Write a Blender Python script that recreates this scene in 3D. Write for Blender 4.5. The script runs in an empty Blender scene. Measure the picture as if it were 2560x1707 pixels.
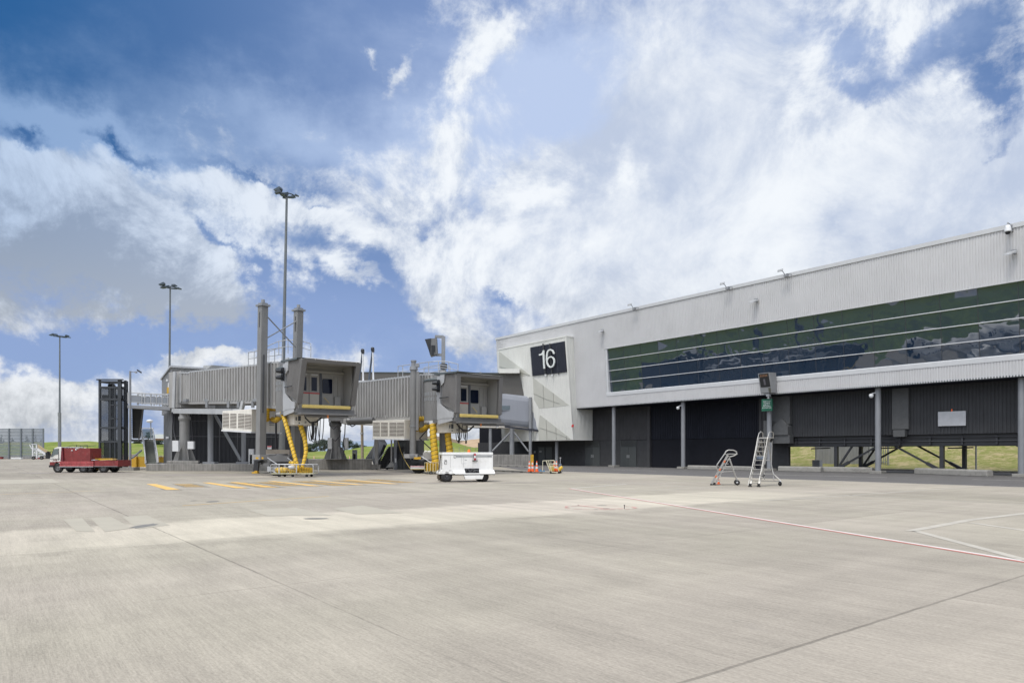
import bpy, bmesh, math, random
from mathutils import Vector, Matrix, noise as mnoise
random.seed(7)
C = bpy.context.scene.collection
SC = bpy.context.scene
R = math.radians

# ------------------------------------------------------------------ camera
F, CX, HY, H = 1732.0, 1280.0, 1129.0, 1.6      # photo focal length (px), centre column, horizon row, eye height (m)
cam = bpy.data.cameras.new('camera')
cam.sensor_width = 36.0
cam.lens = F / 2560 * 36
cam.shift_y = (HY - 853.5) / 2560
cam.clip_start = 0.1
cam.clip_end = 20000
co = bpy.data.objects.new('camera', cam)
co.location = (0, 0, H)
co.rotation_euler = (R(90), 0, 0)
C.objects.link(co)
SC.camera = co
SC.view_settings.view_transform = 'Standard'
SC.view_settings.look = 'None'
SC.view_settings.gamma = 1
SC.view_settings.exposure = 0.0
SC.cycles.max_bounces = 6

# ------------------------------------------------------------------ sun and sky
SUN_DIR = Vector((-0.44, -0.52, 1.28)).normalized()       # towards the sun
sun = bpy.data.lights.new('sun', 'SUN')
sun.energy = 1.5
sun.angle = R(12)
sun.color = (1.0, 0.95, 0.87)
so = bpy.data.objects.new('sun', sun)
so.rotation_euler = SUN_DIR.to_track_quat('Z', 'Y').to_euler()
so.location = (0, 0, 60)
C.objects.link(so)

world = bpy.data.worlds.new('World')
SC.world = world
world.use_nodes = True
W = world.node_tree
W.nodes.clear()


def wn(t, **kw):
    n = W.nodes.new(t)
    for k, v in kw.items():
        setattr(n, k, v)
    return n


def wl(a, b):
    W.links.new(a, b)


def wset(sock, v):
    if isinstance(v, bpy.types.NodeSocket):
        wl(v, sock)
    else:
        sock.default_value = v


def wmath(op, a, b=None, c=None, clamp=False):
    n = wn('ShaderNodeMath', operation=op, use_clamp=clamp)
    wset(n.inputs[0], a)
    if b is not None:
        wset(n.inputs[1], b)
    if c is not None:
        wset(n.inputs[2], c)
    return n.outputs[0]


def wmap(v, a, b, c=0.0, d=1.0, smooth=True):
    n = wn('ShaderNodeMapRange')
    n.interpolation_type = 'SMOOTHSTEP' if smooth else 'LINEAR'
    wset(n.inputs[0], v)
    for i, q in enumerate((a, b, c, d)):
        n.inputs[1 + i].default_value = q
    return n.outputs[0]


def wmix(f, a, b):
    n = wn('ShaderNodeMix', data_type='RGBA')
    wset(n.inputs[0], f)
    for s, v in ((n.inputs[6], a), (n.inputs[7], b)):
        if isinstance(v, bpy.types.NodeSocket):
            wl(v, s)
        else:
            s.default_value = (*v, 1)
    return n.outputs[2]


def wnoise(vec, scale, detail=8, rough=0.55, dist=0.0, lac=2.0):
    n = wn('ShaderNodeTexNoise')
    n.inputs['Scale'].default_value = scale
    n.inputs['Detail'].default_value = detail
    n.inputs['Roughness'].default_value = rough
    n.inputs['Distortion'].default_value = dist
    n.inputs['Lacunarity'].default_value = lac
    wl(vec, n.inputs['Vector'])
    return n


tc = wn('ShaderNodeTexCoord')
sep = wn('ShaderNodeSeparateXYZ')
wl(tc.outputs['Generated'], sep.inputs[0])
dx, dy, dz = sep.outputs
az = wmath('ARCTAN2', dx, dy)                     # compass angle and height of the sky direction
el = wmath('ARCSINE', dz)
sky_pos = wn('ShaderNodeCombineXYZ')
wl(az, sky_pos.inputs[0]); wl(el, sky_pos.inputs[1])
AE = sky_pos.outputs[0]
# ragged edges: push the position about with noise
dn = wnoise(AE, 5.0, 7, 0.62)
dvec = wn('ShaderNodeVectorMath', operation='SUBTRACT')
wl(dn.outputs['Color'], dvec.inputs[0]); dvec.inputs[1].default_value = (0.5, 0.5, 0.5)
dsc = wn('ShaderNodeVectorMath', operation='SCALE')
wl(dvec.outputs[0], dsc.inputs[0]); dsc.inputs[3].default_value = 0.16
dad = wn('ShaderNodeVectorMath', operation='ADD')
wl(AE, dad.inputs[0]); wl(dsc.outputs[0], dad.inputs[1])
dn2 = wnoise(AE, 22.0, 6, 0.65)
dv2 = wn('ShaderNodeVectorMath', operation='SUBTRACT')
wl(dn2.outputs['Color'], dv2.inputs[0]); dv2.inputs[1].default_value = (0.5, 0.5, 0.5)
ds2 = wn('ShaderNodeVectorMath', operation='SCALE')
wl(dv2.outputs[0], ds2.inputs[0]); ds2.inputs[3].default_value = 0.055
dd2 = wn('ShaderNodeVectorMath', operation='ADD')
wl(dad.outputs[0], dd2.inputs[0]); wl(ds2.outputs[0], dd2.inputs[1])
AED = dd2.outputs[0]


def ae(px, py):
    a = (px - CX) / F
    b = (HY - py) / F
    return math.atan(a), math.atan2(b, math.hypot(1, a))


def blobs(lst, vec, start=0.0):
    acc = start
    for (px, py, sx, sy, rot, w) in lst:
        a0, e0 = ae(px, py)
        k = math.cos(a0) / F
        m = wn('ShaderNodeMapping', vector_type='TEXTURE')
        wl(vec, m.inputs['Vector'])
        m.inputs['Location'].default_value = (a0, e0, 0)
        m.inputs['Rotation'].default_value = (0, 0, R(rot))
        m.inputs['Scale'].default_value = (sx * k, sy * k, 1)
        g = wn('ShaderNodeTexGradient', gradient_type='QUADRATIC_SPHERE')
        wl(m.outputs[0], g.inputs[0])
        acc = wmath('MULTIPLY_ADD', g.outputs['Fac'], w, acc)
    return acc

# (column, row, half-width, half-height, turn, weight): where cloud is thick (+) or open (-)
COVER = [
    (100, 0, 1500, 420, 0, -1.5), (900, 100, 700, 420, 0, -0.9), (0, 250, 500, 260, 0, -0.5), (1380, 230, 280, 300, 8, -0.95),
    (80, 325, 150, 55, -14, -1.3), (330, 385, 210, 48, -14, -1.5), (620, 445, 260, 22, -10, -0.5),
    (560, 610, 160, 36, -18, -0.9), (650, 680, 120, 95, -38, -1.3), (790, 540, 70, 22, -15, -0.8), (1060, 590, 100, 42, -10, -0.6),
    (330, 850, 700, 90, 5, -1.7), (900, 800, 420, 120, -16, -1.5), (1250, 775, 170, 66, -8, -1.0), (930, 690, 170, 42, -20, -0.8),
    (1000, 910, 330, 70, 0, -0.9), (210, 830, 330, 50, 0, -0.7),
    (2300, 170, 460, 170, 12, -1.3), (2500, 290, 260, 240, 40, -1.5), (2100, 150, 240, 110, -40, -1.0), (2190, 90, 220, 60, 8, -0.6), (2480, 400, 160, 50, 25, -0.7),
    (220, 580, 650, 260, -14, 1.9), (650, 520, 500, 70, -12, .8), (60, 980, 300, 150, 14, 1.4), (500, 880, 280, 60, 0, 1.2), (420, 690, 380, 130, -14, 0.8), (640, 905, 260, 50, 0, 0.5),
    (1010, 180, 110, 60, 50, 1.3), (1150, 210, 110, 100, 35, 1.6), (1230, 90, 120, 130, 30, 1.5), (1110, 400, 100, 170, -8, 1.0), (950, 130, 60, 60, 0, 0.8),
    (1150, 650, 300, 200, 0, 1.0), (900, 590, 480, 80, -10, 0.8), (900, 480, 380, 60, -12, 0.4), (820, 690, 280, 60, -14, 0.8), (1080, 800, 120, 110, 0, 0.9), (1150, 860, 120, 60, 0, 0.7), (930, 890, 60, 80, 20, 0.8),
    (1400, 560, 300, 240, 24, 1.4), (2050, 380, 1000, 620, 0, 1.5), (1500, 760, 500, 130, 0, 0.8), (2200, 560, 800, 300, 10, 2.0), (1750, 480, 600, 330, 0, 1.6), (1350, 560, 300, 200, 10, .8), (1500, 720, 500, 120, 0, 1.0), (2330, 60, 260, 60, 8, 0.4),
]
# veil: thin high cloud that only pales the blue
VEIL = [
    (300, 400, 950, 220, -14, 1.5), (150, 300, 600, 130, -8, .5), (80, 325, 150, 60, -14, -1.4), (330, 385, 210, 52, -14, -1.6), (650, 450, 240, 26, -10, -.5), (700, 330, 900, 230, -10, 0.75), (1100, 350, 700, 330, 0, 0.8), (1380, 280, 420, 330, 0, 1.3), (150, 420, 500, 120, -10, 0.6), (1750, 150, 900, 400, 0, 1.0), (1000, 50, 500, 200, 0, 0.3),
    (2300, 130, 500, 300, 0, 0.45), (900, 880, 900, 110, 0, 0.35), (400, 900, 600, 120, 0, 0.4),
]
# brightness: + brilliant white, - grey
SHADE = [
    (150, 640, 760, 260, -12, -1.3), (330, 740, 560, 120, -4, -1.3), (0, 720, 380, 200, 0, -0.5), (60, 1060, 420, 120, 0, -0.7),
    (2520, 470, 380, 220, 20, -0.8), (2130, 560, 130, 60, 0, -0.7), (2250, 650, 500, 110, 0, -0.4), (1500, 320, 480, 260, 0, -0.95), (1640, 480, 200, 150, 0, -0.6),
    (1380, 770, 260, 50, 0, -0.35), (1430, 380, 260, 180, 0, -0.4),
    (1560, 430, 80, 110, -10, 1.3), (1350, 490, 200, 60, 28, 1.2), (1470, 590, 230, 60, 15, 0.5), (1150, 680, 260, 140, 0, 0.6), (800, 560, 500, 90, -10, 0.6), (80, 890, 200, 60, -20, 0.8),
    (1200, 200, 160, 200, 30, 0.6), (1950, 450, 500, 240, 0, 0.8), (1110, 420, 90, 200, 0, 0.5), (1740, 100, 260, 190, 0, 0.4), (320, 930, 110, 60, 0, 0.5), (1900, 620, 500, 100, 0, 0.5),
]
nb = wnoise(AE, 7.0, 12, 0.66, 0.35)
up = wn('ShaderNodeVectorMath', operation='ADD')
wl(AE, up.inputs[0]); up.inputs[1].default_value = (-0.012, 0.022, 0)
nb_up = wnoise(up.outputs[0], 7.0, 12, 0.66, 0.35)
relief = wmath('SUBTRACT', nb.outputs['Fac'], nb_up.outputs['Fac'])
fine = wnoise(AE, 34.0, 8, 0.7, 0.4)
mstr = wn('ShaderNodeMapping', vector_type='POINT')
wl(AE, mstr.inputs['Vector'])
mstr.inputs['Rotation'].default_value = (0, 0, R(12))
mstr.inputs['Scale'].default_value = (1.0, 1.9, 1)
nst = wnoise(mstr.outputs[0], 9.0, 8, 0.6, 0.2)
cov = blobs(COVER, AED, 0.55)
calm = wmap(az, -0.10, 0.22, 1.0, 0.42)
calm = wmath('MAXIMUM', calm, wmath('MULTIPLY', wmap(az, 0.28, 0.42), wmap(el, 0.30, 0.42)))
cov = wmath('MULTIPLY_ADD', wmath('MULTIPLY', wmath('SUBTRACT', nb.outputs['Fac'], 0.5), calm), 2.5, cov)
cov = wmath('MULTIPLY_ADD', wmath('SUBTRACT', fine.outputs['Fac'], 0.5), 0.55, cov)
cov = wmath('MULTIPLY_ADD', wmath('MULTIPLY', wmath('SUBTRACT', nst.outputs['Fac'], 0.5), wmath('MULTIPLY', calm, calm)), 1.5, cov)
alpha = wmap(cov, 0.10, 1.0)
shade = blobs(SHADE, AED, 0.0)
shade = wmath('MULTIPLY_ADD', wmath('MULTIPLY', wmath('SUBTRACT', nb.outputs['Fac'], 0.5), calm), 1.2, shade)
soft = wnoise(AE, 3.2, 4, 0.5, 0.6)
shade = wmath('MULTIPLY_ADD', wmath('SUBTRACT', soft.outputs['Fac'], 0.5), 2.0, shade)
shade = wmath('MULTIPLY_ADD', wmath('SUBTRACT', nst.outputs['Fac'], 0.5), 0.25, shade)
shade = wmath('MULTIPLY_ADD', wmath('MULTIPLY', relief, calm), 5.0, shade)
shade = wmath('MULTIPLY_ADD', wmath('SUBTRACT', fine.outputs['Fac'], 0.5), 0.22, shade)
bright = wmap(shade, -1.0, 0.75)
# blue: darkest at the upper left, paler to the right and low down
west = wmap(az, -0.70, 0.05)
low = wmap(el, 0.42, 0.17)
pale = wmath('MAXIMUM', wmath('MULTIPLY', west, 0.85), wmath('MULTIPLY', low, 0.98))
high_r = wmap(az, 0.25, 0.7)
pale = wmath('SUBTRACT', pale, wmath('MULTIPLY', high_r, wmap(el, 0.2, 0.5, 0.0, 0.5)))
nis = wn('ShaderNodeTexSky', sky_type='NISHITA')
nis.sun_disc = False
nis.sun_elevation = math.asin(SUN_DIR.z)
nis.sun_rotation = math.atan2(SUN_DIR.x, SUN_DIR.y)
nis.air_density = 1.0
nis.dust_density = 0.6
nis.ozone_density = 2.0
bluec = wmix(pale, (0.12, 1.10, 3.2), (2.8, 3.9, 6.8))
blue = wmix(0.88, nis.outputs[0], bluec)
greyc = wmix(wmap(az, -0.75, 0.1), (2.6, 3.4, 4.8), (5.2, 6.0, 7.6))
greyc = wmix(wmap(el, 0.30, 0.06), greyc, (4.6, 4.9, 5.3))
whitec = wmix(wmap(az, -0.75, -0.12), (4.8, 6.1, 8.2), (9.0, 9.4, 9.9))
whitec = wmix(wmap(el, 0.22, 0.12), whitec, (8.6, 8.9, 9.3))
cloud = wmix(bright, greyc, whitec)
veil = wmap(wmath('MULTIPLY_ADD', wmath('SUBTRACT', nst.outputs['Fac'], 0.5), 0.7, blobs(VEIL, AED, 0.0)), 0.0, 1.1, 0.0, 0.84)
veilc = wmix(wmap(az, -0.75, 0.05), (2.8, 4.3, 6.9), (5.6, 6.7, 9.0))
blue = wmix(veil, blue, veilc)
skyc = wmix(alpha, blue, cloud)
# towards and below the horizon it thins to pale haze
skyc = wmix(wmap(el, 0.035, -0.02, 0.0, 0.8), skyc, (6.8, 7.2, 7.6))
# glow added to the unseen sky, overhead and behind the viewer, as fill light
sd = wn('ShaderNodeVectorMath', operation='DOT_PRODUCT')
wl(tc.outputs['Generated'], sd.inputs[0]); sd.inputs[1].default_value = tuple(SUN_DIR)
glow = wmap(sd.outputs['Value'], 0.45, 1.0, 0.0, 14.0)
over = wmap(el, 0.70, 1.2, 0.0, 3.0)
rear = wmap(dy, 0.15, -0.6, 0.0, 5.0)
extra = wmath('ADD', wmath('ADD', glow, over), wmath('MULTIPLY', rear, wmap(el, 0.0, 0.2)))
addc = wn('ShaderNodeVectorMath', operation='SCALE')
addc.inputs[0].default_value = (1.0, 0.97, 0.93)
wl(extra, addc.inputs[3])
sumc = wn('ShaderNodeVectorMath', operation='ADD')
wl(skyc, sumc.inputs[0]); wl(addc.outputs[0], sumc.inputs[1])
skyc = sumc.outputs[0]
bg = wn('ShaderNodeBackground')
bg.inputs['Strength'].default_value = 0.1
wl(skyc, bg.inputs['Color'])
wo = wn('ShaderNodeOutputWorld')
wl(bg.outputs[0], wo.inputs['Surface'])

# ------------------------------------------------------------------ frames and helpers
U = Vector((0.608, -0.794, 0)).normalized()      # along the terminal front, towards the viewer's right
V = Vector((-U.y, U.x, 0))                       # square to it, away from the viewer
Z = Vector((0, 0, 1))
ROTU = math.atan2(U.y, U.x)


def P(px, py, d):
    """point seen in column px, row py, d metres in front of the eye"""
    return Vector(((px - CX) / F * d, d, H + (HY - py) / F * d))


def G(px, py, z=0.0):
    d = F * (H - z) / (py - HY)
    return Vector(((px - CX) / F * d, d, z))


def uvz(u, v, z=0.0):
    p = U * u + V * v
    return Vector((p.x, p.y, z))


def on_front(px, py, v0=52.0, lean=0.0, zs=6.35):
    """(u, z) where the sight line meets the upright or leaning plane v = v0 - lean*(z-zs)"""
    a, b = (px - CX) / F, (HY - py) / F
    k = V.x * a + V.y
    t = (v0 - lean * (H - zs)) / (k + lean * b)
    return U.x * a * t + U.y * t, H + b * t


INV = {}


def base_matrix(loc, rotz):
    return Matrix.Translation(Vector(loc)) @ Matrix.Rotation(rotz, 4, 'Z')


def tagp(o, label=None, cat=None, group=None, kind=None):
    if label: o['label'] = label
    if cat: o['category'] = cat
    if group: o['group'] = group
    if kind: o['kind'] = kind
    return o


def thing(name, label, cat, loc=(0, 0, 0), rotz=0.0, group=None):
    o = bpy.data.objects.new(name, None)
    o.empty_display_size = 0.3
    C.objects.link(o)
    o.location = loc
    o.rotation_euler = (0, 0, rotz)
    INV[o.name] = base_matrix(loc, rotz).inverted()
    return tagp(o, label, cat, group)


def copy_tree(o, parent=None):
    c = o.copy()
    C.objects.link(c)
    if parent: c.parent = parent
    for ch in list(o.children):
        copy_tree(ch, c)
    return c


class MB:
    """collects simple shapes into one mesh; coordinates are world unless built with local=True"""
    def __init__(self):
        self.v, self.f, self.s = [], [], []

    def add(self, vs, fs, smooth=False):
        n = len(self.v)
        self.v += [Vector(p) for p in vs]
        self.f += [tuple(n + i for i in f) for f in fs]
        self.s += [smooth] * len(fs)
        return self

    def hexa(self, p):
        return self.add(p, [(3, 2, 1, 0), (4, 5, 6, 7), (0, 1, 5, 4), (1, 2, 6, 5), (2, 3, 7, 6), (3, 0, 4, 7)])

    def obox(self, p0, ex, ey, ez):
        p0, ex, ey, ez = Vector(p0), Vector(ex), Vector(ey), Vector(ez)
        q = [p0, p0 + ex, p0 + ex + ey, p0 + ey]
        return self.hexa(q + [k + ez for k in q])

    def box(self, c, s, ax=(1, 0, 0), ay=None, az_=(0, 0, 1)):
        c, ax, az_ = Vector(c), Vector(ax).normalized(), Vector(az_).normalized()
        ay = Vector(ay).normalized() if ay is not None else az_.cross(ax).normalized()
        ex, ey, ez = ax * s[0], ay * s[1], az_ * s[2]
        return self.obox(c - ex / 2 - ey / 2 - ez / 2, ex, ey, ez)

    def prism(self, poly, vec, smooth=False):
        poly = [Vector(p) for p in poly]
        vec = Vector(vec)
        n = len(poly)
        nrm = Vector((0, 0, 0))
        for i in range(n):
            nrm += poly[i].cross(poly[(i + 1) % n])
        if nrm.dot(vec) < 0:
            poly.reverse()
        self.add(poly + [p + vec for p in poly],
                 [tuple(reversed(range(n))), tuple(range(n, 2 * n))] +
                 [(i, (i + 1) % n, n + (i + 1) % n, n + i) for i in range(n)])
        return self

    def bar(self, a, b, w, h=None, up=(0, 0, 1)):
        a, b = Vector(a), Vector(b)
        h = h or w
        d = (b - a)
        up = Vector(up)
        if abs(d.normalized().dot(up)) > 0.97:
            up = Vector((0, 1, 0)) if abs(d.normalized().y) < .9 else Vector((1, 0, 0))
        sx = d.cross(up).normalized()
        uz = sx.cross(d).normalized()
        p = a - sx * w / 2 - uz * h / 2
        return self.obox(p, sx * w, uz * h, d) if (sx.cross(uz)).dot(d) > 0 else self.obox(p, uz * h, sx * w, d)

    def cyl(self, a, b, r0, r1=None, n=16, cap=True):
        a, b = Vector(a), Vector(b)
        r1 = r0 if r1 is None else r1
        d = (b - a).normalized()
        x = d.orthogonal().normalized()
        y = d.cross(x)
        vs, fs = [], []
        for i in range(n):
            t = 2 * math.pi * i / n
            q = x * math.cos(t) + y * math.sin(t)
            vs += [a + q * r0, b + q * r1]
        for i in range(n):
            j = (i + 1) % n
            fs.append((2 * i, 2 * j, 2 * j + 1, 2 * i + 1))
        self.add(vs, fs, True)
        if cap:
            self.add([vs[2 * i] for i in range(n)], [tuple(reversed(range(n)))])
            self.add([vs[2 * i + 1] for i in range(n)], [tuple(range(n))])
        return self

    def tube(self, pts, r, n=8, closed=False, cap=True):
        pts = [Vector(p) for p in pts]
        m = len(pts)
        rr = r if isinstance(r, (list, tuple)) else [r] * m
        vs, fs = [], []
        ref = None
        for i, p in enumerate(pts):
            if closed:
                t = pts[(i + 1) % m] - pts[i - 1]
            else:
                t = pts[min(i + 1, m - 1)] - pts[max(i - 1, 0)]
            t.normalize()
            if ref is None:
                ref = t.orthogonal().normalized()
            ref = (ref - t * ref.dot(t))
            if ref.length < 1e-4: ref = t.orthogonal()
            ref.normalize()
            y = t.cross(ref)
            for k in range(n):
                a = 2 * math.pi * k / n
                vs.append(p + (ref * math.cos(a) + y * math.sin(a)) * rr[i])
        for i in range(m if closed else m - 1):
            j = (i + 1) % m
            for k in range(n):
                l = (k + 1) % n
                fs.append((i * n + k, i * n + l, j * n + l, j * n + k))
        self.add(vs, fs, True)
        if cap and not closed:
            self.add(vs[:n], [tuple(reversed(range(n)))])
            self.add(vs[-n:], [tuple(range(n))])
        return self

    def lathe(self, c, prof, n=20, axis=(0, 0, 1)):
        c, d = Vector(c), Vector(axis).normalized()
        x = d.orthogonal().normalized()
        y = d.cross(x)
        vs, fs = [], []
        m = len(prof)
        for i in range(n):
            t = 2 * math.pi * i / n
            q = x * math.cos(t) + y * math.sin(t)
            vs += [c + q * r + d * h for r, h in prof]
        for i in range(n):
            j = (i + 1) % n
            for k in range(m - 1):
                fs.append((i * m + k, j * m + k, j * m + k + 1, i * m + k + 1))
        return self.add(vs, fs, True)

    def ribs(self, a, b, c, d, nrm, pitch, depth, duty=0.45):
        """corrugated sheet over the quad a(bottom start) b(bottom end) c(top end) d(top start)"""
        a, b, c, d, nrm = (Vector(q) for q in (a, b, c, d, nrm))
        nrm = nrm.normalized()
        L = (b - a).length
        n = max(2, int(round(L / pitch)))
        prof = []
        for i in range(n):
            for s, o in ((0, 0), (1 - duty - .16, 0), (1 - duty - .06, 1), (.94, 1)):
                prof.append(((i + s) / n, o * depth))
        prof.append((1, 0))
        vs, fs = [], []
        for s, o in prof:
            vs += [a.lerp(b, s) + nrm * o, d.lerp(c, s) + nrm * o]
        flip = (b - a).cross(d - a).dot(nrm) < 0
        for i in range(len(prof) - 1):
            q = (2 * i, 2 * i + 2, 2 * i + 3, 2 * i + 1)
            fs.append(tuple(reversed(q)) if flip else q)
        return self.add(vs, fs)

    def sheet(self, poly, z=None):
        poly = [Vector(p) if z is None else Vector((p[0], p[1], z)) for p in poly]
        nz = sum((poly[i].cross(poly[(i + 1) % len(poly)])).z for i in range(len(poly)))
        if nz < 0: poly.reverse()
        return self.add(poly, [tuple(range(len(poly)))])

    def mesh(self, name, inv=None):
        me = bpy.data.meshes.new(name)
        vs = [inv @ p for p in self.v] if inv else self.v
        me.from_pydata([tuple(p) for p in vs], [], self.f)
        me.polygons.foreach_set('use_smooth', self.s)
        me.update()
        return me

    def build(self, name, mat, parent=None, local=False, label=None, bevel=0, loc=None):
        inv = None
        if parent is not None:
            if parent.name not in INV:
                INV[parent.name] = Matrix.Identity(4)
            if not local:
                inv = INV[parent.name]
        elif loc is not None:
            inv = Matrix.Translation(-Vector(loc))
        me = self.mesh(name, inv)
        for m in (mat if isinstance(mat, (list, tuple)) else [mat]):
            me.materials.append(m)
        o = bpy.data.objects.new(name, me)
        C.objects.link(o)
        if parent is not None:
            o.parent = parent
            INV[o.name] = INV[parent.name]
        elif loc is not None:
            o.location = loc
        if label: o['label'] = label
        if bevel:
            md = o.modifiers.new('bevel', 'BEVEL')
            md.width = bevel
            md.segments = 2
            md.limit_method = 'ANGLE'
            md.angle_limit = R(40)
        return o


def solo(mb, name, mat, label, cat, loc, group=None, bevel=0):
    o = mb.build(name, mat, None, loc=loc, bevel=bevel)
    return tagp(o, label, cat, group)


def struct(mb, name, mat):
    o = mb.build(name, mat)
    o['kind'] = 'structure'
    return o


def arc(c, r, a0, a1, n, x, y):
    c, x, y = Vector(c), Vector(x), Vector(y)
    return [c + x * r * math.cos(a0 + (a1 - a0) * i / n) + y * r * math.sin(a0 + (a1 - a0) * i / n) for i in range(n + 1)]


# ------------------------------------------------------------------ materials
MATS = {}


def M(name, rgb, rough=0.6, metal=0.0, var=0.12, scale=2.5, bump=0.0, bscale=30.0, streak=0.0, dirt=None, spec=0.5, coat=0.0):
    if name in MATS: return MATS[name]
    m = bpy.data.materials.new(name)
    m.use_nodes = True
    t = m.node_tree
    N, L = t.nodes, t.links
    b = N['Principled BSDF']
    b.inputs['Roughness'].default_value = rough
    b.inputs['Metallic'].default_value = metal
    b.inputs['Specular IOR Level'].default_value = spec
    b.inputs['Coat Weight'].default_value = coat
    tcn = N.new('ShaderNodeTexCoord')
    no = N.new('ShaderNodeTexNoise')
    no.inputs['Scale'].default_value = scale
    no.inputs['Detail'].default_value = 6
    no.inputs['Roughness'].default_value = 0.6
    L.new(tcn.outputs['Object'], no.inputs['Vector'])
    mr = N.new('ShaderNodeMapRange')
    mr.inputs[1].default_value = 0.3
    mr.inputs[2].default_value = 0.7
    mr.inputs[3].default_value = 1 - var
    mr.inputs[4].default_value = 1 + var * 0.6
    L.new(no.outputs['Fac'], mr.inputs[0])
    fac = mr.outputs[0]
    if streak:
        mp = N.new('ShaderNodeMapping')
        mp.inputs['Scale'].default_value = (5, 5, 0.25)
        L.new(tcn.outputs['Object'], mp.inputs['Vector'])
        n2 = N.new('ShaderNodeTexNoise')
        n2.inputs['Scale'].default_value = 1.6
        n2.inputs['Detail'].default_value = 5
        L.new(mp.outputs[0], n2.inputs['Vector'])
        m2 = N.new('ShaderNodeMapRange')
        m2.inputs[1].default_value = 0.35
        m2.inputs[2].default_value = 0.65
        m2.inputs[3].default_value = 1 - streak
        m2.inputs[4].default_value = 1.0
        L.new(n2.outputs['Fac'], m2.inputs[0])
        mu = N.new('ShaderNodeMath'); mu.operation = 'MULTIPLY'
        L.new(fac, mu.inputs[0]); L.new(m2.outputs[0], mu.inputs[1])
        fac = mu.outputs[0]
    sc = N.new('ShaderNodeVectorMath'); sc.operation = 'SCALE'
    sc.inputs[0].default_value = rgb
    L.new(fac, sc.inputs[3])
    col = sc.outputs[0]
    if dirt:
        n3 = N.new('ShaderNodeTexNoise')
        n3.inputs['Scale'].default_value = scale * 2.3
        n3.inputs['Detail'].default_value = 8
        n3.inputs['Roughness'].default_value = 0.7
        L.new(tcn.outputs['Object'], n3.inputs['Vector'])
        m3 = N.new('ShaderNodeMapRange')
        m3.inputs[1].default_value = 0.52
        m3.inputs[2].default_value = 0.72
        m3.inputs[3].default_value = 0
        m3.inputs[4].default_value = dirt[3]
        L.new(n3.outputs['Fac'], m3.inputs[0])
        mx = N.new('ShaderNodeMix'); mx.data_type = 'RGBA'
        L.new(m3.outputs[0], mx.inputs[0]); L.new(col, mx.inputs[6])
        mx.inputs[7].default_value = (*dirt[:3], 1)
        col = mx.outputs[2]
    L.new(col, b.inputs['Base Color'])
    rr = N.new('ShaderNodeMapRange')
    rr.inputs[3].default_value = max(0.02, rough - 0.08)
    rr.inputs[4].default_value = min(1, rough + 0.08)
    L.new(no.outputs['Fac'], rr.inputs[0])
    L.new(rr.outputs[0], b.inputs['Roughness'])
    if bump:
        nb_ = N.new('ShaderNodeTexNoise')
        nb_.inputs['Scale'].default_value = bscale
        nb_.inputs['Detail'].default_value = 5
        L.new(tcn.outputs['Object'], nb_.inputs['Vector'])
        bp = N.new('ShaderNodeBump')
        bp.inputs['Strength'].default_value = bump
        bp.inputs['Distance'].default_value = 0.05
        L.new(nb_.outputs['Fac'], bp.inputs['Height'])
        L.new(bp.outputs[0], b.inputs['Normal'])
    MATS[name] = m
    return m


clad = M('silver_cladding', (0.56, 0.56, 0.565), 0.45, 0.0, 0.07, 0.35, streak=0.03)
clad_cap = M('silver_trim', (0.55, 0.56, 0.57), 0.4, 0.0, 0.05)
cream = M('cream_cladding', (0.70, 0.70, 0.66), 0.5, 0.0, 0.05, 0.5, streak=0.05)
cream_panel = M('translucent_cream_panel', (0.52, 0.52, 0.47), 0.35, 0.0, 0.08, 0.6)
dark_clad = M('charcoal_cladding', (0.060, 0.062, 0.066), 0.6, 0.0, 0.2, 1.0, streak=0.12, spec=0.15)
mid_clad = M('slate_cladding', (0.068, 0.068, 0.071), 0.6, 0.0, 0.15, 1.0, streak=0.1, spec=0.15)
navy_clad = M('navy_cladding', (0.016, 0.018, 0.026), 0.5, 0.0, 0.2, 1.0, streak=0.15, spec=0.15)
block = M('dark_blockwork', (0.058, 0.059, 0.062), 0.85, 0.0, 0.15, 2.0, bump=0.3, spec=0.15)
block_navy = M('navy_blockwork', (0.015, 0.016, 0.021), 0.85, 0.0, 0.15, 2.0, bump=0.3, spec=0.15)
brown_clad = M('umber_cladding', (0.105, 0.100, 0.092), 0.6, 0.0, 0.1, 1.0)
steel = M('painted_steel', (0.24, 0.25, 0.265), 0.45, 0.0, 0.1, 1.5, streak=0.06)
steel_lt = M('pale_painted_steel', (0.42, 0.43, 0.44), 0.4, 0.0, 0.1, 1.5, streak=0.06)
steel_dk = M('dark_steel', (0.035, 0.037, 0.042), 0.45, 0.0, 0.15, 2.0)
bridge_grey = M('bridge_grey', (0.345, 0.34, 0.33), 0.5, 0.0, 0.1, 0.8, streak=0.14)
bridge_dk = M('bridge_underframe', (0.15, 0.15, 0.15), 0.55, 0.0, 0.15, 1.5)
bellows = M('bellows_fabric', (0.145, 0.142, 0.14), 0.85, 0.0, 0.12, 1.5, bump=0.25, bscale=6)
interior = M('cab_lining', (0.34, 0.335, 0.32), 0.6, 0.0, 0.08, 1.5)
galv = M('galvanised', (0.46, 0.47, 0.48), 0.4, 0.35, 0.15, 5.0)
cream_ac = M('ac_cream', (0.76, 0.73, 0.66), 0.45, 0.0, 0.08, 1.5, streak=0.08)
louvre_gap = M('louvre_shadow', (0.09, 0.075, 0.065), 0.8, 0.0, 0.1)
yellow = M('safety_yellow', (0.62, 0.37, 0.03), 0.45, 0.0, 0.12, 3.0, dirt=(0.25, 0.17, 0.06, 0.4))
bumper_y = M('bumper_yellow', (0.60, 0.46, 0.14), 0.5, 0.0, 0.1, 2.5, dirt=(0.35, 0.26, 0.1, 0.4))
duct_y = M('duct_yellow', (0.66, 0.42, 0.03), 0.5, 0.0, 0.12, 4.0)
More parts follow.
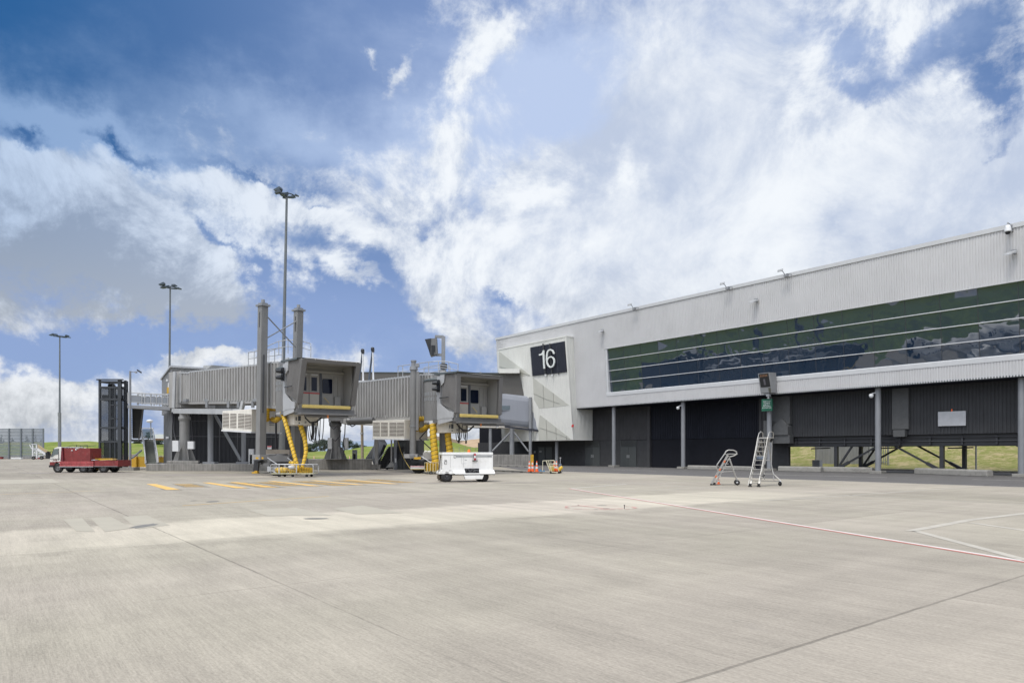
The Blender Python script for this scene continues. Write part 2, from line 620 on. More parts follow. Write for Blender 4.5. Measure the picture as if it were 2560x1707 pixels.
rubber = M('rubber', (0.018, 0.018, 0.019), 0.75, 0.0, 0.25, 6.0, dirt=(0.07, 0.065, 0.06, 0.5))
black = M('black_plastic', (0.012, 0.014, 0.018), 0.4, 0.0, 0.1)
cable_m = M('cable_black', (0.02, 0.02, 0.025), 0.5, 0.0, 0.1)
white_paint = M('white_paint', (0.84, 0.84, 0.82), 0.35, 0.0, 0.06, 1.4, streak=0.06, dirt=(0.42, 0.38, 0.32, 0.3), coat=0.3)
white_box = M('white_box', (0.66, 0.67, 0.68), 0.45, 0.0, 0.06)
red_paint = M('faded_red_paint', (0.23, 0.030, 0.030), 0.55, 0.0, 0.25, 2.0, streak=0.2, dirt=(0.26, 0.11, 0.10, 0.55))
red_sign = M('signal_red', (0.55, 0.03, 0.03), 0.4)
orange = M('cone_orange', (0.80, 0.13, 0.02), 0.5, 0.0, 0.1)
concrete = M('weathered_concrete', (0.29, 0.28, 0.26), 0.9, 0.0, 0.2, 1.2, bump=0.4, streak=0.3, dirt=(0.13, 0.13, 0.12, 0.5))
concrete_lt = M('pale_concrete', (0.29, 0.28, 0.255), 0.9, 0.0, 0.18, 2.0, bump=0.4, dirt=(0.18, 0.17, 0.15, 0.6))
asphalt = M('asphalt', (0.125, 0.120, 0.116), 0.9, 0.0, 0.2, 1.0, bump=0.5, bscale=60)
alu = M('brushed_aluminium', (0.44, 0.43, 0.405), 0.35, 0.5, 0.15, 6.0, dirt=(0.3, 0.26, 0.2, 0.4))
wood = M('timber_pole', (0.30, 0.25, 0.18), 0.85, 0.0, 0.2, 3.0)
green_sign = M('sign_green', (0.02, 0.13, 0.075), 0.5, 0.0, 0.05)
sign_white = M('lettering_white', (0.75, 0.78, 0.76), 0.5, 0.0, 0.02)
box_grey = M('container_grey', (0.40, 0.41, 0.43), 0.6, 0.0, 0.1, 1.0, streak=0.12)
mast_m = M('mast_galvanised', (0.15, 0.165, 0.175), 0.5, 0.2, 0.12, 2.0)
lamp_dk = M('lamp_housing', (0.05, 0.07, 0.09), 0.4, 0.2, 0.1)
blue_m = M('blue_plastic', (0.06, 0.22, 0.42), 0.5)
link_grey = M('link_bluegrey', (0.25, 0.265, 0.30), 0.5, 0.0, 0.05, 0.7, streak=0.04)
soffit_c = M('pale_soffit', (0.50, 0.47, 0.42), 0.7, 0.0, 0.06)


def glass_mat(name, tint, rough=0.03, wav=0.0, alpha=None, ior=1.5, wscale=0.35):
    m = bpy.data.materials.new(name)
    m.use_nodes = True
    t = m.node_tree
    N, L = t.nodes, t.links
    b = N['Principled BSDF']
    b.inputs['Base Color'].default_value = (*tint, 1)
    b.inputs['Roughness'].default_value = rough
    b.inputs['IOR'].default_value = ior
    tcn = N.new('ShaderNodeTexCoord')
    if wav:
        no = N.new('ShaderNodeTexNoise')
        no.inputs['Scale'].default_value = wscale
        no.inputs['Detail'].default_value = 2
        L.new(tcn.outputs['Object'], no.inputs['Vector'])
        bp = N.new('ShaderNodeBump')
        bp.inputs['Strength'].default_value = 1.0
        bp.inputs['Distance'].default_value = wav
        L.new(no.outputs['Fac'], bp.inputs['Height'])
        L.new(bp.outputs[0], b.inputs['Normal'])
    if alpha is not None:
        b.inputs['Alpha'].default_value = alpha
    MATS[name] = m
    return m


glass_dark = glass_mat('cab_window_glass', (0.008, 0.012, 0.028), 0.05, 0, None, 1.35)
glass_main = glass_mat('terminal_glass', (0.014, 0.028, 0.052), 0.02, 0.02, None, 2.15, 0.55)
glass_smoke = glass_mat('smoked_glass', (0.03, 0.035, 0.04), 0.04, 0, 0.33, 1.5)
glass_clear = glass_mat('greenish_glass', (0.10, 0.16, 0.18), 0.03, 0, 0.45, 1.5)

# ================================================================== GROUND
def concrete_apron_mat():
    m = bpy.data.materials.new('apron_concrete')
    m.use_nodes = True
    t = m.node_tree
    N, L = t.nodes, t.links
    b = N['Principled BSDF']
    b.inputs['Roughness'].default_value = 0.85
    b.inputs['Specular IOR Level'].default_value = 0.3
    tcn = N.new('ShaderNodeTexCoord')
    sp = N.new('ShaderNodeSeparateXYZ')
    L.new(tcn.outputs['Object'], sp.inputs[0])
    u, v = sp.outputs[0], sp.outputs[1]

    def mt(op, a, b_=None, c=None, clamp=False):
        n = N.new('ShaderNodeMath'); n.operation = op; n.use_clamp = clamp
        for i, q in enumerate((a, b_, c)):
            if q is None: continue
            if isinstance(q, bpy.types.NodeSocket): L.new(q, n.inputs[i])
            else: n.inputs[i].default_value = q
        return n.outputs[0]

    def rng(x, a, b_, c=0.0, d=1.0, sm=True):
        n = N.new('ShaderNodeMapRange')
        n.interpolation_type = 'SMOOTHSTEP' if sm else 'LINEAR'
        L.new(x, n.inputs[0])
        for i, q in enumerate((a, b_, c, d)): n.inputs[1 + i].default_value = q
        return n.outputs[0]

    def nz(scale3, det=6, rough=0.6, off=(0, 0, 0), dist=0.0):
        mp = N.new('ShaderNodeMapping')
        mp.inputs['Scale'].default_value = scale3
        mp.inputs['Location'].default_value = off
        L.new(tcn.outputs['Object'], mp.inputs['Vector'])
        n = N.new('ShaderNodeTexNoise')
        n.inputs['Scale'].default_value = 1.0
        n.inputs['Detail'].default_value = det
        n.inputs['Roughness'].default_value = rough
        n.inputs['Distortion'].default_value = dist
        L.new(mp.outputs[0], n.inputs['Vector'])
        return n.outputs['Fac']

    big = nz((0.09, 0.16, 1), 5)
    mid = nz((0.5, 0.9, 1), 7, 0.65)
    brush = nz((1.6, 26, 1), 4, 0.65)
    brush2 = nz((6, 75, 1), 2, 0.6, (3, 7, 0))
    fine = nz((28, 42, 1), 3, 0.7)
    wear = nz((0.18, 1.5, 1), 6, 0.65, (5, 2, 0))
    cross = nz((1.3, 0.12, 1), 5, 0.6, (1, 9, 0))

    # slabs
    su = mt('FLOOR', mt('DIVIDE', mt('ADD', u, 3.1), 5.2))
    sv = mt('FLOOR', mt('DIVIDE', mt('SUBTRACT', v, 2.9), 5.56))
    cx = N.new('ShaderNodeCombineXYZ'); L.new(su, cx.inputs[0]); L.new(sv, cx.inputs[1])
    wh = N.new('ShaderNodeTexWhiteNoise'); wh.noise_dimensions = '2D'
    L.new(cx.outputs[0], wh.inputs['Vector'])
    slab = wh.outputs['Value']
    rowc = N.new('ShaderNodeTexWhiteNoise'); rowc.noise_dimensions = '1D'
    L.new(sv, rowc.inputs['W'])

    def joint(x, off, pitch, w):
        q = mt('DIVIDE', mt('SUBTRACT', x, off), pitch)
        d = mt('MULTIPLY', mt('ABSOLUTE', mt('SUBTRACT', q, mt('ROUND', q))), pitch)
        return rng(d, w * 0.35, w, 1.0, 0.0)

    def line(x, at, w):
        return rng(mt('ABSOLUTE', mt('SUBTRACT', x, at)), w * 0.4, w, 1.0, 0.0)

    jm = nz((0.7, 0.7, 1), 4, 0.6, (8, 3, 0))
    jmask = rng(jm, 0.35, 0.65, 0.15, 0.9)
    wob = mt('MULTIPLY', mt('SUBTRACT', nz((3, 3, 1), 3), 0.5), 0.03)
    uw, vw = mt('ADD', u, wob), mt('ADD', v, wob)
    j = mt('MULTIPLY', mt('MAXIMUM', joint(uw, -3.1, 5.2, 0.02), joint(vw, 2.9, 5.56, 0.02)), 0.6)
    strong = mt('MAXIMUM', mt('MAXIMUM', line(uw, -3.1, 0.026), mt('MULTIPLY', line(uw, -13.5, 0.02), rng(v, 6, 2))), mt('MULTIPLY', line(vw, 2.9, 0.024), rng(u, -7.5, -9.5)))
    j = mt('MAXIMUM', mt('MULTIPLY', j, jmask), mt('MULTIPLY', strong, rng(jm, 0.3, 0.6, 0.35, 0.8)))

    edge = mt('MULTIPLY', mt('SUBTRACT', mid, 0.5), 1.3)
    ue = mt('ADD', u, edge)
    band = mt('MULTIPLY', rng(ue, -17.6, -16.9), rng(ue, -13.2, -13.55))
    band = mt('MULTIPLY', band, rng(v, 38, 15))
    band2 = mt('MULTIPLY', rng(ue, -13.5, -13.3), rng(ue, -11.5, -13.2))

    tone = mt('MULTIPLY_ADD', mt('SUBTRACT', big, 0.5), 0.5, 0.97)
    tone = mt('MULTIPLY_ADD', mt('SUBTRACT', mid, 0.5), 0.36, tone)
    tone = mt('MULTIPLY_ADD', mt('SUBTRACT', wear, 0.5), 0.5, tone)
    tone = mt('MULTIPLY_ADD', mt('SUBTRACT', cross, 0.5), 0.34, tone)
    tone = mt('MULTIPLY_ADD', mt('SUBTRACT', brush, 0.5), 0.5, tone)
    tone = mt('MULTIPLY_ADD', mt('SUBTRACT', brush2, 0.5), 0.40, tone)
    tone = mt('MULTIPLY_ADD', mt('SUBTRACT', fine, 0.5), 0.75, tone)
    tone = mt('MULTIPLY_ADD', mt('SUBTRACT', slab, 0.5), 0.13, tone)
    tone = mt('MULTIPLY_ADD', mt('SUBTRACT', rowc.outputs['Value'], 0.5), 0.05, tone)
    tone = mt('MULTIPLY_ADD', band, mt('MULTIPLY_ADD', wear, 0.5, 0.10), tone)
    tone = mt('MULTIPLY_ADD', rng(ue, -45, -50), -0.15, tone)
    tone = mt('MULTIPLY_ADD', mt('MULTIPLY', band2, rng(mid, 0.45, 0.6)), 0.14, tone)
    pits = rng(nz((9, 17, 1), 4, 0.75, (2, 2, 0)), 0.66, 0.76, 0.0, 0.28)
    tone = mt('SUBTRACT', tone, pits)
    scuff = rng(nz((0.35, 7, 1), 5, 0.7, (4, 8, 0)), 0.63, 0.74, 0.0, 0.13)
    tone = mt('ADD', tone, scuff)
    tone = mt('MULTIPLY', tone, mt('SUBTRACT', 1.0, mt('MULTIPLY', j, 0.5)))

    mx = N.new('ShaderNodeMix'); mx.data_type = 'RGBA'
    L.new(rng(nz((0.12, 0.12, 1), 3, 0.5, (6, 6, 0)), 0.35, 0.65), mx.inputs[0])
    mx.inputs[6].default_value = (0.355, 0.325, 0.262, 1)
    mx.inputs[7].default_value = (0.360, 0.323, 0.270, 1)
    # rust and oil blotches
    mx2 = N.new('ShaderNodeMix'); mx2.data_type = 'RGBA'
    L.new(rng(nz((0.45, 0.6, 1), 5, 0.6, (11, 4, 0)), 0.67, 0.78, 0.0, 0.45), mx2.inputs[0])
    L.new(mx.outputs[2], mx2.inputs[6])
    mx2.inputs[7].default_value = (0.24, 0.22, 0.20, 1)
    sc = N.new('ShaderNodeVectorMath'); sc.operation = 'SCALE'
    L.new(mx2.outputs[2], sc.inputs[0]); L.new(tone, sc.inputs[3])
    L.new(sc.outputs[0], b.inputs['Base Color'])
    bp = N.new('ShaderNodeBump')
    bp.inputs['Strength'].default_value = 0.35
    bp.inputs['Distance'].default_value = 0.01
    hgt = mt('ADD', mt('ADD', brush2, fine), mt('MULTIPLY', j, -2.0))
    L.new(hgt, bp.inputs['Height'])
    L.new(bp.outputs[0], b.inputs['Normal'])
    return m


def grass_mat(name, c1, c2, c3, scale=0.6, dry=0.5):
    m = bpy.data.materials.new(name)
    m.use_nodes = True
    t = m.node_tree
    N, L = t.nodes, t.links
    b = N['Principled BSDF']
    b.inputs['Roughness'].default_value = 0.95
    b.inputs['Specular IOR Level'].default_value = 0.1
    tcn = N.new('ShaderNodeTexCoord')
    def nz(s, det=6):
        n = N.new('ShaderNodeTexNoise')
        n.inputs['Scale'].default_value = s
        n.inputs['Detail'].default_value = det
        n.inputs['Roughness'].default_value = 0.65
        L.new(tcn.outputs['Object'], n.inputs['Vector'])
        return n.outputs['Fac']
    def mr(x, a, b_, c=0, d=1):
        n = N.new('ShaderNodeMapRange')
        L.new(x, n.inputs[0])
        for i, q in enumerate((a, b_, c, d)): n.inputs[1 + i].default_value = q
        return n.outputs[0]
    a = N.new('ShaderNodeMix'); a.data_type = 'RGBA'
    L.new(mr(nz(scale * 4), .35, .65), a.inputs[0])
    a.inputs[6].default_value = (*c1, 1); a.inputs[7].default_value = (*c2, 1)
    k = N.new('ShaderNodeMix'); k.data_type = 'RGBA'
    L.new(mr(nz(scale, 8), .45, .62, 0, dry), k.inputs[0])
    L.new(a.outputs[2], k.inputs[6]); k.inputs[7].default_value = (*c3, 1)
    L.new(k.outputs[2], b.inputs['Base Color'])
    bp = N.new('ShaderNodeBump')
    bp.inputs['Strength'].default_value = 0.8
    bp.inputs['Distance'].default_value = 0.3
    L.new(nz(scale * 8), bp.inputs['Height'])
    L.new(bp.outputs[0], b.inputs['Normal'])
    return m


grass_green = grass_mat('meadow_grass', (0.12, 0.17, 0.03), (0.22, 0.26, 0.06), (0.27, 0.26, 0.10), 0.09, 0.75)
grass_dry = grass_mat('dry_bank_grass', (0.20, 0.23, 0.06), (0.35, 0.33, 0.14), (0.48, 0.39, 0.23), 0.7, 0.8)
grass_far = grass_mat('far_grass', (0.095, 0.15, 0.03), (0.15, 0.20, 0.045), (0.20, 0.20, 0.08), 0.03, 0.5)
earth_brown = grass_mat('bare_earth', (0.36, 0.26, 0.17), (0.44, 0.33, 0.22), (0.30, 0.22, 0.14), 0.05, 0.5)

# the land as one sheet to the horizon
g = MB().sheet([(-6000, -3000, -0.02), (6000, -3000, -0.02), (6000, 9000, -0.02), (-6000, 9000, -0.02)])
struct(g, 'ground', grass_far)

# concrete apron, laid out in the terminal's own axes so that its slabs follow the building
apron_xy = [(-131, 157), (-94, 66), (-97, -70), (95, -70), (95, 30), (60, 90), (20, 157)]
ap = bpy.data.meshes.new('concrete_apron')
loc_uv = [(Vector((x, y, 0)).dot(U), Vector((x, y, 0)).dot(V)) for x, y in apron_xy]
vs = [(a, b_, 0.0) for a, b_ in loc_uv]
ap.from_pydata(vs, [], [tuple(range(len(vs)))])
if ap.polygons[0].normal.z < 0: ap.flip_normals()
ap.materials.append(concrete_apron_mat())
apo = bpy.data.objects.new('concrete_apron', ap)
apo.rotation_euler = (0, 0, ROTU)
C.objects.link(apo)
apo['kind'] = 'structure'

# asphalt road along the terminal foot
g = MB().sheet([uvz(-47.5, 37.4), uvz(45, 37.4), uvz(45, 61.5), uvz(-95, 61.5), uvz(-95, 50.0), uvz(-58, 43.0), uvz(-52.5, 40.2)], 0.004)
struct(g, 'service_road', asphalt)

paint_w = M('worn_white_paint', (0.66, 0.64, 0.60), 0.7, 0, 0.15, 3.0, dirt=(0.42, 0.40, 0.35, 0.7))
paint_faint = M('faded_white_paint', (0.46, 0.43, 0.37), 0.8, 0, 0.12, 1.5, dirt=(0.36, 0.33, 0.27, 0.95))
paint_red = M('worn_red_paint', (0.50, 0.16, 0.13), 0.7, 0, 0.15, 3.0, dirt=(0.45, 0.33, 0.28, 0.5))
paint_pink = M('sprayed_pink_paint', (0.55, 0.30, 0.26), 0.8, 0, 0.15, 3.0, dirt=(0.45, 0.40, 0.35, 0.9))
paint_y = M('marking_yellow', (0.74, 0.46, 0.13), 0.7, 0, 0.12, 3.0, dirt=(0.50, 0.40, 0.22, 0.5))
paint_k = M('marking_black', (0.22, 0.205, 0.175), 0.8, 0, 0.15, 3.0, dirt=(0.3, 0.28, 0.25, 0.5))
patch_c = M('patched_concrete', (0.40, 0.37, 0.30), 0.85, 0, 0.08, 1.5, bump=0.2, dirt=(0.355, 0.33, 0.275, 0.6))
stain = M('dark_repair', (0.20, 0.195, 0.18), 0.85, 0, 0.2, 2.5, bump=0.3, dirt=(0.13, 0.13, 0.12, 0.5))


def gstrip(a, b, w, z=0.004):
    """painted stripe between two ground pixels, w metres wide"""
    p, q = G(*a), G(*b)
    n = (q - p).cross(Z).normalized() * w / 2
    return [p - n + Z * z, q - n + Z * z, q + n + Z * z, p + n + Z * z]


m = MB()
p, q = G(1424, 1220.8), G(2640, 1416.5)
q = q + (q - p).normalized() * 14
n = (q - p).cross(Z).normalized()
if n.y < 0: n = -n
m.sheet([p + Z * .004, q + Z * .004, q + n * .10 + Z * .004, p + n * .10 + Z * .004])
m.sheet([Vector(k) for k in gstrip((1428, 1220.3), (1566, 1209.5), 0.09)])
struct(m, 'white_stand_line', paint_w)
m = MB().sheet([p - n * .085 + Z * .004, q - n * .085 + Z * .004, q - n * .002 + Z * .004, p - n * .002 + Z * .004])
struct(m, 'red_stand_line', paint_red)
m = MB()
for a, b_, w in (((-60, 1187.3), (1000, 1197.5), .10), ((-60, 1219.8), (1230, 1230.6), .085), ((1566, 1209.5), (1960, 1196.8), .08), ((1500, 1230.5), (2080, 1206.0), .08),
                 ((1380, 1200.5), (1640, 1211.5), .12), ((1640, 1211.5), (2600, 1262.5), .10), ((2275, 1327), (2427, 1299), .20), ((2427, 1299), (2620, 1276), .2), ((2290, 1327), (2620, 1414), .17),
                 ((2427, 1306), (2620, 1334), .16), ((1905, 1251), (2150, 1236), .14), ((2150, 1236), (2470, 1213.5), .12), ((2000, 1247), (2180, 1251), .10)):
    m.sheet(gstrip(a, b_, w))
struct(m, 'faded_guide_lines', paint_faint)
m = MB()
for a, b_, w in (((1915, 1185.8), (2218, 1193.0), .12), ((2430, 1198), (2620, 1203), .12), ((1530, 1173.6), (1640, 1176.5), .10)):
    m.sheet(gstrip(a, b_, w, .008))
e0, e1 = uvz(-46, 37.34), uvz(40, 37.34)
m.sheet([e0 + Z * .0085, e1 + Z * .0085, e1 - V * .10 + Z * .0085, e0 - V * .10 + Z * .0085])
struct(m, 'road_edge_lines', paint_w)
m = MB()
m.sheet(gstrip((-60, 1238), (250, 1226), .05))
p0, p1 = (456, 1263.6), (822, 1240.0)
m.sheet(gstrip(p0, p1, .075))
struct(m, 'thin_yellow_lines', paint_y)

# six wide yellow stand bars, each with a worn row of black-edged yellow characters beside it
bars = [((366, 1209.6), (415, 1224), 0.40), ((505, 1206.0), (590, 1220.0), 0.36), ((574, 1205.0), (664, 1217.6), 0.34), ((668, 1202.6), (776, 1214.6), 0.33), ((772, 1200.6), (889, 1211.8), 0.30), ((856, 1198.6), (975, 1209.3), 0.30)]
for i, (a, b_, w) in enumerate(bars):
    p, q = G(*a), G(*b_)
    t = thing('stand_bar_marking', ['shortest, leftmost yellow stand bar painted on the apron', 'yellow stand bar with a black-edged letter row, second from the left', 'yellow stand bar overlapping the letter row beside the second bar, third from left',
                                    'yellow stand bar just below the hose cart, fourth from left', 'yellow stand bar right of the hose cart, fifth from left', 'farthest right yellow stand bar before the white ground power cart'][i],
              'ground marking', (p.x, p.y, 0), 0, 'yellow stand bars painted on the apron')
    d = (q - p); n = Vector((1, 0, 0))
    MB().sheet([p + Z * .008, p + n * w * 1.2 + Z * .008, q + n * w * 1.5 + Z * .008, q + Z * .008]).build('painted_bar', paint_y, t)
    MB().sheet([q - d.normalized() * 1.2 - n * .08 + Z * .004, q - d.normalized() * 1.0 + n * (w * 1.5 + .08) + Z * .004, q + n * (w * 1.5 + .10) + d.normalized() * .12 + Z * .004, q - n * .10 + d.normalized() * .12 + Z * .004]).build('bar_outline', paint_k, t)
    # worn letter row: strokes too worn to read
    k = MB(); y_ = MB()
    base = p + n * (w * 1.3 + 0.7)
    dl = d.normalized()
    L_ = d.length * (0.62 if i in (0,) else 0.92)
    s = 0.2
    while s < L_ - .8:
        c0 = base + dl * s
        sy = random.choice((0, 1, 2))
        wdt = 1.0
        k.sheet([c0 - dl * .12 + Z * .005, c0 - dl * .12 + n * (wdt + .25) + Z * .005, c0 + dl * .85 + n * (wdt + .25) + Z * .005, c0 + dl * .85 + Z * .005])
        for r_ in range(3):
            o_ = dl * (.04 + r_ * .27)
            y_.sheet([c0 + o_ + n * .1 + Z * .009, c0 + o_ + n * wdt + Z * .009, c0 + o_ + dl * .15 + n * wdt + Z * .009, c0 + o_ + dl * .15 + n * .1 + Z * .009])
        s += 1.25
    k.build('worn_letter_outline', paint_k, t)
    y_.build('worn_letter_strokes', paint_y, t)

# cement patches, stains, dark blots and the sprayed oval with its open pit lids
m = MB()
for q in ([(158, 1298), (205, 1294.5), (238, 1329), (190, 1328)], [(225, 1294), (278, 1291.5), (330, 1320), (262, 1329)],
          [(305, 1291), (368, 1288.5), (425, 1312), (345, 1322)], [(0, 1199), (130, 1196.5), (152, 1206.5), (0, 1210)], [(620, 1275), (740, 1269), (830, 1288), (668, 1289)], [(830, 1271), (905, 1263), (1010, 1282), (890, 1285)]):
    m.sheet([G(*k) + Z * .004 for k in q])
struct(m, 'patched_slabs', patch_c)


def blot(px, py, rx, ry, n=26, jag=.25, z=.005):
    c = G(px, py)
    ex = (G(px + rx, py) - c).length
    ey = (G(px, py + ry) - c).length
    return [c + Vector((math.cos(2 * math.pi * i / n) * ex, math.sin(2 * math.pi * i / n) * ey, 0)) * (1 + random.uniform(-jag, jag)) + Z * z for i in range(n)]


m = MB()
for a in ((362, 1314, 19, 6, 22, .3), (531, 1253.3, 13, 1.5, 16, .1), (484, 1251.2, 7, .7, 16, .1), (791, 1296, 31, 1.6, 16, .1)):
    m.sheet(blot(*a))
struct(m, 'repair_blots', stain)
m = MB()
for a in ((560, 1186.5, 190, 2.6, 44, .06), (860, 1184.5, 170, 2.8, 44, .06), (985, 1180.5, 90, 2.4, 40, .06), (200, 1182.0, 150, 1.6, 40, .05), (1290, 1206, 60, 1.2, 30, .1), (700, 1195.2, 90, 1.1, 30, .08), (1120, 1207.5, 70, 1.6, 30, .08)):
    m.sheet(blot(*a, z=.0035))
struct(m, 'darker_concrete_blots', M('darker_concrete', (0.27, 0.24, 0.205), 0.7, 0, 0.12, 0.8, dirt=(0.345, 0.315, 0.26, 0.8)))  # long darker blots on the concrete below the bridges
m = MB()
c = G(1502, 1268.5)
rx, ry = (G(1590, 1268.5) - c).length, (G(1502, 1273.8) - c).length
nn = 60
for i in range(nn):
    if random.random() < .22: continue
    a0, a1 = 2 * math.pi * i / nn, 2 * math.pi * (i + 1) / nn
    q = []
    for a_, r_ in ((a0, .97), (a1, .97), (a1, 1.03), (a0, 1.03)):
        q.append(c + Vector((math.cos(a_) * rx * r_, math.sin(a_) * ry * r_, .005)))
    m.sheet(q)
m.sheet(gstrip((1445, 1263), (1520, 1271.5), .10))
m.sheet(gstrip((1500, 1272.5), (1560, 1270.5), .10))
for px in (1417, 1584):
    m.sheet(blot(px, 1266 if px < 1500 else 1268, 4, 1.2, 10, .1, .006))
struct(m, 'sprayed_oval_marking', paint_pink)
m = MB()
for a in ((1446, 1262.3, 2.2, .8, 10, .1), (1505, 1263.3, 13, .55, 16, .05), (1516, 1270.6, 8, .5, 12, .1), (1490, 1273.4, 6, .4, 12, .1)):
    m.sheet(blot(*a, z=.007))
struct(m, 'pit_lids', paint_k)
pz = G(1561, 1271.3)
solo(MB().cyl(pz, pz + Z * .10, .01, .01, 8).cyl(pz + Z * .09, pz + Z * .11, .02, .02, 8), 'marker_peg', steel_dk, 'small dark peg standing in the sprayed pink oval', 'peg', pz)

# ------------------------------------------------------------------ land behind
def fan(name, mat, a0, a1, na, d0, d1, nd, hf):
    vs, fs = [], []
    for i in range(na + 1):
        a = a0 + (a1 - a0) * i / na
        for j in range(nd + 1):
            d = d0 + (d1 - d0) * (j / nd) ** 1.3
            x = a * d
            vs.append((x, d, hf(a, d, j / nd)))
    for i in range(na):
        for j in range(nd):
            k = i * (nd + 1) + j
            fs.append((k, k + nd + 1, k + nd + 2, k + 1))
    me = bpy.data.meshes.new(name)
    me.from_pydata(vs, [], fs)
    me.polygons.foreach_set('use_smooth', [True] * len(fs))
    me.materials.append(mat)
    o = bpy.data.objects.new(name, me)
    C.objects.link(o)
    o['kind'] = 'structure'
    return o


def interp(tab, x):
    if x <= tab[0][0]: return tab[0][1]
    for (x0, y0), (x1, y1) in zip(tab, tab[1:]):
        if x <= x1:
            s = (x - x0) / (x1 - x0)
            s = s * s * (3 - 2 * s)
            return y0 + (y1 - y0) * s
    return tab[-1][1]


def ridge(tab, D, d0, d1, rough=.35, seed=0.0):
    """height so that the crest at distance D shows at row tab(col)"""
    def hf(a, d, s):
        px = CX + a * F
        top = H + (HY - interp(tab, px)) / F * D
        k = min(1, max(0, (d - d0) / (D - d0)))
        k = k * k * (3 - 2 * k)
        h = top * k
        h += (mnoise.noise(Vector((a * d * .03 + seed, d * .03, seed))) * rough + mnoise.noise(Vector((a * d * .11 + seed, d * .1, seed))) * rough * .4) * k * (top * .3 + .3)
        return max(h, -.3) - (0.05 if k == 0 else 0)
    return hf


left_tab = [(-600, 1095), (-100, 1108), (60, 1109), (130, 1107), (230, 1105), (330, 1107), (480, 1116), (700, 1128), (960, 1129)]
fan('green_hill', grass_green, -1.15, -0.18, 90, 172, 330, 24, ridge(left_tab, 270, 172, 330, .8, 3.1))
mid_tab = [(600, 1131), (760, 1131), (850, 1128), (930, 1118), (1000, 1108), (1060, 1098), (1130, 1106), (1190, 1120), (1240, 1112), (1290, 1096), (1400, 1085), (1700, 1075)]
fan('green_slope', grass_green, -0.42, 0.35, 80, 120, 260, 26, ridge(mid_tab, 185, 112, 260, .5, 9.0))
brown_tab = [(1020, 1140), (1080, 1128), (1130, 1112), (1180, 1098), (1230, 1091), (1300, 1088), (1420, 1100)]
fan('bare_earth_hill', earth_brown, -0.16, 0.12, 50, 265, 420, 16, ridge(brown_tab, 330, 262, 420, .3, 5.0))
back_tab = [(900, 1140), (1000, 1112), (1050, 1092), (1100, 1091), (1160, 1100), (1240, 1120)]
fan('ploughed_hill', grass_mat('umber_hill', (0.17, 0.13, 0.09), (0.22, 0.17, 0.12), (0.2, 0.17, 0.1), 0.05), -0.24, 0.0, 40, 265, 460, 14, ridge(back_tab, 350, 262, 460, .3, 7.0))
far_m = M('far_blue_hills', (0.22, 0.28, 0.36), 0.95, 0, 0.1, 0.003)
far_tab = [(300, 1122), (700, 1115), (800, 1108), (860, 1104), (905, 1101), (950, 1103), (1000, 1110), (1100, 1118), (1500, 1124)]
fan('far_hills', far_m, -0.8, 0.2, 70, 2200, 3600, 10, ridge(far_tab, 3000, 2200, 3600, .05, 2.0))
# bank west of the apron, outside the photograph but mirrored in the terminal glass
vs, fs = [], []
crest = [(-190, 215), (-150, 168), (-137, 150), (-122, 112), (-112, 84), (-107, 60), (-107, 20), (-108, -30), (-112, -90)]
prof = [(0, 0), (3, .9), (9, 3.2), (17, 6.0), (26, 8.0), (42, 8.6), (80, 7.5)]
for (x, y) in crest:
    for (o_, h) in prof:
        vs.append((x - 2 - o_, y + o_ * .12, h + (mnoise.noise(Vector((x * .05, y * .05, o_ * .06))) * .8 if h else -.03)))
for i in range(len(crest) - 1):
    for j in range(len(prof) - 1):
        k = i * len(prof) + j
        fs.append((k, k + 1, k + len(prof) + 1, k + len(prof)))
me = bpy.data.meshes.new('west_bank'); me.from_pydata(vs, [], fs); me.materials.append(grass_green)
me.polygons.foreach_set('use_smooth', [True] * len(fs))
me.materials[0] = grass_mat('rough_bank_grass', (0.10, 0.15, 0.03), (0.24, 0.30, 0.07), (0.10, 0.12, 0.05), 0.12, 0.9)
wb = bpy.data.objects.new('grass_bank', me); C.objects.link(wb); wb['kind'] = 'structure'
# dry grass slope seen under the terminal
m = MB()
nu, nv = 60, 22
vs, fs = [], []
for i in range(nu + 1):
    for j in range(nv + 1):
        u_, v_ = -60 + 110 * i / nu, 61.6 + 36 * j / nv
        k = min(1, (v_ - 61.6) / 26)
        vs.append(uvz(u_, v_, 0.12 + 6.2 * k * k * (3 - 2 * k) + .12 * mnoise.noise(Vector((u_ * .4, v_ * .4, 0))) * min(1, j)))
for i in range(nu):
    for j in range(nv):
        k = i * (nv + 1) + j
        fs.append((k, k + nv + 1, k + nv + 2, k + 1))
m.add(vs, fs, True)
struct(m, 'dry_grass_slope', grass_dry)
# earth edge and low bank beyond the far apron edge, at the left
m = MB()
for x0, x1, z1 in ((-121, -96, .5), (-97, -88, .8), (-88, -62, .35)):
    m.prism([(x0, 158, 0), (x1, 158, 0), (x1 - 1, 160, z1), (x0 + 1, 160, z1)], (0, 5, 0.2))
struct(m, 'earth_edge', M('dug_earth', (0.20, 0.16, 0.12), 0.95, 0, 0.3, 0.6, bump=.5, dirt=(0.4, .38, .34, .6)))
# kerb at the back of the road
m = MB()
m.obox(uvz(-34, 60.9, 0), U * 80, V * .35, Z * .16)
struct(m, 'kerb', concrete_lt)

# ================================================================== TERMINAL
ZS, ZT = 6.35, 15.62
LEAN, LB = 0.061, 0.093


def fv(z, off=0.0):
    return 52.0 - LEAN * (z - ZS) - off


def fp(u, z, off=0.0):
    return uvz(u, fv(z, off), z)


def bv(z, off=0.0):
    return 51.15 - LB * (z - ZS) - off


def bp_(u, z, off=0.0):
    return uvz(u, bv(z, off), z)


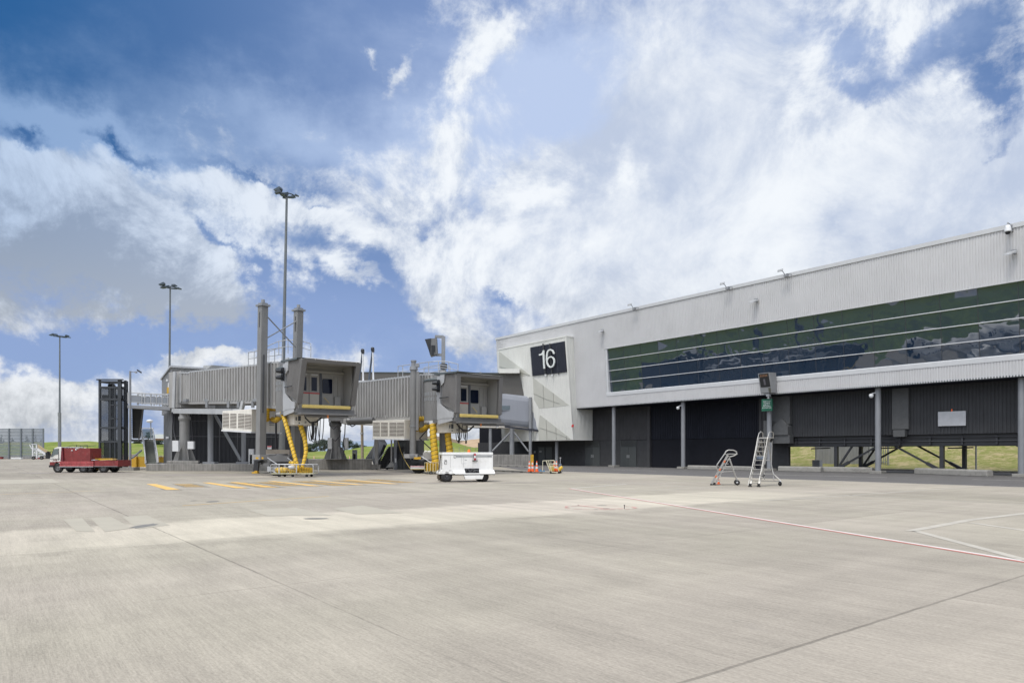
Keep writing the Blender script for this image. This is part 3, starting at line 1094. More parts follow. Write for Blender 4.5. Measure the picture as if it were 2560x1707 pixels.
u_w = on_front(1517, 871, 52.0, LEAN)[0]
z_wt = on_front(2560, 701, 52.0, LEAN)[1]
z_wb = 7.78
UL, UR = on_front(1240, 847, 52.0, LEAN)[0], 24.0
nrm = -V
term = thing('terminal_building', 'long silver ribbed airport terminal with a dark glass strip above a shaded undercroft', 'building', uvz(-45, 52, 0), ROTU)
m = MB()
m.ribs(fp(UL, ZS), fp(u_w - .3, ZS), fp(u_w - .3, ZT), fp(UL, ZT), nrm, .17, .036, .5)
m.ribs(fp(u_w - .3, z_wt + .02), fp(UR, z_wt + .02), fp(UR, ZT), fp(u_w - .3, ZT), nrm, .17, .036, .5)
m.build('ribbed_cladding', clad, term)
m = MB().ribs(fp(u_w - .3, ZS), fp(UR, ZS), fp(UR, 7.40), fp(u_w - .3, 7.40), nrm, .17, .036, .5)
m.build('ribbed_fascia', clad, term)
# sloping sill band, window reveals
m = MB()
m.prism([fp(u_w - .3, 7.40, .06), fp(u_w - .3, 7.40, -.9), fp(u_w - .3, z_wb, -.9), fp(u_w - .3, z_wb, -.02), fp(u_w - .3, z_wb - .06, .06)], U * (UR - u_w + .3))
m.build('window_sill', clad_cap, term)
m = MB()
m.prism([fp(u_w, z_wb, 0), fp(u_w, z_wt, 0), fp(u_w, z_wt, -.8), fp(u_w, z_wb, -.8)], U * -.28)
m.prism([fp(u_w - .28, z_wt, .05), fp(u_w - .28, z_wt, -.7), fp(u_w - .28, z_wt + .05, -.7), fp(u_w - .28, z_wt + .05, .05)], U * (UR - u_w + .28))
m.build('window_reveal', clad_cap, term)
# glazing: leans back at the foot, so it mirrors the ground and the bank
def gp(u, z, off=0.0):
    s = (z - z_wb) / (z_wt - z_wb)
    return uvz(u, fv(z) + .10 + (1 - s) * .21 - off, z)
rp = random.Random(12)
gm = MB()
ua_ = u_w
while ua_ < UR:
    ub_ = min(UR, ua_ + (2.2 if ua_ == u_w else 2.25))
    for k in range(4):
        za_, zc_ = z_wb + (z_wt - z_wb) * k / 4, z_wb + (z_wt - z_wb) * (k + 1) / 4
        o_ = [rp.uniform(-.006, .006) for _ in range(4)]
        gm.add([gp(ua_, zc_, o_[0]), gp(ua_, za_, o_[1]), gp(ub_, za_, o_[2]), gp(ub_, zc_, o_[3])], [(0, 1, 2), (0, 2, 3)])
    ua_ = ub_
win = gm.build('window_strip', glass_main, term)
m = MB()
for k in (1, 2, 3):
    z = z_wb + (z_wt - z_wb) * k / 4
    m.obox(gp(u_w, z - .03, .06), U * (UR - u_w), V * .10, Z * .055)
m.build('window_transom', clad_cap, win)
uu = u_w + 2.2
while uu < UR - 12:
    m = MB()
    for k in range(4):
        a, b_ = z_wb + (z_wt - z_wb) * k / 4 + .05, z_wb + (z_wt - z_wb) * (k + 1) / 4 - .05
        m.prism([gp(uu, a, .012), gp(uu + .035, a, .012), gp(uu + .035, b_, .012), gp(uu, b_, .012)], V * .02)
    m.build('window_joint', steel_dk, win)
    uu += 2.25
# parapet cap, roof and the body behind
m = MB()
m.prism([fp(UL - .05, ZT, .10), fp(UL - .05, ZT, -.5), fp(UL - .05, ZT + .28, -.5), fp(UL - .05, ZT + .28, .10)], U * (UR - UL + .1))
m.build('parapet_cap', clad_cap, term)
m = MB()
b0 = 52.55
m.hexa([uvz(UL + .02, b0, ZS + .02), uvz(UR, b0, ZS + .02), uvz(UR, 58.4, ZS + .02), uvz(UL + .02, 58.4, ZS + .02),
        uvz(UL + .02, b0 - .3, ZT + .1), uvz(UR, b0 - .3, ZT + .1), uvz(UR, 84, ZT + .1), uvz(UL + .02, 84, ZT + .1)])
# shows behind the glass line only as the ceiling of the undercroft and the roof
body = m
body_o = MB()
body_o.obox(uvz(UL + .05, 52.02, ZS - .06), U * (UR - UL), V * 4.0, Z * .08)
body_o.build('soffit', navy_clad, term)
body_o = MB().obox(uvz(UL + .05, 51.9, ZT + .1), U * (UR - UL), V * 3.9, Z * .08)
body_o.build('roof', clad_cap, term)
body_o = MB().ribs(uvz(UL, 55.8, ZS), uvz(UL, 52.1, ZS), uvz(UL, 51.6, ZT), uvz(UL, 55.8, ZT), -U, .3, .045)
body_o.obox(uvz(UL + .1, 53.6, ZS + .03), U * (UR - UL - .2), V * .2, Z * (ZT - ZS))
body_o.build('end_wall', clad, term)
m = MB().prism([fp(UL, ZS, .03), fp(UL, ZS, -.1), fp(UL, ZS + .1, -.1), fp(UL, ZS + .1, .03)], U * (UR - UL))
m.build('drip_edge', M('teal_grey_trim', (0.09, 0.11, 0.115), .5), term)

# lower walls
uA, uB, uC, uD = -47.9, -35.2, -32.45, -79.0
m = MB().ribs(uvz(-62, 54.5, 2.86), uvz(uA, 54.5, 2.86), uvz(uA, 54.5, 6.3), uvz(-62, 54.5, 6.3), nrm, .2, .035)
m.build('upper_infill_cladding', mid_clad, term)
m = MB().ribs(uvz(uA, 54.65, 2.86), uvz(uB, 54.65, 2.86), uvz(uB, 54.65, 6.3), uvz(uA, 54.65, 6.3), nrm, .22, .04)
m.build('navy_infill_cladding', navy_clad, term)
m = MB().obox(uvz(uD, 54.55, 0), U * (uA - uD), V * .3, Z * 2.85)
m.build('block_wall', block, term)
m = MB().obox(uvz(uA, 54.7, 0), U * (uB - uA), V * .3, Z * 2.85)
m.build('navy_block_wall', block_navy, term)
MB().obox(uvz(uA - .3, 54.42, 0), U * .36, V * .5, Z * 6.3).build('corner_pilaster', mid_clad, term)
MB().obox(uvz(uD, 54.8, 2.7), U * (uC - uD + .1), V * .2, Z * 3.6).build('rear_lining', block_navy, term)
m = MB().obox(uvz(uB, 54.45, 0), U * (uC - uB), V * .3, Z * 2.4)
m.build('block_return_wall', block, term)
m = MB().ribs(uvz(uB, 54.3, 2.3), uvz(uC - 1.1, 54.3, 2.3), uvz(uC - 1.1, 54.3, 6.3), uvz(uB, 54.3, 6.3), nrm, .34, .05)
m.obox(uvz(uB, 54.36, 2.41), U * (uC - uB), V * 4, Z * 3.8)
m.build('corner_cladding', mid_clad, term)
for nm_, (pa, pb) in (('a', (1464, 1498.6)), ('b', (1552, 1590))):
    ua, ub = on_front(pa, 1130, 54.5)[0], on_front(pb, 1130, 54.5)[0]
    dw = MB()
    mid = (ua + ub) / 2
    for s0, s1 in ((ua, mid - .015), (mid + .015, ub)):
        dw.obox(uvz(s0, 54.48, .02), U * (s1 - s0), V * .06, Z * 2.1)
    d_ = dw.build('double_door', M('door_charcoal', (0.062, 0.068, 0.068), .5, 0, .06), term)
    MB().obox(uvz(mid - .16, 54.44, .95), U * .07, V * .04, Z * .32).obox(uvz(mid + .09, 54.44, .95), U * .07, V * .04, Z * .32).build('door_pull', galv, d_)
    fr = MB()
    fr.obox(uvz(ua - .07, 54.47, 0), U * .06, V * .08, Z * 2.8)
    fr.obox(uvz(ub + .01, 54.47, 0), U * .06, V * .08, Z * 2.8)
    fr.obox(uvz(ua - .01, 54.47, 2.14), U * (ub - ua + .02), V * .08, Z * .06)
    fr.build('door_frame', M('door_charcoal', (0, 0, 0)), d_)
    lv = MB()
    for k in range(7):
        lv.prism([uvz(ua, 54.50, 2.24 + k * .085), uvz(ua, 54.44, 2.23 + k * .085), uvz(ua, 54.44, 2.26 + k * .085), uvz(ua, 54.50, 2.29 + k * .085)], U * (ub - ua))
    lv.build('door_louvre', M('louvre_charcoal', (0.09, 0.095, 0.095), .5), term)
for pa, pb in ((1346, 1362), (1364, 1380)):
    ua, ub = on_front(pa, 1130, 54.5)[0], on_front(pb, 1130, 54.5)[0]
    MB().obox(uvz(ua, 54.49, .02), U * (ub - ua), V * .05, Z * 2.15).build('plant_door', M('door_charcoal', (0, 0, 0)), term)
for (pa, pb, ya, yb) in ((1335, 1339.5, 1127, 1132), (1348.5, 1354.5, 1126, 1130.5)):
    (ua, za), (ub, zb) = on_front(pa, ya, 54.5), on_front(pb, yb, 54.5)
    MB().obox(uvz(ua, 54.47, zb), U * (ub - ua), V * .02, Z * (za - zb)).build('notice_plate', M('dull_plate', (0.3, 0.3, 0.3), .5), term)

# round columns along the front
for i, u_ in enumerate((-60.2, -51.13, -42.1, -33.1, -24.2, -15.3, -6.3, 2.7)):
    c = MB().cyl(uvz(u_, 52.6, .2), uvz(u_, 52.6, 2.9 if i == 0 else ZS - .03), .2, .2, 20).build('column', steel, term)
    MB().prism([uvz(u_ - .42, 52.18, 0), uvz(u_ + .42, 52.18, 0), uvz(u_ + .42, 53.02, 0), uvz(u_ - .42, 53.02, 0)], Z * .2).build('column_footing', concrete_lt, c, bevel=.02)
    if i in (2, 4):
        s = MB().lathe(uvz(u_ - .33, 52.25, ZS - .62), [(0, -.16), (.1, -.13), (.15, -.04), (.16, .06), (.12, .14), (0, .16)], 14)
        s.bar(uvz(u_ - .33, 52.3, ZS - .45), uvz(u_, 52.5, ZS - .35), .06)
        tagp(s.build('dome_camera', white_box, None, loc=uvz(u_ - .33, 52.25, ZS - .6)), 'round dome camera at the top of the column ' + ('left of the docking display' if i == 2 else 'right of the docking display'), 'camera', 'dome cameras on the terminal')

# raised dark ribbed wing behind the columns
zb_ = 2.84
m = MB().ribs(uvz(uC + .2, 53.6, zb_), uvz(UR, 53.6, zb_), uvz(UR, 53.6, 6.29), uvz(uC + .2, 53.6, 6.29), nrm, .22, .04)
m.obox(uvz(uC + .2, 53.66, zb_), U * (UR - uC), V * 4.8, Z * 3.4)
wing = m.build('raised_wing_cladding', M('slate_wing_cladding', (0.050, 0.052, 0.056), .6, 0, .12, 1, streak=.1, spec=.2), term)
m = MB()
m.obox(uvz(uC + .3, 53.9, 2.02), U * (UR - uC), V * .3, Z * .80)
m.obox(uvz(uC + .3, 54.9, 2.15), U * (UR - uC), V * .2, Z * .67)
m.obox(uvz(uC + .3, 57.9, 2.02), U * (UR - uC), V * .3, Z * .80)
for k in range(26):
    m.obox(uvz(uC + 1 + k * 2.05, 53.75, 2.1), U * .12, V * 4.3, Z * .6)
for k in range(9):
    m.cyl(uvz(uC + 2 + k * 5.1, 54.5, 1.86), uvz(uC + 3.6 + k * 5.1, 54.5, 1.9), .05, .05, 6)
m.cyl(uvz(uC + .3, 53.75, 2.34), uvz(UR, 53.75, 2.34), .045, .045, 8)
m.cyl(uvz(uC + .3, 53.72, 2.62), uvz(UR, 53.72, 2.62), .03, .03, 8)
m.build('wing_underframe', steel_dk, term)
m = MB().prism([uvz(uC + .3, 58.3, 2.02), uvz(uC + .3, 59.2, 2.1), uvz(uC + .3, 59.2, 2.4), uvz(uC + .3, 58.3, 2.4)], U * (UR - uC))
m.build('rear_edge_beam', M('drab_beam', (0.16, 0.13, 0.10), .7), term)
for u_ in (-28.1, -20.45, -12.8, -5.1, 2.6):
    for v_ in (54.05, 58.05):
        m = MB().obox(uvz(u_ - .13, v_ - .13, 0), U * .26, V * .26, Z * 2.1)
        leg = m.build('support_post', steel_dk if v_ < 55 else M('rear_post_steel', (0.07, 0.075, 0.08), .5), term)  # rear posts in a paler grey than the front ones
        up = 1 if u_ == -28.1 else -1
        b = MB().bar(uvz(u_ + up * .25, v_, .35), uvz(u_ + up * 3.4, v_, 2.15), .13)
        b.bar(uvz(u_ + up * .2, v_ + .01, .32), uvz(u_ + up * 1.0, v_ + .01, .78), .2, .22)
        b.obox(uvz(u_ - (.0 if up > 0 else .75), v_ - .05, .0), U * .75, V * .1, Z * .36)
        if up > 0:
            b.bar(uvz(u_ + .2, v_, .45), uvz(u_ + 1.3, v_, 2.1), .13)
        b.build('diagonal_brace', steel_dk, leg)
# smooth service panels and the canvas hood on the wing
m = MB().obox(uvz(-33.3, 53.2, 3.9), U * 1.7, V * .5, Z * 2.35)
m.obox(uvz(-33.9, 53.0, 2.35), U * .8, V * .8, Z * 1.9)
m.prism([uvz(-33.1, 52.9, 3.0), uvz(-31.6, 52.9, 3.0), uvz(-31.6, 52.9, 3.7), uvz(-32.1, 52.9, 4.35), uvz(-33.1, 52.9, 3.75)], V * .7)
m.obox(uvz(-33.0, 53.0, 2.3), U * 1.5, V * .6, Z * .7)
m.build('service_hood', M('hood_grey', (0.085, 0.088, 0.09), .8, 0, .15, 3, bump=.4, bscale=6), term)
m = MB().obox(uvz(-23.55, 53.35, 3.25), U * 1.15, V * .2, Z * 3.0).obox(uvz(-23.4, 53.2, 2.7), U * .8, V * .4, Z * .5)
m.build('service_panel', M('hood_grey', (0, 0, 0)), term)
(ua, za), (ub, zb) = on_front(2346, 1029.5, 53.5), on_front(2415.5, 1063.5, 53.5)
t = thing('wall_panel', 'blank white panel with a small amber light on the dark ribbed wing', 'panel', uvz((ua + ub) / 2, 53.5, zb), ROTU)
MB().obox(uvz(ua, 53.42, zb), U * (ub - ua), V * .08, Z * (za - zb)).build('panel_face', M('panel_white', (0.42, 0.43, 0.45), .5), t, bevel=.01)
MB().cyl(uvz(ua + (ub - ua) * .5, 53.45, za), uvz(ua + (ub - ua) * .5, 53.45, za + .16), .05, .04, 10).build('amber_light', orange, t)

# --- cream feature block with the gate number
uR_ = on_front(1415, 842, 51.15, LB)[0]
uL_ = on_front(1247, 876, 51.15, LB)[0]
zbt = on_front(1415, 842, 51.15, LB)[1]
zbb = 2.87
fb = thing('feature_block', 'cream leaning block with pale translucent triangles, projecting from the terminal end', 'building', uvz((uL_ + uR_) / 2, 51.5, 0), ROTU)
m = MB().ribs(bp_(uL_, zbb), bp_(uR_, zbb), bp_(uR_, zbt), bp_(uL_, zbt), nrm, .30, .02, .3)
m.build('front_face', cream, fb)
m = MB().ribs(bp_(uR_, zbb), uvz(uR_, 54.4, zbb), uvz(uR_, 54.4, zbt - .02), bp_(uR_, zbt - .02), U, .2, .04)
m.build('side_face', cream, fb)
m = MB()
m.prism([bp_(uL_ - .02, zbt, .06), bp_(uR_ + .07, zbt, .06), uvz(uR_ + .07, 52, zbt), uvz(uL_ - .02, 52, zbt)], Z * .14)
m.prism([bp_(uR_ - .18, zbb, .04), bp_(uR_ + .06, zbb, .04), bp_(uR_ + .06, zbt, .04), bp_(uR_ - .18, zbt, .04)], V * .1)
m.build('corner_trim', cream, fb)
cb, ct = uvz(uL_ - 1.7, bv(zbb) + .9, zbb), uvz(uL_ - 1.7, bv(zbt) + .9, zbt)
m = MB().ribs(cb, bp_(uL_, zbb), bp_(uL_, zbt), ct, (-V - U * .5), .30, .02, .3)
m.ribs(cb, uvz(uL_ - 1.7, 56, zbb), uvz(uL_ - 1.7, 56, zbt), ct, -U, .3, .03)
m.hexa([uvz(uL_ - 1.6, 52.1, zbb + .01), uvz(uR_ - .05, 52.0, zbb + .01), uvz(uR_ - .05, 56, zbb + .01), uvz(uL_ - 1.6, 56, zbb + .01),
        uvz(uL_ - 1.6, 51.4, zbt), uvz(uR_ - .05, 51.0, zbt), uvz(uR_ - .05, 56, zbt), uvz(uL_ - 1.6, 56, zbt)])
m.build('end_face', cream, fb)


def Q(zx, zy, off=0.0):
    """point on the block's leaning face from the enlarged crop used to measure it"""
    u_, z_ = on_front(1220 + zx / 3.92, 820 + zy / 3.92, 51.15 - off, LB)
    return uvz(u_, bv(z_, off), z_)


for poly, lines in (([(108, 228), (418, 464), (318, 470), (311, 447), (112, 447)], [((110, 375), (310, 430)), ((310, 430), (410, 464))]),
                    ([(438, 482), (798, 758), (500, 787), (450, 700)], [((446, 640), (560, 690)), ((560, 690), (700, 740)), ((540, 560), (548, 780)), ((640, 637), (645, 772))]),
                    ([(508, 848), (822, 1092), (500, 1099), (490, 1000)], [((508, 975), (700, 1040)), ((700, 1040), (800, 1085)), ((570, 900), (578, 1096)), ((665, 972), (670, 1094)), ((770, 1052), (772, 1093))])):
    pn = MB().prism([Q(*q, .025) for q in poly], V * .05).build('translucent_panel', cream_panel, fb)
    m = MB()
    for a, b_ in lines:
        m.bar(Q(*a, .045), Q(*b_, .045), .05, .02)
    m.build('panel_joint', M('joint_grey', (0.30, 0.30, 0.27), .6), pn)
m = MB().obox(Q(818, 970, .06), U * .3, V * .05, Z * .30)
m.build('hose_cabinet', red_sign, fb)

gs = thing('gate_number_sign', 'dark slatted gate sign with large white number 16 on the cream block', 'sign', Q(600, 470), ROTU)
cor = [(437, 470), (775, 430), (752, 128), (415, 190)]
cz = [Q(*q, .06) for q in cor]
pan = MB().prism(cz, V * .04).build('sign_panel', M('sign_navy', (0.018, 0.019, 0.030), .5), gs)
m = MB()
for k in range(46):
    s = (k + .5) / 46
    a = cz[0].lerp(cz[3], s); b_ = cz[1].lerp(cz[2], s)
    m.prism([a - V * .015, a - V * .075 - Z * .02, a - V * .075 + Z * .02], b_ - a)
m.build('sign_slats', M('slat_navy', (0.035, 0.038, 0.055), .45), pan)
for x0, x1 in ((538, 562), (603, 626)):
    MB().bar(Q(x0, 152, .24), Q(x1, 466, .24), .16, .1).build('sign_post', steel_dk, gs)
    MB().bar(Q(x1, 452, .26), Q(x1 + 1, 470, .26), .2, .12).build('post_clip', white_box, gs)
for x0, x1 in ((500, 522), (668, 690)):
    MB().bar(Q(x0, 175, .12), Q(x1, 455, .12), .08, .05).build('sign_rib', M('slat_navy', (0, 0, 0)), gs)
one = [(498, 257), (518, 251), (531, 239), (536, 217), (548, 217), (556, 396), (542, 397), (534, 260), (518, 267), (499, 269)]
MB().prism([Q(*q, .42) for q in one], V * .10).build('numeral_one', sign_white, gs)
cl = [(643, 252), (637, 232), (624, 217), (608, 211), (592, 217), (580, 236), (574, 270), (573, 310), (578, 345), (589, 369), (607, 382), (625, 379), (640, 362), (647, 335), (645, 309), (634, 290), (617, 281), (599, 285), (585, 299), (577, 320)]
m = MB()
wd = 6.6
L1, L2 = [], []
for i, (x, y) in enumerate(cl):
    x0, y0 = cl[max(0, i - 1)]; x1, y1 = cl[min(len(cl) - 1, i + 1)]
    tx, ty = x1 - x0, y1 - y0
    l = math.hypot(tx, ty)
    k = 1 if i < len(cl) - 3 else .8
    L1.append(Q(x - ty / l * wd * k, y + tx / l * wd * k, .42)); L2.append(Q(x + ty / l * wd * k, y - tx / l * wd * k, .42))
for i in range(len(cl) - 1):
    m.prism([L1[i], L1[i + 1], L2[i + 1], L2[i]], V * .10)
m.build('numeral_six', sign_white, gs)

# --- lamps and cameras on the terminal front
for i, (px, py) in enumerate(((1503, 828), (1888, 752), (2534, 631))):
    u_, z_ = on_front(px, py, 51.6, LEAN)
    c = uvz(u_, fv(z_) - .1, z_)
    t = thing('wall_floodlight', ['small wedge floodlight left of the window strip on the silver wall', 'small wedge floodlight in the middle of the silver wall above the glass', 'small wedge floodlight highest on the silver wall at the right edge of the photo'][i], 'floodlight', c, ROTU, 'wedge floodlights on the terminal wall')
    k = -V * .58 - U * .25
    MB().prism([c + k * .25 - U * .22 - Z * .02, c + k * 1.0 - U * .22 - Z * .14, c + k * 1.0 - U * .22 - Z * .10, c + k * .3 - U * .22 + Z * .14], U * .44).build('lamp_housing', galv, t)
    MB().bar(c + V * .15, c + k * .5, .09).obox(c + k * .1 - U * .12 + Z * .05, U * .24, k * .2, Z * .16).build('lamp_bracket', steel, t)
for i, (px, py) in enumerate(((1578, 768), (1811, 715.5), (1957, 684.5))):
    u_, z_ = on_front(px + 5, py, 51.5, LEAN)
    z_ = ZT + .12
    c = uvz(u_, fv(z_) - .12, z_)
    t = thing('roof_camera', ['bracketed camera on the roof edge, leftmost of three along the parapet', 'bracketed camera on the roof edge, middle one along the parapet', 'bracketed camera on the roof edge, rightmost of the three bracket cameras'][i], 'camera', c, ROTU, 'bracket cameras on the roof edge')
    MB().tube([c, c - V * .35 - Z * .05, c - V * .45 - U * .1 + Z * .22, c - V * .55 - U * .18 + Z * .30], .03, 6).tube([c + U * .35, c - V * .5 + U * .2], .03, 6).build('camera_arm', steel, t)
    h = c - V * .62 - U * .25 + Z * .34
    MB().box(h, (.42, .16, .15), (-U * .8 - V * .6 - Z * .25)).build('camera_head', galv, t)
    MB().box(c - V * .35 + U * .1 - Z * .12, (.3, .25, .16), U).build('camera_base', steel, t)
u_, z_ = on_front(2516, 571, 51.3, LEAN)
c = uvz(u_, fv(z_) - .45, ZT + .02)
t = thing('parapet_dome_camera', 'large white dome camera hanging from the roof edge at far right', 'camera', c, ROTU)
MB().lathe(c - Z * .1, [(0, .25), (.12, .22), (.17, .05), (.19, -.12), (.22, -.2), (.16, -.2)], 16).build('dome_housing', white_box, t)
MB().lathe(c - Z * .3, [(.16, 0), (.13, -.1), (.06, -.15), (0, -.16)], 14).build('dome_glass', black, t)
MB().tube([c + Z * .14, c + Z * .26, c + Z * .22 + V * .3, c + V * .5], .05, 8).box(c + V * .4 - Z * .02, (.3, .2, .42), U).build('dome_bracket', steel, t)

# --- docking display and green stand sign on the column
col_u = -33.1
c = uvz(col_u, 51.6, 5.2)
t = thing('docking_display', 'grey docking display box with dark screen on a mast before the terminal fascia', 'display', uvz(col_u, 51.4, 0), ROTU)
(ua, za), (ub, zb) = on_front(1900.5, 934, 51.0), on_front(1926, 981, 51.0)
m = MB().prism([uvz(ua - .06, 50.75, za), uvz(ua - .06, 51.15, zb), uvz(ua - .06, 51.75, zb), uvz(ua - .06, 51.75, za + .05)], U * (ub - ua + .12))
m.build('display_housing', M('display_grey', (0.26, 0.265, 0.27), .5), t, bevel=.02)
def dq(s, k, o=0.02):
    """s 0..1 across, k 0..1 down the sloping front of the display"""
    return uvz(ua + (ub - ua) * s, 50.75 + .4 * k - o, za + (zb - za) * k)
MB().prism([dq(.04, .03), dq(.96, .03), dq(.99, .70), dq(.05, .70)], V * .03).build('display_screen', M('screen_dark', (0.025, 0.026, 0.028), .3), t)
MB().prism([dq(.40, .30, .035), dq(.58, .30, .035), dq(.59, .60, .035), dq(.42, .60, .035)], V * .02).build('screen_mark', M('screen_grey', (0.12, 0.115, 0.13), .4), t)
m = MB()
for k in range(5):
    m.prism([dq(.14 + k * .15, .08, .035), dq(.24 + k * .15, .08, .035), dq(.24 + k * .15, .19, .035), dq(.14 + k * .15, .19, .035)], V * .02)
m.build('screen_characters', M('dull_amber', (0.22, 0.12, 0.07), .4), t)
MB().prism([dq(.78, .76, .04), dq(.98, .76, .04), dq(.98, .97, .04), dq(.78, .97, .04)], V * .03).build('sensor_window', M('sensor_brown', (0.10, 0.10, 0.08), .3), t)
mu_ = on_front(1921, 985, 51.4)[0]
MB().cyl(uvz(mu_, 51.4, on_front(1921, 996, 51.4)[1]), uvz(mu_, 51.4, zb + .05), .07, .07, 12).box(uvz(mu_, 51.4, on_front(1921, 987, 51.4)[1]), (.26, .24, .22), U).build('display_mast', steel_lt, t)
MB().bar(uvz(mu_, 51.4, on_front(1921, 987, 51.4)[1]), uvz(col_u, 52.5, on_front(1921, 987, 51.4)[1]), .10).build('mast_arm', steel, t)
(ua, za), (ub, zb) = on_front(1904, 998, 52.1), on_front(1930, 1026.5, 52.1)
t = thing('stand_sign', 'green sign with five lines of white lettering on the terminal column', 'sign', uvz((ua + ub) / 2, 52.2, zb), ROTU)
MB().obox(uvz(ua, 52.1, zb), U * (ub - ua), V * .12, Z * (za - zb)).build('sign_board', green_sign, t)
lines = ['STAND 16 A17', '1 LF 300 0F', '8 788 HILTT', 'APRON 8017P', 'ALL OTHER TABLE']
for i, (s, w_) in enumerate(zip(lines, (.72, .60, .62, .75, .88))):
    cu = bpy.data.curves.new('line', 'FONT')
    cu.body = s
    cu.align_x = 'CENTER'; cu.align_y = 'CENTER'
    cu.size = .24
    cu.offset = .006
    to = bpy.data.objects.new('tmp', cu)
    C.objects.link(to)
    bpy.context.view_layer.update()
    me = bpy.data.meshes.new_from_object(to.evaluated_get(bpy.context.evaluated_depsgraph_get()))
    wdt = max(v.co.x for v in me.vertices) - min(v.co.x for v in me.vertices)
    k = (ub - ua) * w_ / wdt
    bpy.data.objects.remove(to)
    bpy.data.curves.remove(cu)
    zc = za - (za - zb) * (.20 + i * .135)
    uc = (ua + ub) / 2
    inv = INV[t.name]
    for vtx in me.vertices:
        x_, y_ = vtx.co.x * k, vtx.co.y
        vtx.co = inv @ uvz(uc + x_, 52.09, zc + y_ * .42)
    me.materials.append(sign_white)
    o = bpy.data.objects.new('lettering', me)
    C.objects.link(o); o.parent = t; INV[o.name] = inv

# --- concrete wheel barriers along the road
def barrier(pa, pb, ybot, h, label):
    a, b_ = G(pa[0], ybot[0]), G(pb[0], ybot[1])
    d = (b_ - a).normalized(); n = Vector((-d.y, d.x, 0))
    if n.y < 0: n = -n
    L_ = (b_ - a).length
    t = MB()
    prof = [(0, 0), (.02, h * .75), (.08, h), (.42, h), (.5, h * .7), (.5, 0)]
    t.prism([a + n * x + Z * z for x, z in prof], d * L_)
    o = solo(t, 'concrete_barrier', concrete_lt, label, 'barrier', a, 'low concrete barriers along the terminal road', bevel=.05)


barrier((1718, 0), (1792, 0), (1172.3, 1174.0), .36, 'low concrete barrier against the navy wall, farthest left, behind the small access steps')
barrier((1806, 0), (1880, 0), (1174.0, 1176.3), .36, 'low concrete barrier behind the tall wheeled ladder, second from left')
barrier((1944, 0), (2051, 0), (1177.3, 1180.0), .42, 'low concrete barrier under the dry grass opening, third from left')
barrier((2054, 0), (2180, 0), (1179.0, 1181.8), .42, 'low concrete barrier with a white scuffed scrawl, left of a column')
barrier((2284, 0), (2467, 0), (1184.0, 1191.6), .44, 'longest, rightmost low concrete barrier, between the last two columns')
a = G(2125, 1176)
m = MB()
random.seed(3)
for k in range(9):
    p = a + U * (k * .09 - .1) + Z * (.19 + random.uniform(-.04, .06)) - V * .03
    q = p + U * random.uniform(.03, .12) + Z * random.uniform(-.12, .12)
    m.bar(p, q, .02, .01)
o = bpy.data.objects.get('concrete_barrier.003')
inv = Matrix.Translation(-o.location)
INV[o.name] = inv
a2 = G(2054, 1179.0); b2 = G(2180, 1181.8)
dd = (b2 - a2).normalized()
sc_ = MB()
for k in range(9):
    p = a2 + dd * (3.1 + k * .11) - Vector((-dd.y, dd.x, 0)) * .005 * (1 if -dd.y < 0 else 1) + Z * (.22 + random.uniform(-.04, .05))
    p = a2 + dd * (2.45 + k * .11) + Z * (.22 + random.uniform(-.04, .05)) - Vector((0, 1, 0)) * .03
    sc_.bar(p, p + dd * random.uniform(.02, .1) + Z * random.uniform(-.1, .1), .018, .012)
sc_.build('chalk_scrawl', M('chalk', (0.5, 0.5, 0.48), .9), o)

# container, fence and post beyond the undercroft
t = thing('storage_container', 'grey ribbed storage container on the dry slope, seen under the raised wing', 'container', uvz(-31, 66, 0), ROTU)
cu0 = on_front(2040, 1140, 65.2)[0]
cu1 = on_front(2171, 1140, 65.2)[0]
MB().ribs(uvz(cu0, 65.2, .35), uvz(cu1, 65.2, .35), uvz(cu1, 65.2, 2.9), uvz(cu0, 65.2, 2.9), -V, .28, .04).obox(uvz(cu0, 65.24, .32), U * (cu1 - cu0), V * 2.4, Z * 2.42).build('container_shell', box_grey, t)
MB().obox(uvz(cu0 - .05, 65.15, .3), U * (cu1 - cu0 + .1), V * .1, Z * .1).obox(uvz(cu0 - .06, 65.14, .3), U * .08, V * .1, Z * 2.6).obox(uvz(cu1, 65.14, .3), U * .08, V * .1, Z * 2.6).build('container_frame', steel, t)
solo(MB().obox(uvz(cu0 + 2.4, 60.2, 0), U * .7, V * .5, Z * .85), 'grey_cabinet', box_grey, 'squat grey cabinet in front of the storage container', 'cabinet', uvz(cu0 + 2.7, 59.7, 0))
t = thing('picket_gate', 'pale metal picket gate right of the storage container', 'gate', uvz(cu1 + .9, 65.3, 0), ROTU)
m = MB()
for k in range(9):
    m.obox(uvz(cu1 + .3 + k * .17, 65.2, .4), U * .06, V * .04, Z * 2.1)
m.build('pickets', galv, t)
MB().obox(uvz(cu1 + .2, 65.15, 2.2), U * 1.6, V * .05, Z * .08).obox(uvz(cu1 + .2, 65.15, .6), U * 1.6, V * .05, Z * .08).obox(uvz(cu1 + 1.75, 65.1, .2), U * .1, V * .1, Z * 2.6).build('gate_frame', galv, t)
pu = on_front(2440, 1140, 61)[0]
solo(MB().cyl(uvz(pu, 61, 0), uvz(pu, 61, 2.6), .06, .06, 10), 'slope_post', galv, 'thin pale post at the foot of the dry slope', 'post', uvz(pu, 61, 0))

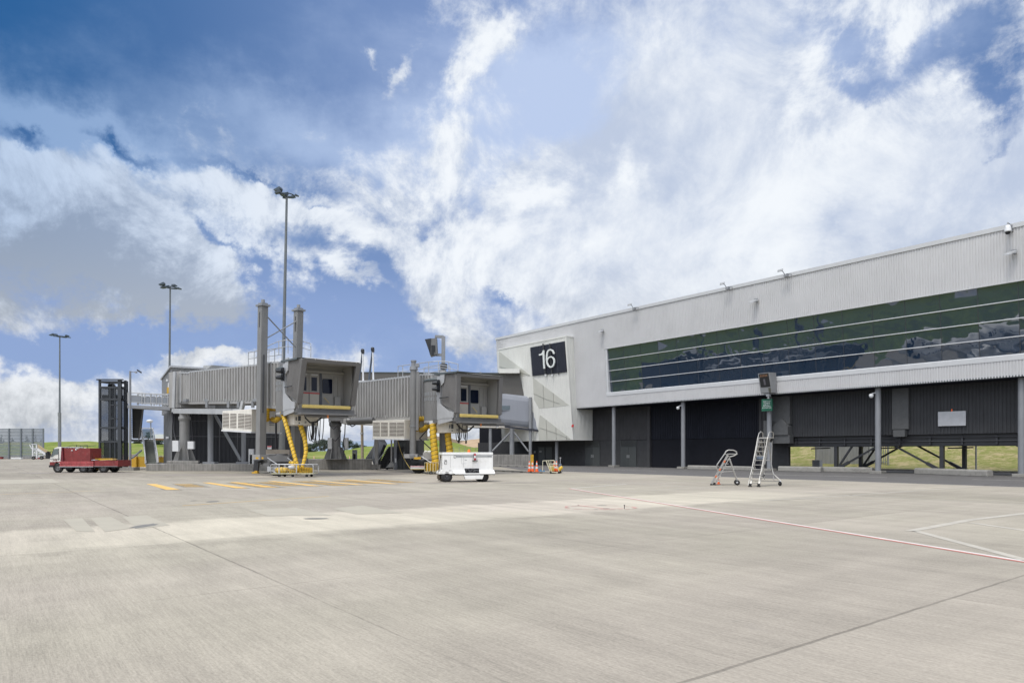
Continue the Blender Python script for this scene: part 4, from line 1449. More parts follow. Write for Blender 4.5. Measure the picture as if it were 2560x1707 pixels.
# --- upper corridor and glazed link from the block to the hub
def corridor():
    d0 = 82.0
    x0, x1 = P(872, 0, d0).x, P(1301, 0, d0).x
    zt0, zt1 = P(0, 931.5, d0).z, P(0, 934, d0).z
    t = thing('upper_corridor', 'umber flat-topped corridor running behind both boarding bridges to the cream block', 'building', ((x0 + x1) / 2, d0, 0))
    m = MB().hexa([(x0, d0, 8.0), (x1 + .5, d0, 8.0), (x1 + .3, d0 + 4.5, 8.0), (x0, d0 + 4.5, 8.0), (x0, d0, zt0), (x1 - .1, d0, zt1), (x1, d0 + 4.5, zt1), (x0, d0 + 4.5, zt0)])
    m.build('corridor_wall', brown_clad, t)
    MB().hexa([(x0 - .05, d0 - .06, zt0), (x1 - .05, d0 - .06, zt1), (x1, d0 + 4.6, zt1), (x0 - .05, d0 + 4.6, zt0), (x0 - .05, d0 - .06, zt0 + .1), (x1 - .05, d0 - .06, zt1 + .1), (x1, d0 + 4.6, zt1 + .1), (x0 - .05, d0 + 4.6, zt0 + .1)]).build('roof_trim', M('teal_grey_trim', (0, 0, 0)), t)
    q0, q1 = P(1248, 926, 81.6), P(1299, 926, 81.6)
    tb = MB().obox((q0.x, 81.3, P(0, 933, 81.6).z), (q1.x - q0.x, 0, 0), (0, 1.2, 0), (0, 0, .5)).build('canopy_ledge', cream, t)


corridor()


def link():
    stations = [(850, 84.5, 9.4, 5.05), (1000, 83.6, 9.15, 4.98), (1150, 82.6, 8.95, 4.85), (1246, 81.8, 8.66, 4.62), (1322, 81.2, 8.16, 4.22)]
    mid = P(1180, 0, 82.5)
    t = thing('link_bridge', 'blue-grey curved walkway link on round posts joining the cream block', 'building', (mid.x, mid.y, 0))
    prof = [(0.10, .55, 0), (0, .9, 0), (0, -.7, 1), (.08, -.3, 1), (.35, -.08, 1), (.8, 0, 1), (4, 0, 1), (4, 0, 0), (1.2, 0, 0), (.55, .1, 0), (.25, .28, 0)]
    vs, fs = [], []
    for (px, d, zt, zb) in stations:
        x = P(px, 0, d).x
        for (o, dz_, top) in prof:
            vs.append((x, d + o, (zt if top else zb) + dz_))
    n = len(prof)
    for i in range(len(stations) - 1):
        for k in range(n):
            l = (k + 1) % n
            fs.append((i * n + k, (i + 1) * n + k, (i + 1) * n + l, i * n + l))
    last = (len(stations) - 1) * n
    fs.append(tuple(last + k for k in range(n)))
    shell = MB().add(vs, fs).build('link_shell', link_grey, t)
    m = MB()
    for px in (1180, 1248, 1276):
        d = 81.75 if px > 1200 else 82.35
        a = P(px, 0, d); z0 = 4.9; z1 = 8.0
        m.obox((a.x - .03, d - .16 + .05, z0), (.06, 0, 0), (0, .1, 0), (0, 0, z1 - z0))
    m.build('panel_joint', M('joint_slate', (0.16, 0.17, 0.19), .6), shell)
    a, b_ = P(1247.5, 1014, 81.55), P(1275, 1024.5, 81.55)
    w = MB().obox((a.x, 81.55, b_.z), (b_.x - a.x, 0, 0), (0, .1, 0), (0, 0, a.z - b_.z)).build('link_window', glass_clear, t)
    MB().obox((a.x - .05, 81.57, b_.z - .06), (b_.x - a.x + .1, 0, 0), (0, .12, 0), (0, 0, a.z - b_.z + .12)).build('window_frame', link_grey, w)
    # end collar
    c0, c1 = P(1331, 991, 81.0), P(1341, 991, 80.6)
    k0, k1 = P(1331, 1071, 81.0), P(1349, 1076, 80.4)
    m = MB().hexa([k0, k1, k1 + Vector((.4, 4, 0)), k0 + Vector((0, 4, 0)), c0, c1, c1 + Vector((.4, 4, 0)), c0 + Vector((0, 4, 0))])
    m.build('end_collar', link_grey, t)
    m = MB().bar(P(1262, 1066, 81.2), P(1349, 1076.5, 80.5), .18, .22).bar(P(1341, 990, 80.5), P(1350, 1076, 80.3), .10)
    m.build('rubber_seal', M('seal_navy', (0.02, 0.022, 0.035), .6), t)
    s0 = P(1200, 1070, 82.2)
    MB().hexa([P(880, 1060, 84.3), P(1320, 1071, 81.6), P(1320, 1071, 81.6) + Vector((0, 3.4, 0)), P(880, 1060, 84.3) + Vector((0, 2.6, 0)),
               P(880, 1056, 84.3), P(1320, 1066, 81.6), P(1320, 1066, 81.6) + Vector((0, 3.4, 0)), P(880, 1056, 84.3) + Vector((0, 2.6, 0))]).build('link_underside', soffit_c, t)
    for px, d, top in ((1226, 82.5, 1068), (1280, 82.0, 1068), (1326, 80.9, 993)):
        a = P(px, 1100, d)
        MB().cyl((a.x, d, 0), (a.x, d, P(0, top, d).z), .19 if px != 1280 else .28, None, 16).build('link_post', steel, t)
    for a, b_ in ((P(1231, 1127, 82), P(1276, 1080, 82)), (P(1285, 1080, 81.8), P(1321, 1128, 81.2))):
        MB().cyl(a, b_, .1, .1, 10).build('link_brace', steel, t)


link()

# ================================================================== BOARDING BRIDGES
def hose(mbt, mbs, pts, r, pitch=.25, n=12, ln=.014):
    """smooth tube through pts plus a dark spiral line round it"""
    P3 = []
    pts = [Vector(p) for p in pts]
    ext = [pts[0] * 2 - pts[1]] + pts + [pts[-1] * 2 - pts[-2]]
    for i in range(1, len(ext) - 2):
        a, b, c, d = ext[i - 1:i + 3]
        st = max(3, int((c - b).length / .06))
        for k in range(st):
            t = k / st
            P3.append(.5 * ((2 * b) + (c - a) * t + (2 * a - 5 * b + 4 * c - d) * t * t + (3 * b - a - 3 * c + d) * t ** 3))
    P3.append(pts[-1])
    rr = r if isinstance(r, list) else [r] * 2
    m = len(P3)
    rad = [(rr[0] + (rr[1] - rr[0]) * i / (m - 1)) * (1 + .05 * math.sin(i * 1.3)) for i in range(m)]
    mbt.tube(P3, rad, n)
    hp = []
    s = 0
    ref = None
    for i, p in enumerate(P3):
        t = (P3[min(i + 1, m - 1)] - P3[max(i - 1, 0)]).normalized()
        if ref is None: ref = t.orthogonal().normalized()
        ref = (ref - t * ref.dot(t)).normalized()
        y = t.cross(ref)
        q0 = P3[i - 1] if i else p
        for k in range(4):
            pp = q0.lerp(p, (k + 1) / 4)
            s += (p - q0).length / 4
            a = 2 * math.pi * s / pitch
            hp.append(pp + (ref * math.cos(a) + y * math.sin(a)) * (rad[i] * 1.03))
    mbs.tube(hp, ln, 4)


def u_loop(a, b, zlow, n=12):
    a, b = Vector(a), Vector(b)
    pts = []
    for i in range(n + 1):
        t = i / n
        p = a.lerp(b, t)
        k = 1 - abs(2 * t - 1) ** 3.2
        p.z = p.z * (1 - k) + zlow * k
        pts.append(p)
    return pts


def tunnel(t, quad, width, pitch, name='tunnel_section', rd=.07, top=True):
    """quad = near wall corners: bottom left, bottom right, top right, top left"""
    a, b, c, d = quad
    run = (b - a); run.z = 0
    away = Vector((-run.y, run.x, 0)).normalized()
    if away.y < 0: away = -away
    w = away * width
    m = MB().ribs(a, b, c, d, -away, pitch, rd)
    m.ribs(a + w, b + w, c + w, d + w, away, pitch, rd)
    e = away * .02
    m.hexa([a + e, b + e, b + w - e, a + w - e, d + e, c + e, c + w - e, d + w - e])
    o = m.build(name, bridge_grey, t)
    tn = run.normalized()
    f = MB()
    f.prism([a - away * .10, a - away * .10 - Z * .22, a + away * .2 - Z * .22, a + away * .2], b - a)
    f.prism([a + w - away * .2, a + w - away * .2 - Z * .22, a + w + away * .10 - Z * .22, a + w + away * .10], b - a)
    L_ = (b - a).length
    k = .6
    while k < L_:
        q = a + (b - a) * (k / L_)
        f.prism([q - Z * .2, q + tn * .12 - Z * .2, q + tn * .12 - Z * .06, q - Z * .06], w)
        k += 1.4
    f.build('floor_frame', bridge_grey if name != 'inner_tunnel' else bridge_dk, o)
    r = MB()
    r.prism([d - away * .09, d - away * .09 + Z * .10, d + w + away * .09 + Z * .10, d + w + away * .09], c - d)
    k = .3
    while k < L_ - .1 and top:
        q = d + (c - d) * (k / L_) - away * .1
        r.obox(q - Z * .04, tn * .1, away * .1, Z * .16)
        k += pitch
    r.build('tunnel_roof', steel_lt, o)
    return o, away


def wheel(parent, c, r, w, axis, hub=bridge_dk):
    c, axis = Vector(c), Vector(axis).normalized()
    ty = MB().lathe(c, [(r * .55, -w / 2), (r * .93, -w / 2), (r, -w * .36), (r, w * .36), (r * .93, w / 2), (r * .55, w / 2)], 28, axis)
    for k in range(26):
        a = 2 * math.pi * k / 26
        x = axis.orthogonal().normalized(); y = axis.cross(x)
        q = c + (x * math.cos(a) + y * math.sin(a)) * r
        ty.box(q, (.03, w * .7, .02), axis.cross(x * math.cos(a) + y * math.sin(a)), axis, (x * math.cos(a) + y * math.sin(a)))
    w_ = ty.build('wheel', rubber, parent)
    MB().lathe(c, [(0, -w * .30), (r * .18, -w * .34), (r * .2, -w * .2), (r * .5, -w * .18), (r * .57, -w * .5), (r * .57, w * .5), (r * .5, w * .18), (r * .2, w * .2), (r * .18, w * .34), (0, w * .3)], 20, axis).build('rim', hub, w_)
    return w_


def cab(t, O, lean, rot_c, door_leaves, cfg):
    def Lc(x, y, z): return O + V * x + U * y + Z * z
    def lbox(m, x0, x1, y0, y1, z0, z1):
        return m.obox(Lc(x0, y0, z0), V * (x1 - x0), U * (y1 - y0), Z * (z1 - z0)) if False else m.hexa([Lc(x0, y1, z0), Lc(x1, y1, z0), Lc(x1, y0, z0), Lc(x0, y0, z0), Lc(x0, y1, z1), Lc(x1, y1, z1), Lc(x1, y0, z1), Lc(x0, y0, z1)])
    B = MB()
    lbox(B, -.32, 3.62, -3.0, -.02, -.30, -.02)
    lbox(B, -.25, 3.5, -.6, .55, -.42, -.30)
    B.build('cab_floor', bridge_dk, t)
    bm_ = MB(); lbox(bm_, 0, 3.27, -.02, .16, .0, .23)
    bm_.build('bumper', bumper_y, t, bevel=.05)
    m = MB()
    lbox(m, -.2, 3.5, -1.6, -1.5, -.02, 2.95)
    lbox(m, 3.42, 3.5, -1.5, -.1, -.02, 2.95)
    lbox(m, -.2, -.12, -1.5, -.1, -.02, 2.95)
    lbox(m, -.2, 3.5, -1.5, -.1, 2.88, 2.95)
    lbox(m, -.12, 3.42, -1.49, -1.3, 2.45, 2.6)
    for x in (2.75, 3.05, 3.3):
        lbox(m, x, x + .04, -1.49, -1.44, 0, 2.3)
    lbox(m, 2.75, 3.15, -1.45, -1.2, .0, .9)
    m.build('cab_interior', interior, t)
    dk = M('cab_dark_trim', (0.10, 0.11, 0.13), .6)  # dark grey trim for the door jamb
    leaves = ((.35, 1.02), (1.07, 1.74)) if door_leaves == 2 else ((.95, 1.72),)
    for x0, x1 in leaves:
        m = MB(); lbox(m, x0, x1, -1.5, -1.45, .03, 2.4)
        d_ = m.build('cab_door', interior, t)
        m = MB(); lbox(m, x0 + .03, x1 - .03, -1.45, -1.435, .05, 1.05)
        m.build('kick_panel', M('cream_kick_panel', (0.52, 0.49, 0.43), .5, 0, .06), d_)
        m = MB(); lbox(m, x0 + .14, x1 - .16, -1.45, -1.43, 1.25, 2.15)
        m.build('door_pane', glass_dark, d_)
        m = MB(); lbox(m, x0 - .02, x1 + .02, -1.45, -1.425, 1.06, 1.13)
        m.build('door_rail', red_sign, d_)
        m = MB(); lbox(m, x0 + .12, x1 - .1, -1.45, -1.43, 2.28, 2.36)
        m.build('door_plate', white_box, d_)
    m = MB(); lbox(m, leaves[-1][1] + .04, leaves[-1][1] + .2, -1.5, -1.44, 0, 2.45)
    m.build('door_jamb', dk, t)
    wx = 1.98 if door_leaves == 2 else 1.95
    wc = Lc(wx + .33, -1.46, 1.62)
    m = MB()
    pts = []
    for (sx, sy, a0) in ((1, 1, 0), (-1, 1, 90), (-1, -1, 180), (1, -1, 270)):
        for k in range(5):
            a = R(a0 + k * 22.5)
            pts.append(wc + V * (sx * .26 + math.cos(a) * .08) + Z * (sy * .40 + math.sin(a) * .08))
    m.prism(pts, U * .03)
    m.build('cab_window', glass_dark, t)
    m = MB().bar(Lc(2.05, -1.35, .85), Lc(2.35, -1.2, .45), .07, .04)
    m.build('folded_lever', bumper_y, t)
    # roof
    m = MB().hexa([Lc(-.45, .3, 3.02), Lc(3.75, .3, 3.02), Lc(3.75, -2.6, 3.10), Lc(-.45, -2.6, 3.10), Lc(-.45, .45, 3.12), Lc(3.75, .45, 3.12), Lc(3.75, -2.6, 3.24), Lc(-.45, -2.6, 3.24)])
    roof = m.build('cab_roof', M('teal_roof_trim', (0.085, 0.10, 0.105), .5), t)
    lmp = MB(); lbox(lmp, 1.9, 2.02, -.3, -.18, 3.14, 3.28)
    lmp.build('roof_lamp', galv, roof)
    # leaning front hoop with padded faces
    def hz(z): return lean * max(0, z) / 3.0
    m = MB()
    for x0, x1 in ((-.36, -.01), (3.28, 3.60)):
        m.hexa([Lc(x0, hz(.2) + .10, .25), Lc(x1, hz(.2) + .10, .25), Lc(x1, hz(.2) - .18, .25), Lc(x0, hz(.2) - .18, .25),
                Lc(x0, hz(3) + .10, 3.0), Lc(x1, hz(3) + .10, 3.0), Lc(x1, hz(3) - .18, 3.0), Lc(x0, hz(3) - .18, 3.0)])
    m.hexa([Lc(-.34, hz(2.78) + .08, 2.78), Lc(3.62, hz(2.78) + .08, 2.78), Lc(3.62, hz(2.8) - .3, 2.82), Lc(-.34, hz(2.8) - .3, 2.82), Lc(-.34, hz(3) + .11, 3.0), Lc(3.62, hz(3) + .11, 3.0), Lc(3.62, hz(3) - .3, 3.06), Lc(-.34, hz(3) - .3, 3.06)])
    m.build('canopy_pad', bellows, t, bevel=.04)
    # pleated canopy sides and top
    for side, xs in ((0, -.30), (1, 3.58)):
        m = MB()
        n = 16
        vs, fs = [], []
        zsn = 9
        for i in range(n + 1):
            s = i / n
            for k in range(zsn + 1):
                zz = .42 + (3.04 - .42) * k / zsn
                lo = .55 * (1 - s) * (1 - k / zsn)
                y = -1.75 + (hz(zz) + 1.7) * s
                wob = (.075 if i % 2 else -.02) * (.7 + .3 * abs(math.sin(k * .5 + i * .9))) + .03 * math.sin(k * .6 + i * .5) * s
                vs.append(Lc(xs + (-wob if side == 0 else wob), y, zz + lo))
        for i in range(n):
            for k in range(zsn):
                q = i * (zsn + 1) + k
                fs.append((q, q + zsn + 1, q + zsn + 2, q + 1))
        m.add(vs, fs)
        m.build('canopy_side', bellows, t)
    m = MB()
    vs, fs = [], []
    for i in range(9):
        s = i / 8
        for k in range(13):
            x = -.3 + 3.9 * k / 12
            vs.append(Lc(x, -.2 + (hz(3) + .2) * s, 3.06 - .10 * math.sin(math.pi * s) + (.03 if i % 2 else 0) + .02 * math.sin(k * 2.1 + i)))
    for i in range(8):
        for k in range(12):
            q = i * 13 + k
            fs.append((q, q + 13, q + 14, q + 1))
    m.add(vs, fs)
    m.build('canopy_top', bellows, t)
    m = MB()
    for k, x in enumerate((.45, 1.85, 3.2)):
        m.tube([Lc(x, hz(3) + .12, 3.06), Lc(x + .12, hz(3) + .02, 2.92)], .025, 6)
    m.tube([Lc(-.2, hz(3) + .13, 3.07), Lc(1.6, hz(3) + .15, 3.03), Lc(3.55, hz(3) + .13, 3.05)], .022, 6)
    m.build('canopy_strap', white_box, t)
    # pale side guards
    m = MB()
    m.prism([Lc(-.42, -1.85, -.05), Lc(-.42, -.15, -.05), Lc(-.42, -.10, .35), Lc(-.42, -.75, .45), Lc(-.42, -1.85, 1.0)], V * .06)
    m.prism([Lc(-.42, -1.85, 3.3), Lc(-.42, -1.2, 3.3), Lc(-.42, -1.35, 2.5), Lc(-.42, -1.85, 2.2)], V * .06)
    m.prism([Lc(-.42, -2.25, -.1), Lc(-.42, -1.85, -.1), Lc(-.42, -1.85, 2.95), Lc(-.42, -2.25, 2.95)], V * .3)
    m.prism([Lc(-.40, -2.2, -.45), Lc(-.40, -.3, -.25), Lc(-.40, -.3, -.05), Lc(-.40, -2.2, -.05)], V * .05)
    m.build('side_guard', steel_lt, t)
    m = MB().bar(Lc(-.46, -1.85, 1.42), Lc(-.46, -.75 + hz(1.4) * .5, 1.40), .05)
    m.build('guard_bar', black, t)
    # rotating slatted curtain behind
    cc = Lc(rot_c[0], rot_c[1], 0)
    rr = rot_c[2]
    m = MB()
    n = 60
    vs, fs = [], []
    for i in range(n * 2):
        a = math.pi * i / n
        r_ = rr + (.05 if i % 2 else 0)
        vs += [cc + Vector((math.cos(a) * r_, math.sin(a) * r_, -.12)), cc + Vector((math.cos(a) * r_, math.sin(a) * r_, 2.78))]
    for i in range(n * 2):
        j = (i + 1) % (n * 2)
        fs.append((2 * i, 2 * j, 2 * j + 1, 2 * i + 1))
    m.add(vs, fs)
    cur = m.build('slat_curtain', M('slat_grey_dark', (0.20, 0.20, 0.198), .5, 0, .1, 1), t)
    m = MB().lathe(cc, [(0, 2.8), (rr + .06, 2.78), (rr + .08, 2.9), (rr - .1, 3.0), (0, 3.04)], 40)
    m.build('curtain_cap', M('teal_roof_trim', (0, 0, 0)), cur)
    m = MB().lathe(cc, [(0, -.12), (rr + .05, -.12), (rr + .05, -.32), (rr - .3, -.42), (0, -.42)], 40)
    m.build('turntable', bridge_grey, cur)
    m = MB()
    for row in (1.35, 1.75):
        for k in range(60):
            a = 2 * math.pi * k / 60
            q = cc + Vector((math.cos(a), math.sin(a), 0)) * (rr + .035)
            m.box(q + Z * (row + .12), (.06, .02, .24), (-math.sin(a), math.cos(a), 0))
    m.build('curtain_slots', M('pale_slot', (0.33, 0.35, 0.37), .4), cur)
    # signal lamp on the guard
    tl = Lc(-.62, -2.0, 1.85)
    m = MB().obox(tl + Z * -.02, V * .12, U * .28, Z * .86)
    sl = m.build('signal_lamp', black, t)
    m = MB()
    for z in (.14, .56):
        c0 = tl + Z * (z + .06) + U * .14
        m.cyl(c0, c0 - V * .28 - U * .25, .17, .10, 12, False).cyl(c0, c0 - V * .05, .15, .15, 12)
    m.build('lamp_hood', black, sl)
    # cream control box hung below
    m = MB(); lbox(m, .1, 1.75, -3.6, -1.6, -1.02, -.30)
    cb_ = m.build('control_box', cream_ac, t, bevel=.015)
    m = MB()
    lbox(m, .2, .28, -1.6, -1.58, -.72, -.5); lbox(m, .36, .54, -1.6, -1.58, -.75, -.42); lbox(m, .40, .48, -1.6, -1.58, -.93, -.85)
    m.build('control_hatch', M('hatch_dark', (0.07, 0.08, 0.10), .5), cb_)
    m = MB()
    lbox(m, .8, .92, -1.6, -1.58, -.9, -.76)
    m.build('control_vents', M('vent_grey', (0.3, 0.3, 0.3), .5), cb_)
    # machinery below the threshold
    m = MB()
    m.bar(Lc(.2, .1, -.5), Lc(3.0, .2, -.5), .18, .14)
    m.bar(Lc(1.4, .2, -.42), Lc(3.1, .4, -.55), .10, .08)
    m.prism([Lc(.2, -.9, -.1), Lc(.2, -.2, -.1), Lc(.2, -.5, -.36), Lc(.2, -.9, -.42)], V * 2.8)
    m.cyl(Lc(.4, .2, -.5), Lc(1.9, .2, -.5), .06, .06, 8)
    m.build('threshold_gear', bridge_dk, t)
    MB().cyl(Lc(1.62, .3, -.42), Lc(1.62, .3, -.62), .07, .05, 10).build('amber_lamp', M('amber', (0.7, 0.25, 0.08), .4), t)
    MB().lathe(Lc(3.0, .35, -.62), [(0, .1), (.08, .06), (.1, 0), (.06, -.08), (0, -.1)], 12).build('spot_lamp', white_box, t)
    return Lc, cc


def ac_unit(t, TL, TR, BR, BL, depth):
    run = (TR - TL); run.z = 0
    away = Vector((-run.y, run.x, 0)).normalized()
    if away.y < 0: away = -away
    w = away * depth
    m = MB().hexa([BL, BR, BR + w, BL + w, TL, TR, TR + w, TL + w])
    ac = m.build('air_unit', cream_ac, t, bevel=.02)
    ex, ez = (BR - BL), (TL - BL)
    for k in range(4):
        f0 = (.02, .275, .545, .775)[k]; f1 = f0 + .215
        def q(f, g, o): return BL + ex * f + ez * g - away * o
        lv = MB().prism([q(f0, .12, .004), q(f1, .12, .004), q(f1, .88, .004), q(f0, .88, .004)], -away * .004)
        s = lv.build('louvre_recess', louvre_gap, ac)
        m = MB()
        for j in range(10):
            g = .14 + j * .074
            m.prism([q(f0, g, .01), q(f0, g + .028, .01), q(f0, g + .010, .035)], (q(f1, g, .01) - q(f0, g, .01)))
        m.build('louvre_blades', cream_ac, ac)
    m = MB().prism([BL - ez.normalized() * .1 - away * .08, BR + ex.normalized() * .05 - ez.normalized() * .1 - away * .08, BR + ex.normalized() * .05 - away * .08 + Z * 0, BL - away * .08], away * (depth + .16))
    m.build('unit_sill', white_box, ac)
    # side hatches
    xr = ex.normalized() * .01
    m = MB()
    for (a, b, g0, g1) in ((.60, .78, .45, .62), (.60, .78, .36, .40)):
        m.prism([BR + w * a + ez * g0 + xr * 2, BR + w * b + ez * g0 + xr * 2, BR + w * b + ez * g1 + xr * 2, BR + w * a + ez * g1 + xr * 2], xr)
    m.build('unit_vents', M('vent_grey', (0, 0, 0)), ac)
    return ac, away


def railing(t, pts, drops, r=.032, mids=1):
    r = .032
    m = MB().tube(pts, r, 6)
    for k in range(1, mids + 1):
        m.tube([p - Z * (k * .95 / (mids + 1)) for p in pts], r * .8, 6)
    for i in drops:
        p = pts[i] if isinstance(i, int) else pts[int(i)].lerp(pts[int(i) + 1], i - int(i))
        m.tube([p, p - Z * 1.0], r, 6)
    return m.build('guard_rail', galv, t)


def pedestal(t, px, d, ztop, r, zbase, name='pedestal', s=1.0):
    c = P(px, 0, d); c.z = 0
    m = MB().cyl(c + Z * zbase, c + Z * ztop, r * 1.04, r, 24)
    m.lathe(c, [(r * 1.0, ztop - .75), (r * 1.22, ztop - .62), (r * 1.22, ztop - .42), (r * .95, ztop - .3), (r * .95, ztop)], 24)
    m.cyl(c + Z * zbase, c + Z * (zbase + .06), r * 2.3, None, 24)
    for k in range(6):
        a = math.pi / 3 * k + .3
        q = Vector((math.cos(a), math.sin(a), 0))
        n = Vector((-q.y, q.x, 0)) * .025
        m.prism([c + q * r * .9 + Z * zbase - n, c + q * r * 2.2 + Z * zbase - n, c + q * r * 2.1 + Z * (zbase + .2) - n, c + q * r * 1.4 + Z * (zbase + 1.0) - n, c + q * r * .9 + Z * (zbase + 1.15) - n], n * 2)
    o = m.build(name, M('pedestal_grey', (0.24, 0.238, 0.232), .5, 0, .12, 1, streak=.12) if px < 600 else bridge_dk, t)
    return o, c


# ------------------------------------------------------------------ front bridge
def bridge_one():
    O = P(754, 1019.5, 44.0)
    t = thing('boarding_bridge', 'nearer grey boarding bridge with tall twin square lift columns and a cross brace', 'boarding bridge', (P(652, 0, 47.5).x, 47.5, 0), 0, 'boarding bridges')
    Lc, cc = cab(t, O, .95, (1.7, -4.0, 1.85), 2, None)
    inner = [P(449, 1003, 60.6), P(478, 1003, 59.0), P(478, 934, 59.0), P(449, 933, 60.6)]
    o, aw = tunnel(t, inner, 2.2, .55, 'inner_tunnel', .05, False)
    mid_ = [P(474, 1003.5, 58.3), P(652, 1001, 49.6), P(652, 913.5, 49.6), P(474, 931.5, 58.3)]
    o, aw = tunnel(t, mid_, 2.45, .47, 'middle_tunnel', .15)
    out = [P(651, 1011, 49.0), P(700, 1014.5, 47.2), P(700, 907.5, 47.2), P(651, 911, 49.0)]
    o2, aw2 = tunnel(t, out, 2.7, .42, 'outer_tunnel', .12)
    # end frame at the hub
    m = MB()
    a = P(446, 1005, 60.9)
    m.hexa([P(422, 1020, 61), P(452, 1018, 60.4), P(452, 1018, 60.4) + aw * 3, P(422, 1020, 61) + aw * 3, P(422, 931, 61), P(452, 927, 60.4), P(452, 927, 60.4) + aw * 3, P(422, 931, 61) + aw * 3])
    m.build('hub_frame', bridge_grey, t)
    m = MB().bar(P(434, 1020, 60.2), P(437, 929, 60.2), .22).bar(P(451, 1006, 60.0), P(451, 934, 60.0), .07)
    m.build('hub_post', steel_lt, t)
    # long support beam under the tunnel
    m = MB()
    m.bar(P(432, 1027, 60.3), P(606, 1029, 51.6), .2, .42)
    m.bar(P(432, 1027, 61.6), P(606, 1029, 53.4), .2, .42)
    m.bar(P(601, 1035, 51.3), P(609, 1003, 51.2), .3, .2)
    m.build('runway_beam', steel_lt, t)
    m = MB()
    for px in (517, 571, 596, 632):
        m.bar(P(px, 1019, 54.5 - (px - 517) * .04), P(px, 1004, 54.5 - (px - 517) * .04), .18)
    for px, d in ((466, 58.5), (519, 56.0), (571, 53.6), (641, 50.0)):
        m.box(P(px, 1000.5, d - .25), (.55, .3, .2), (.78, -.63, 0))
    m.build('roller_bracket', steel, t)
    # lift columns
    ax = Vector((.78, -.627, 0))
    tops = []
    for k, (px, pyt, d, pb) in enumerate(((657.5, 766, 47.5, 651.5), (746.5, 778, 50.2, 738))):
        top, bot = P(px, pyt, d), P(pb, 1146, d)
        q = (top - bot)
        x, y = ax * .25, Vector((.627, .78, 0)) * .25
        m = MB().hexa([bot - x - y, bot + x - y, bot + x + y, bot - x + y, top - x - y, top + x - y, top + x + y, top - x + y])
        col = m.build('lift_column', M('column_grey', (0.215, 0.215, 0.212), .5, 0, .1, 1.2, streak=.12), t, bevel=.02)
        MB().box(top + Z * .05, (.78, .66, .12), ax).box(top + Z * .16, (.5, .44, .12), ax).cyl(top + Z * .2, top + Z * .46, .13, .12, 14).build('column_head', steel, col)
        MB().bar(top.lerp(bot, .04) + ax * .02 - y * 1.04, top.lerp(bot, .14) + ax * .02 - y * 1.04, .05, .03).build('column_slot', steel_dk, col)
        MB().bar(bot.lerp(top, .30) + ax * .26 - y * .2, top.lerp(bot, .32) + ax * .26 - y * .2, .10, .07).build('guide_rail', steel_dk, col)
        tops.append((top, bot))
    (t0, b0), (t1, b1) = tops
    m = MB()
    for a, b in (((.05), (.26)), ((.22), (.06))):
        m.cyl(t0.lerp(b0, a) + ax * .2, t1.lerp(b1, b + .0), .045, None, 8)
    m.build('cross_brace', steel, t)
    m = MB().bar(b0 + Z * .12, b1 + Z * .12, .5, .34).box(b0 + Z * .1, (.95, .7, .35), ax)
    yk = m.build('yoke_beam', bridge_grey, t)
    MB().box(b0 - Vector((.0, .38, -.04)) + ax * .12, (.52, .02, .13), (1, 0, 0)).build('reflector_plate', yellow, yk)
    # bogie
    bc = P(697, 0, 46.9); bc.z = .47
    m = MB().bar(bc + Vector((-.9, .5, .5)), bc + Vector((1.7, .9, .5)), .5, .35).box(bc + Z * .65 + Vector((0, .6, 0)), (1.4, 1.2, .4)).cyl(bc + Vector((0, .6, .6)), bc + Vector((0, .6, 1.0)), .4, .4, 16)
    m.bar(bc + Vector((-1.1, .3, .25)), bc + Vector((.6, .3, .25)), .3, .22)
    bg_ = m.build('bogie', bridge_dk, t)
    for s in (-.55, .9):
        wheel(t, bc + Vector((.0, s, 0)) + Vector((0, 0, 0)), .47, .36, (.2, 1, 0), steel_lt)
    # hanging foot with yellow toe
    f0 = P(643, 1155, 50.5)
    m = MB().bar(f0 + Z * .15, P(640, 1178, 50.5), .32, .3).bar(f0 + Vector((.3, 0, .3)), f0 + Vector((-.1, 0, .1)), .4, .3)
    ft = m.build('stabiliser_foot', steel_dk, t)
    MB().box(P(639, 1181, 50.4), (.42, .4, .1)).box(P(641, 1179, 50.4), (.2, .3, .16)).build('yellow_toe', yellow, ft)
    # cream machinery pan below the beam, seen between the columns
    m = MB().hexa([P(660, 1144, 51.5), P(724, 1145, 51.5), P(724, 1145, 53), P(660, 1144, 53), P(660, 1123, 51.5), P(724, 1124, 51.5), P(724, 1124, 53), P(660, 1123, 53)])
    m.build('machinery_pan', M('pan_beige', (0.42, 0.36, 0.29), .6, 0, .1, 2, streak=.1), t)
    m = MB()
    for a, b in ((666, 690), (695, 711)):
        m.hexa([P(a, 1141, 50.6), P(b, 1141, 50.6), P(b, 1141, 51.3), P(a, 1141, 51.3), P(a, 1135, 50.6), P(b, 1135, 50.6), P(b, 1135, 51.3), P(a, 1135, 51.3)])
    m.build('junction_box', white_box, t)
    m = MB().hexa([P(650, 1160, 50.8), P(728, 1160, 50.8), P(728, 1160, 52.5), P(650, 1160, 52.5), P(656, 1144.5, 50.8), P(724, 1145, 50.8), P(724, 1145, 52.5), P(656, 1144.5, 52.5)])
    m.build('axle_housing', M('oily_steel', (0.08, 0.08, 0.08), .5, 0, .3, 4), t)
    m = MB().hexa([P(668, 1122.4, 51.2), P(679, 1122.4, 51.2), P(679, 1122.4, 51.25), P(668, 1122.4, 51.25), P(668, 1114, 51.2), P(679, 1114, 51.2), P(679, 1114, 51.25), P(668, 1114, 51.25)])
    pl = m.build('warning_plate', white_box, t)
    MB().hexa([P(668.4, 1117, 51.17), P(678.6, 1117, 51.17), P(678.6, 1117, 51.19), P(668.4, 1117, 51.19), P(668.4, 1114.4, 51.17), P(678.6, 1114.4, 51.17), P(678.6, 1114.4, 51.19), P(668.4, 1114.4, 51.19)]).build('plate_band', red_sign, pl)
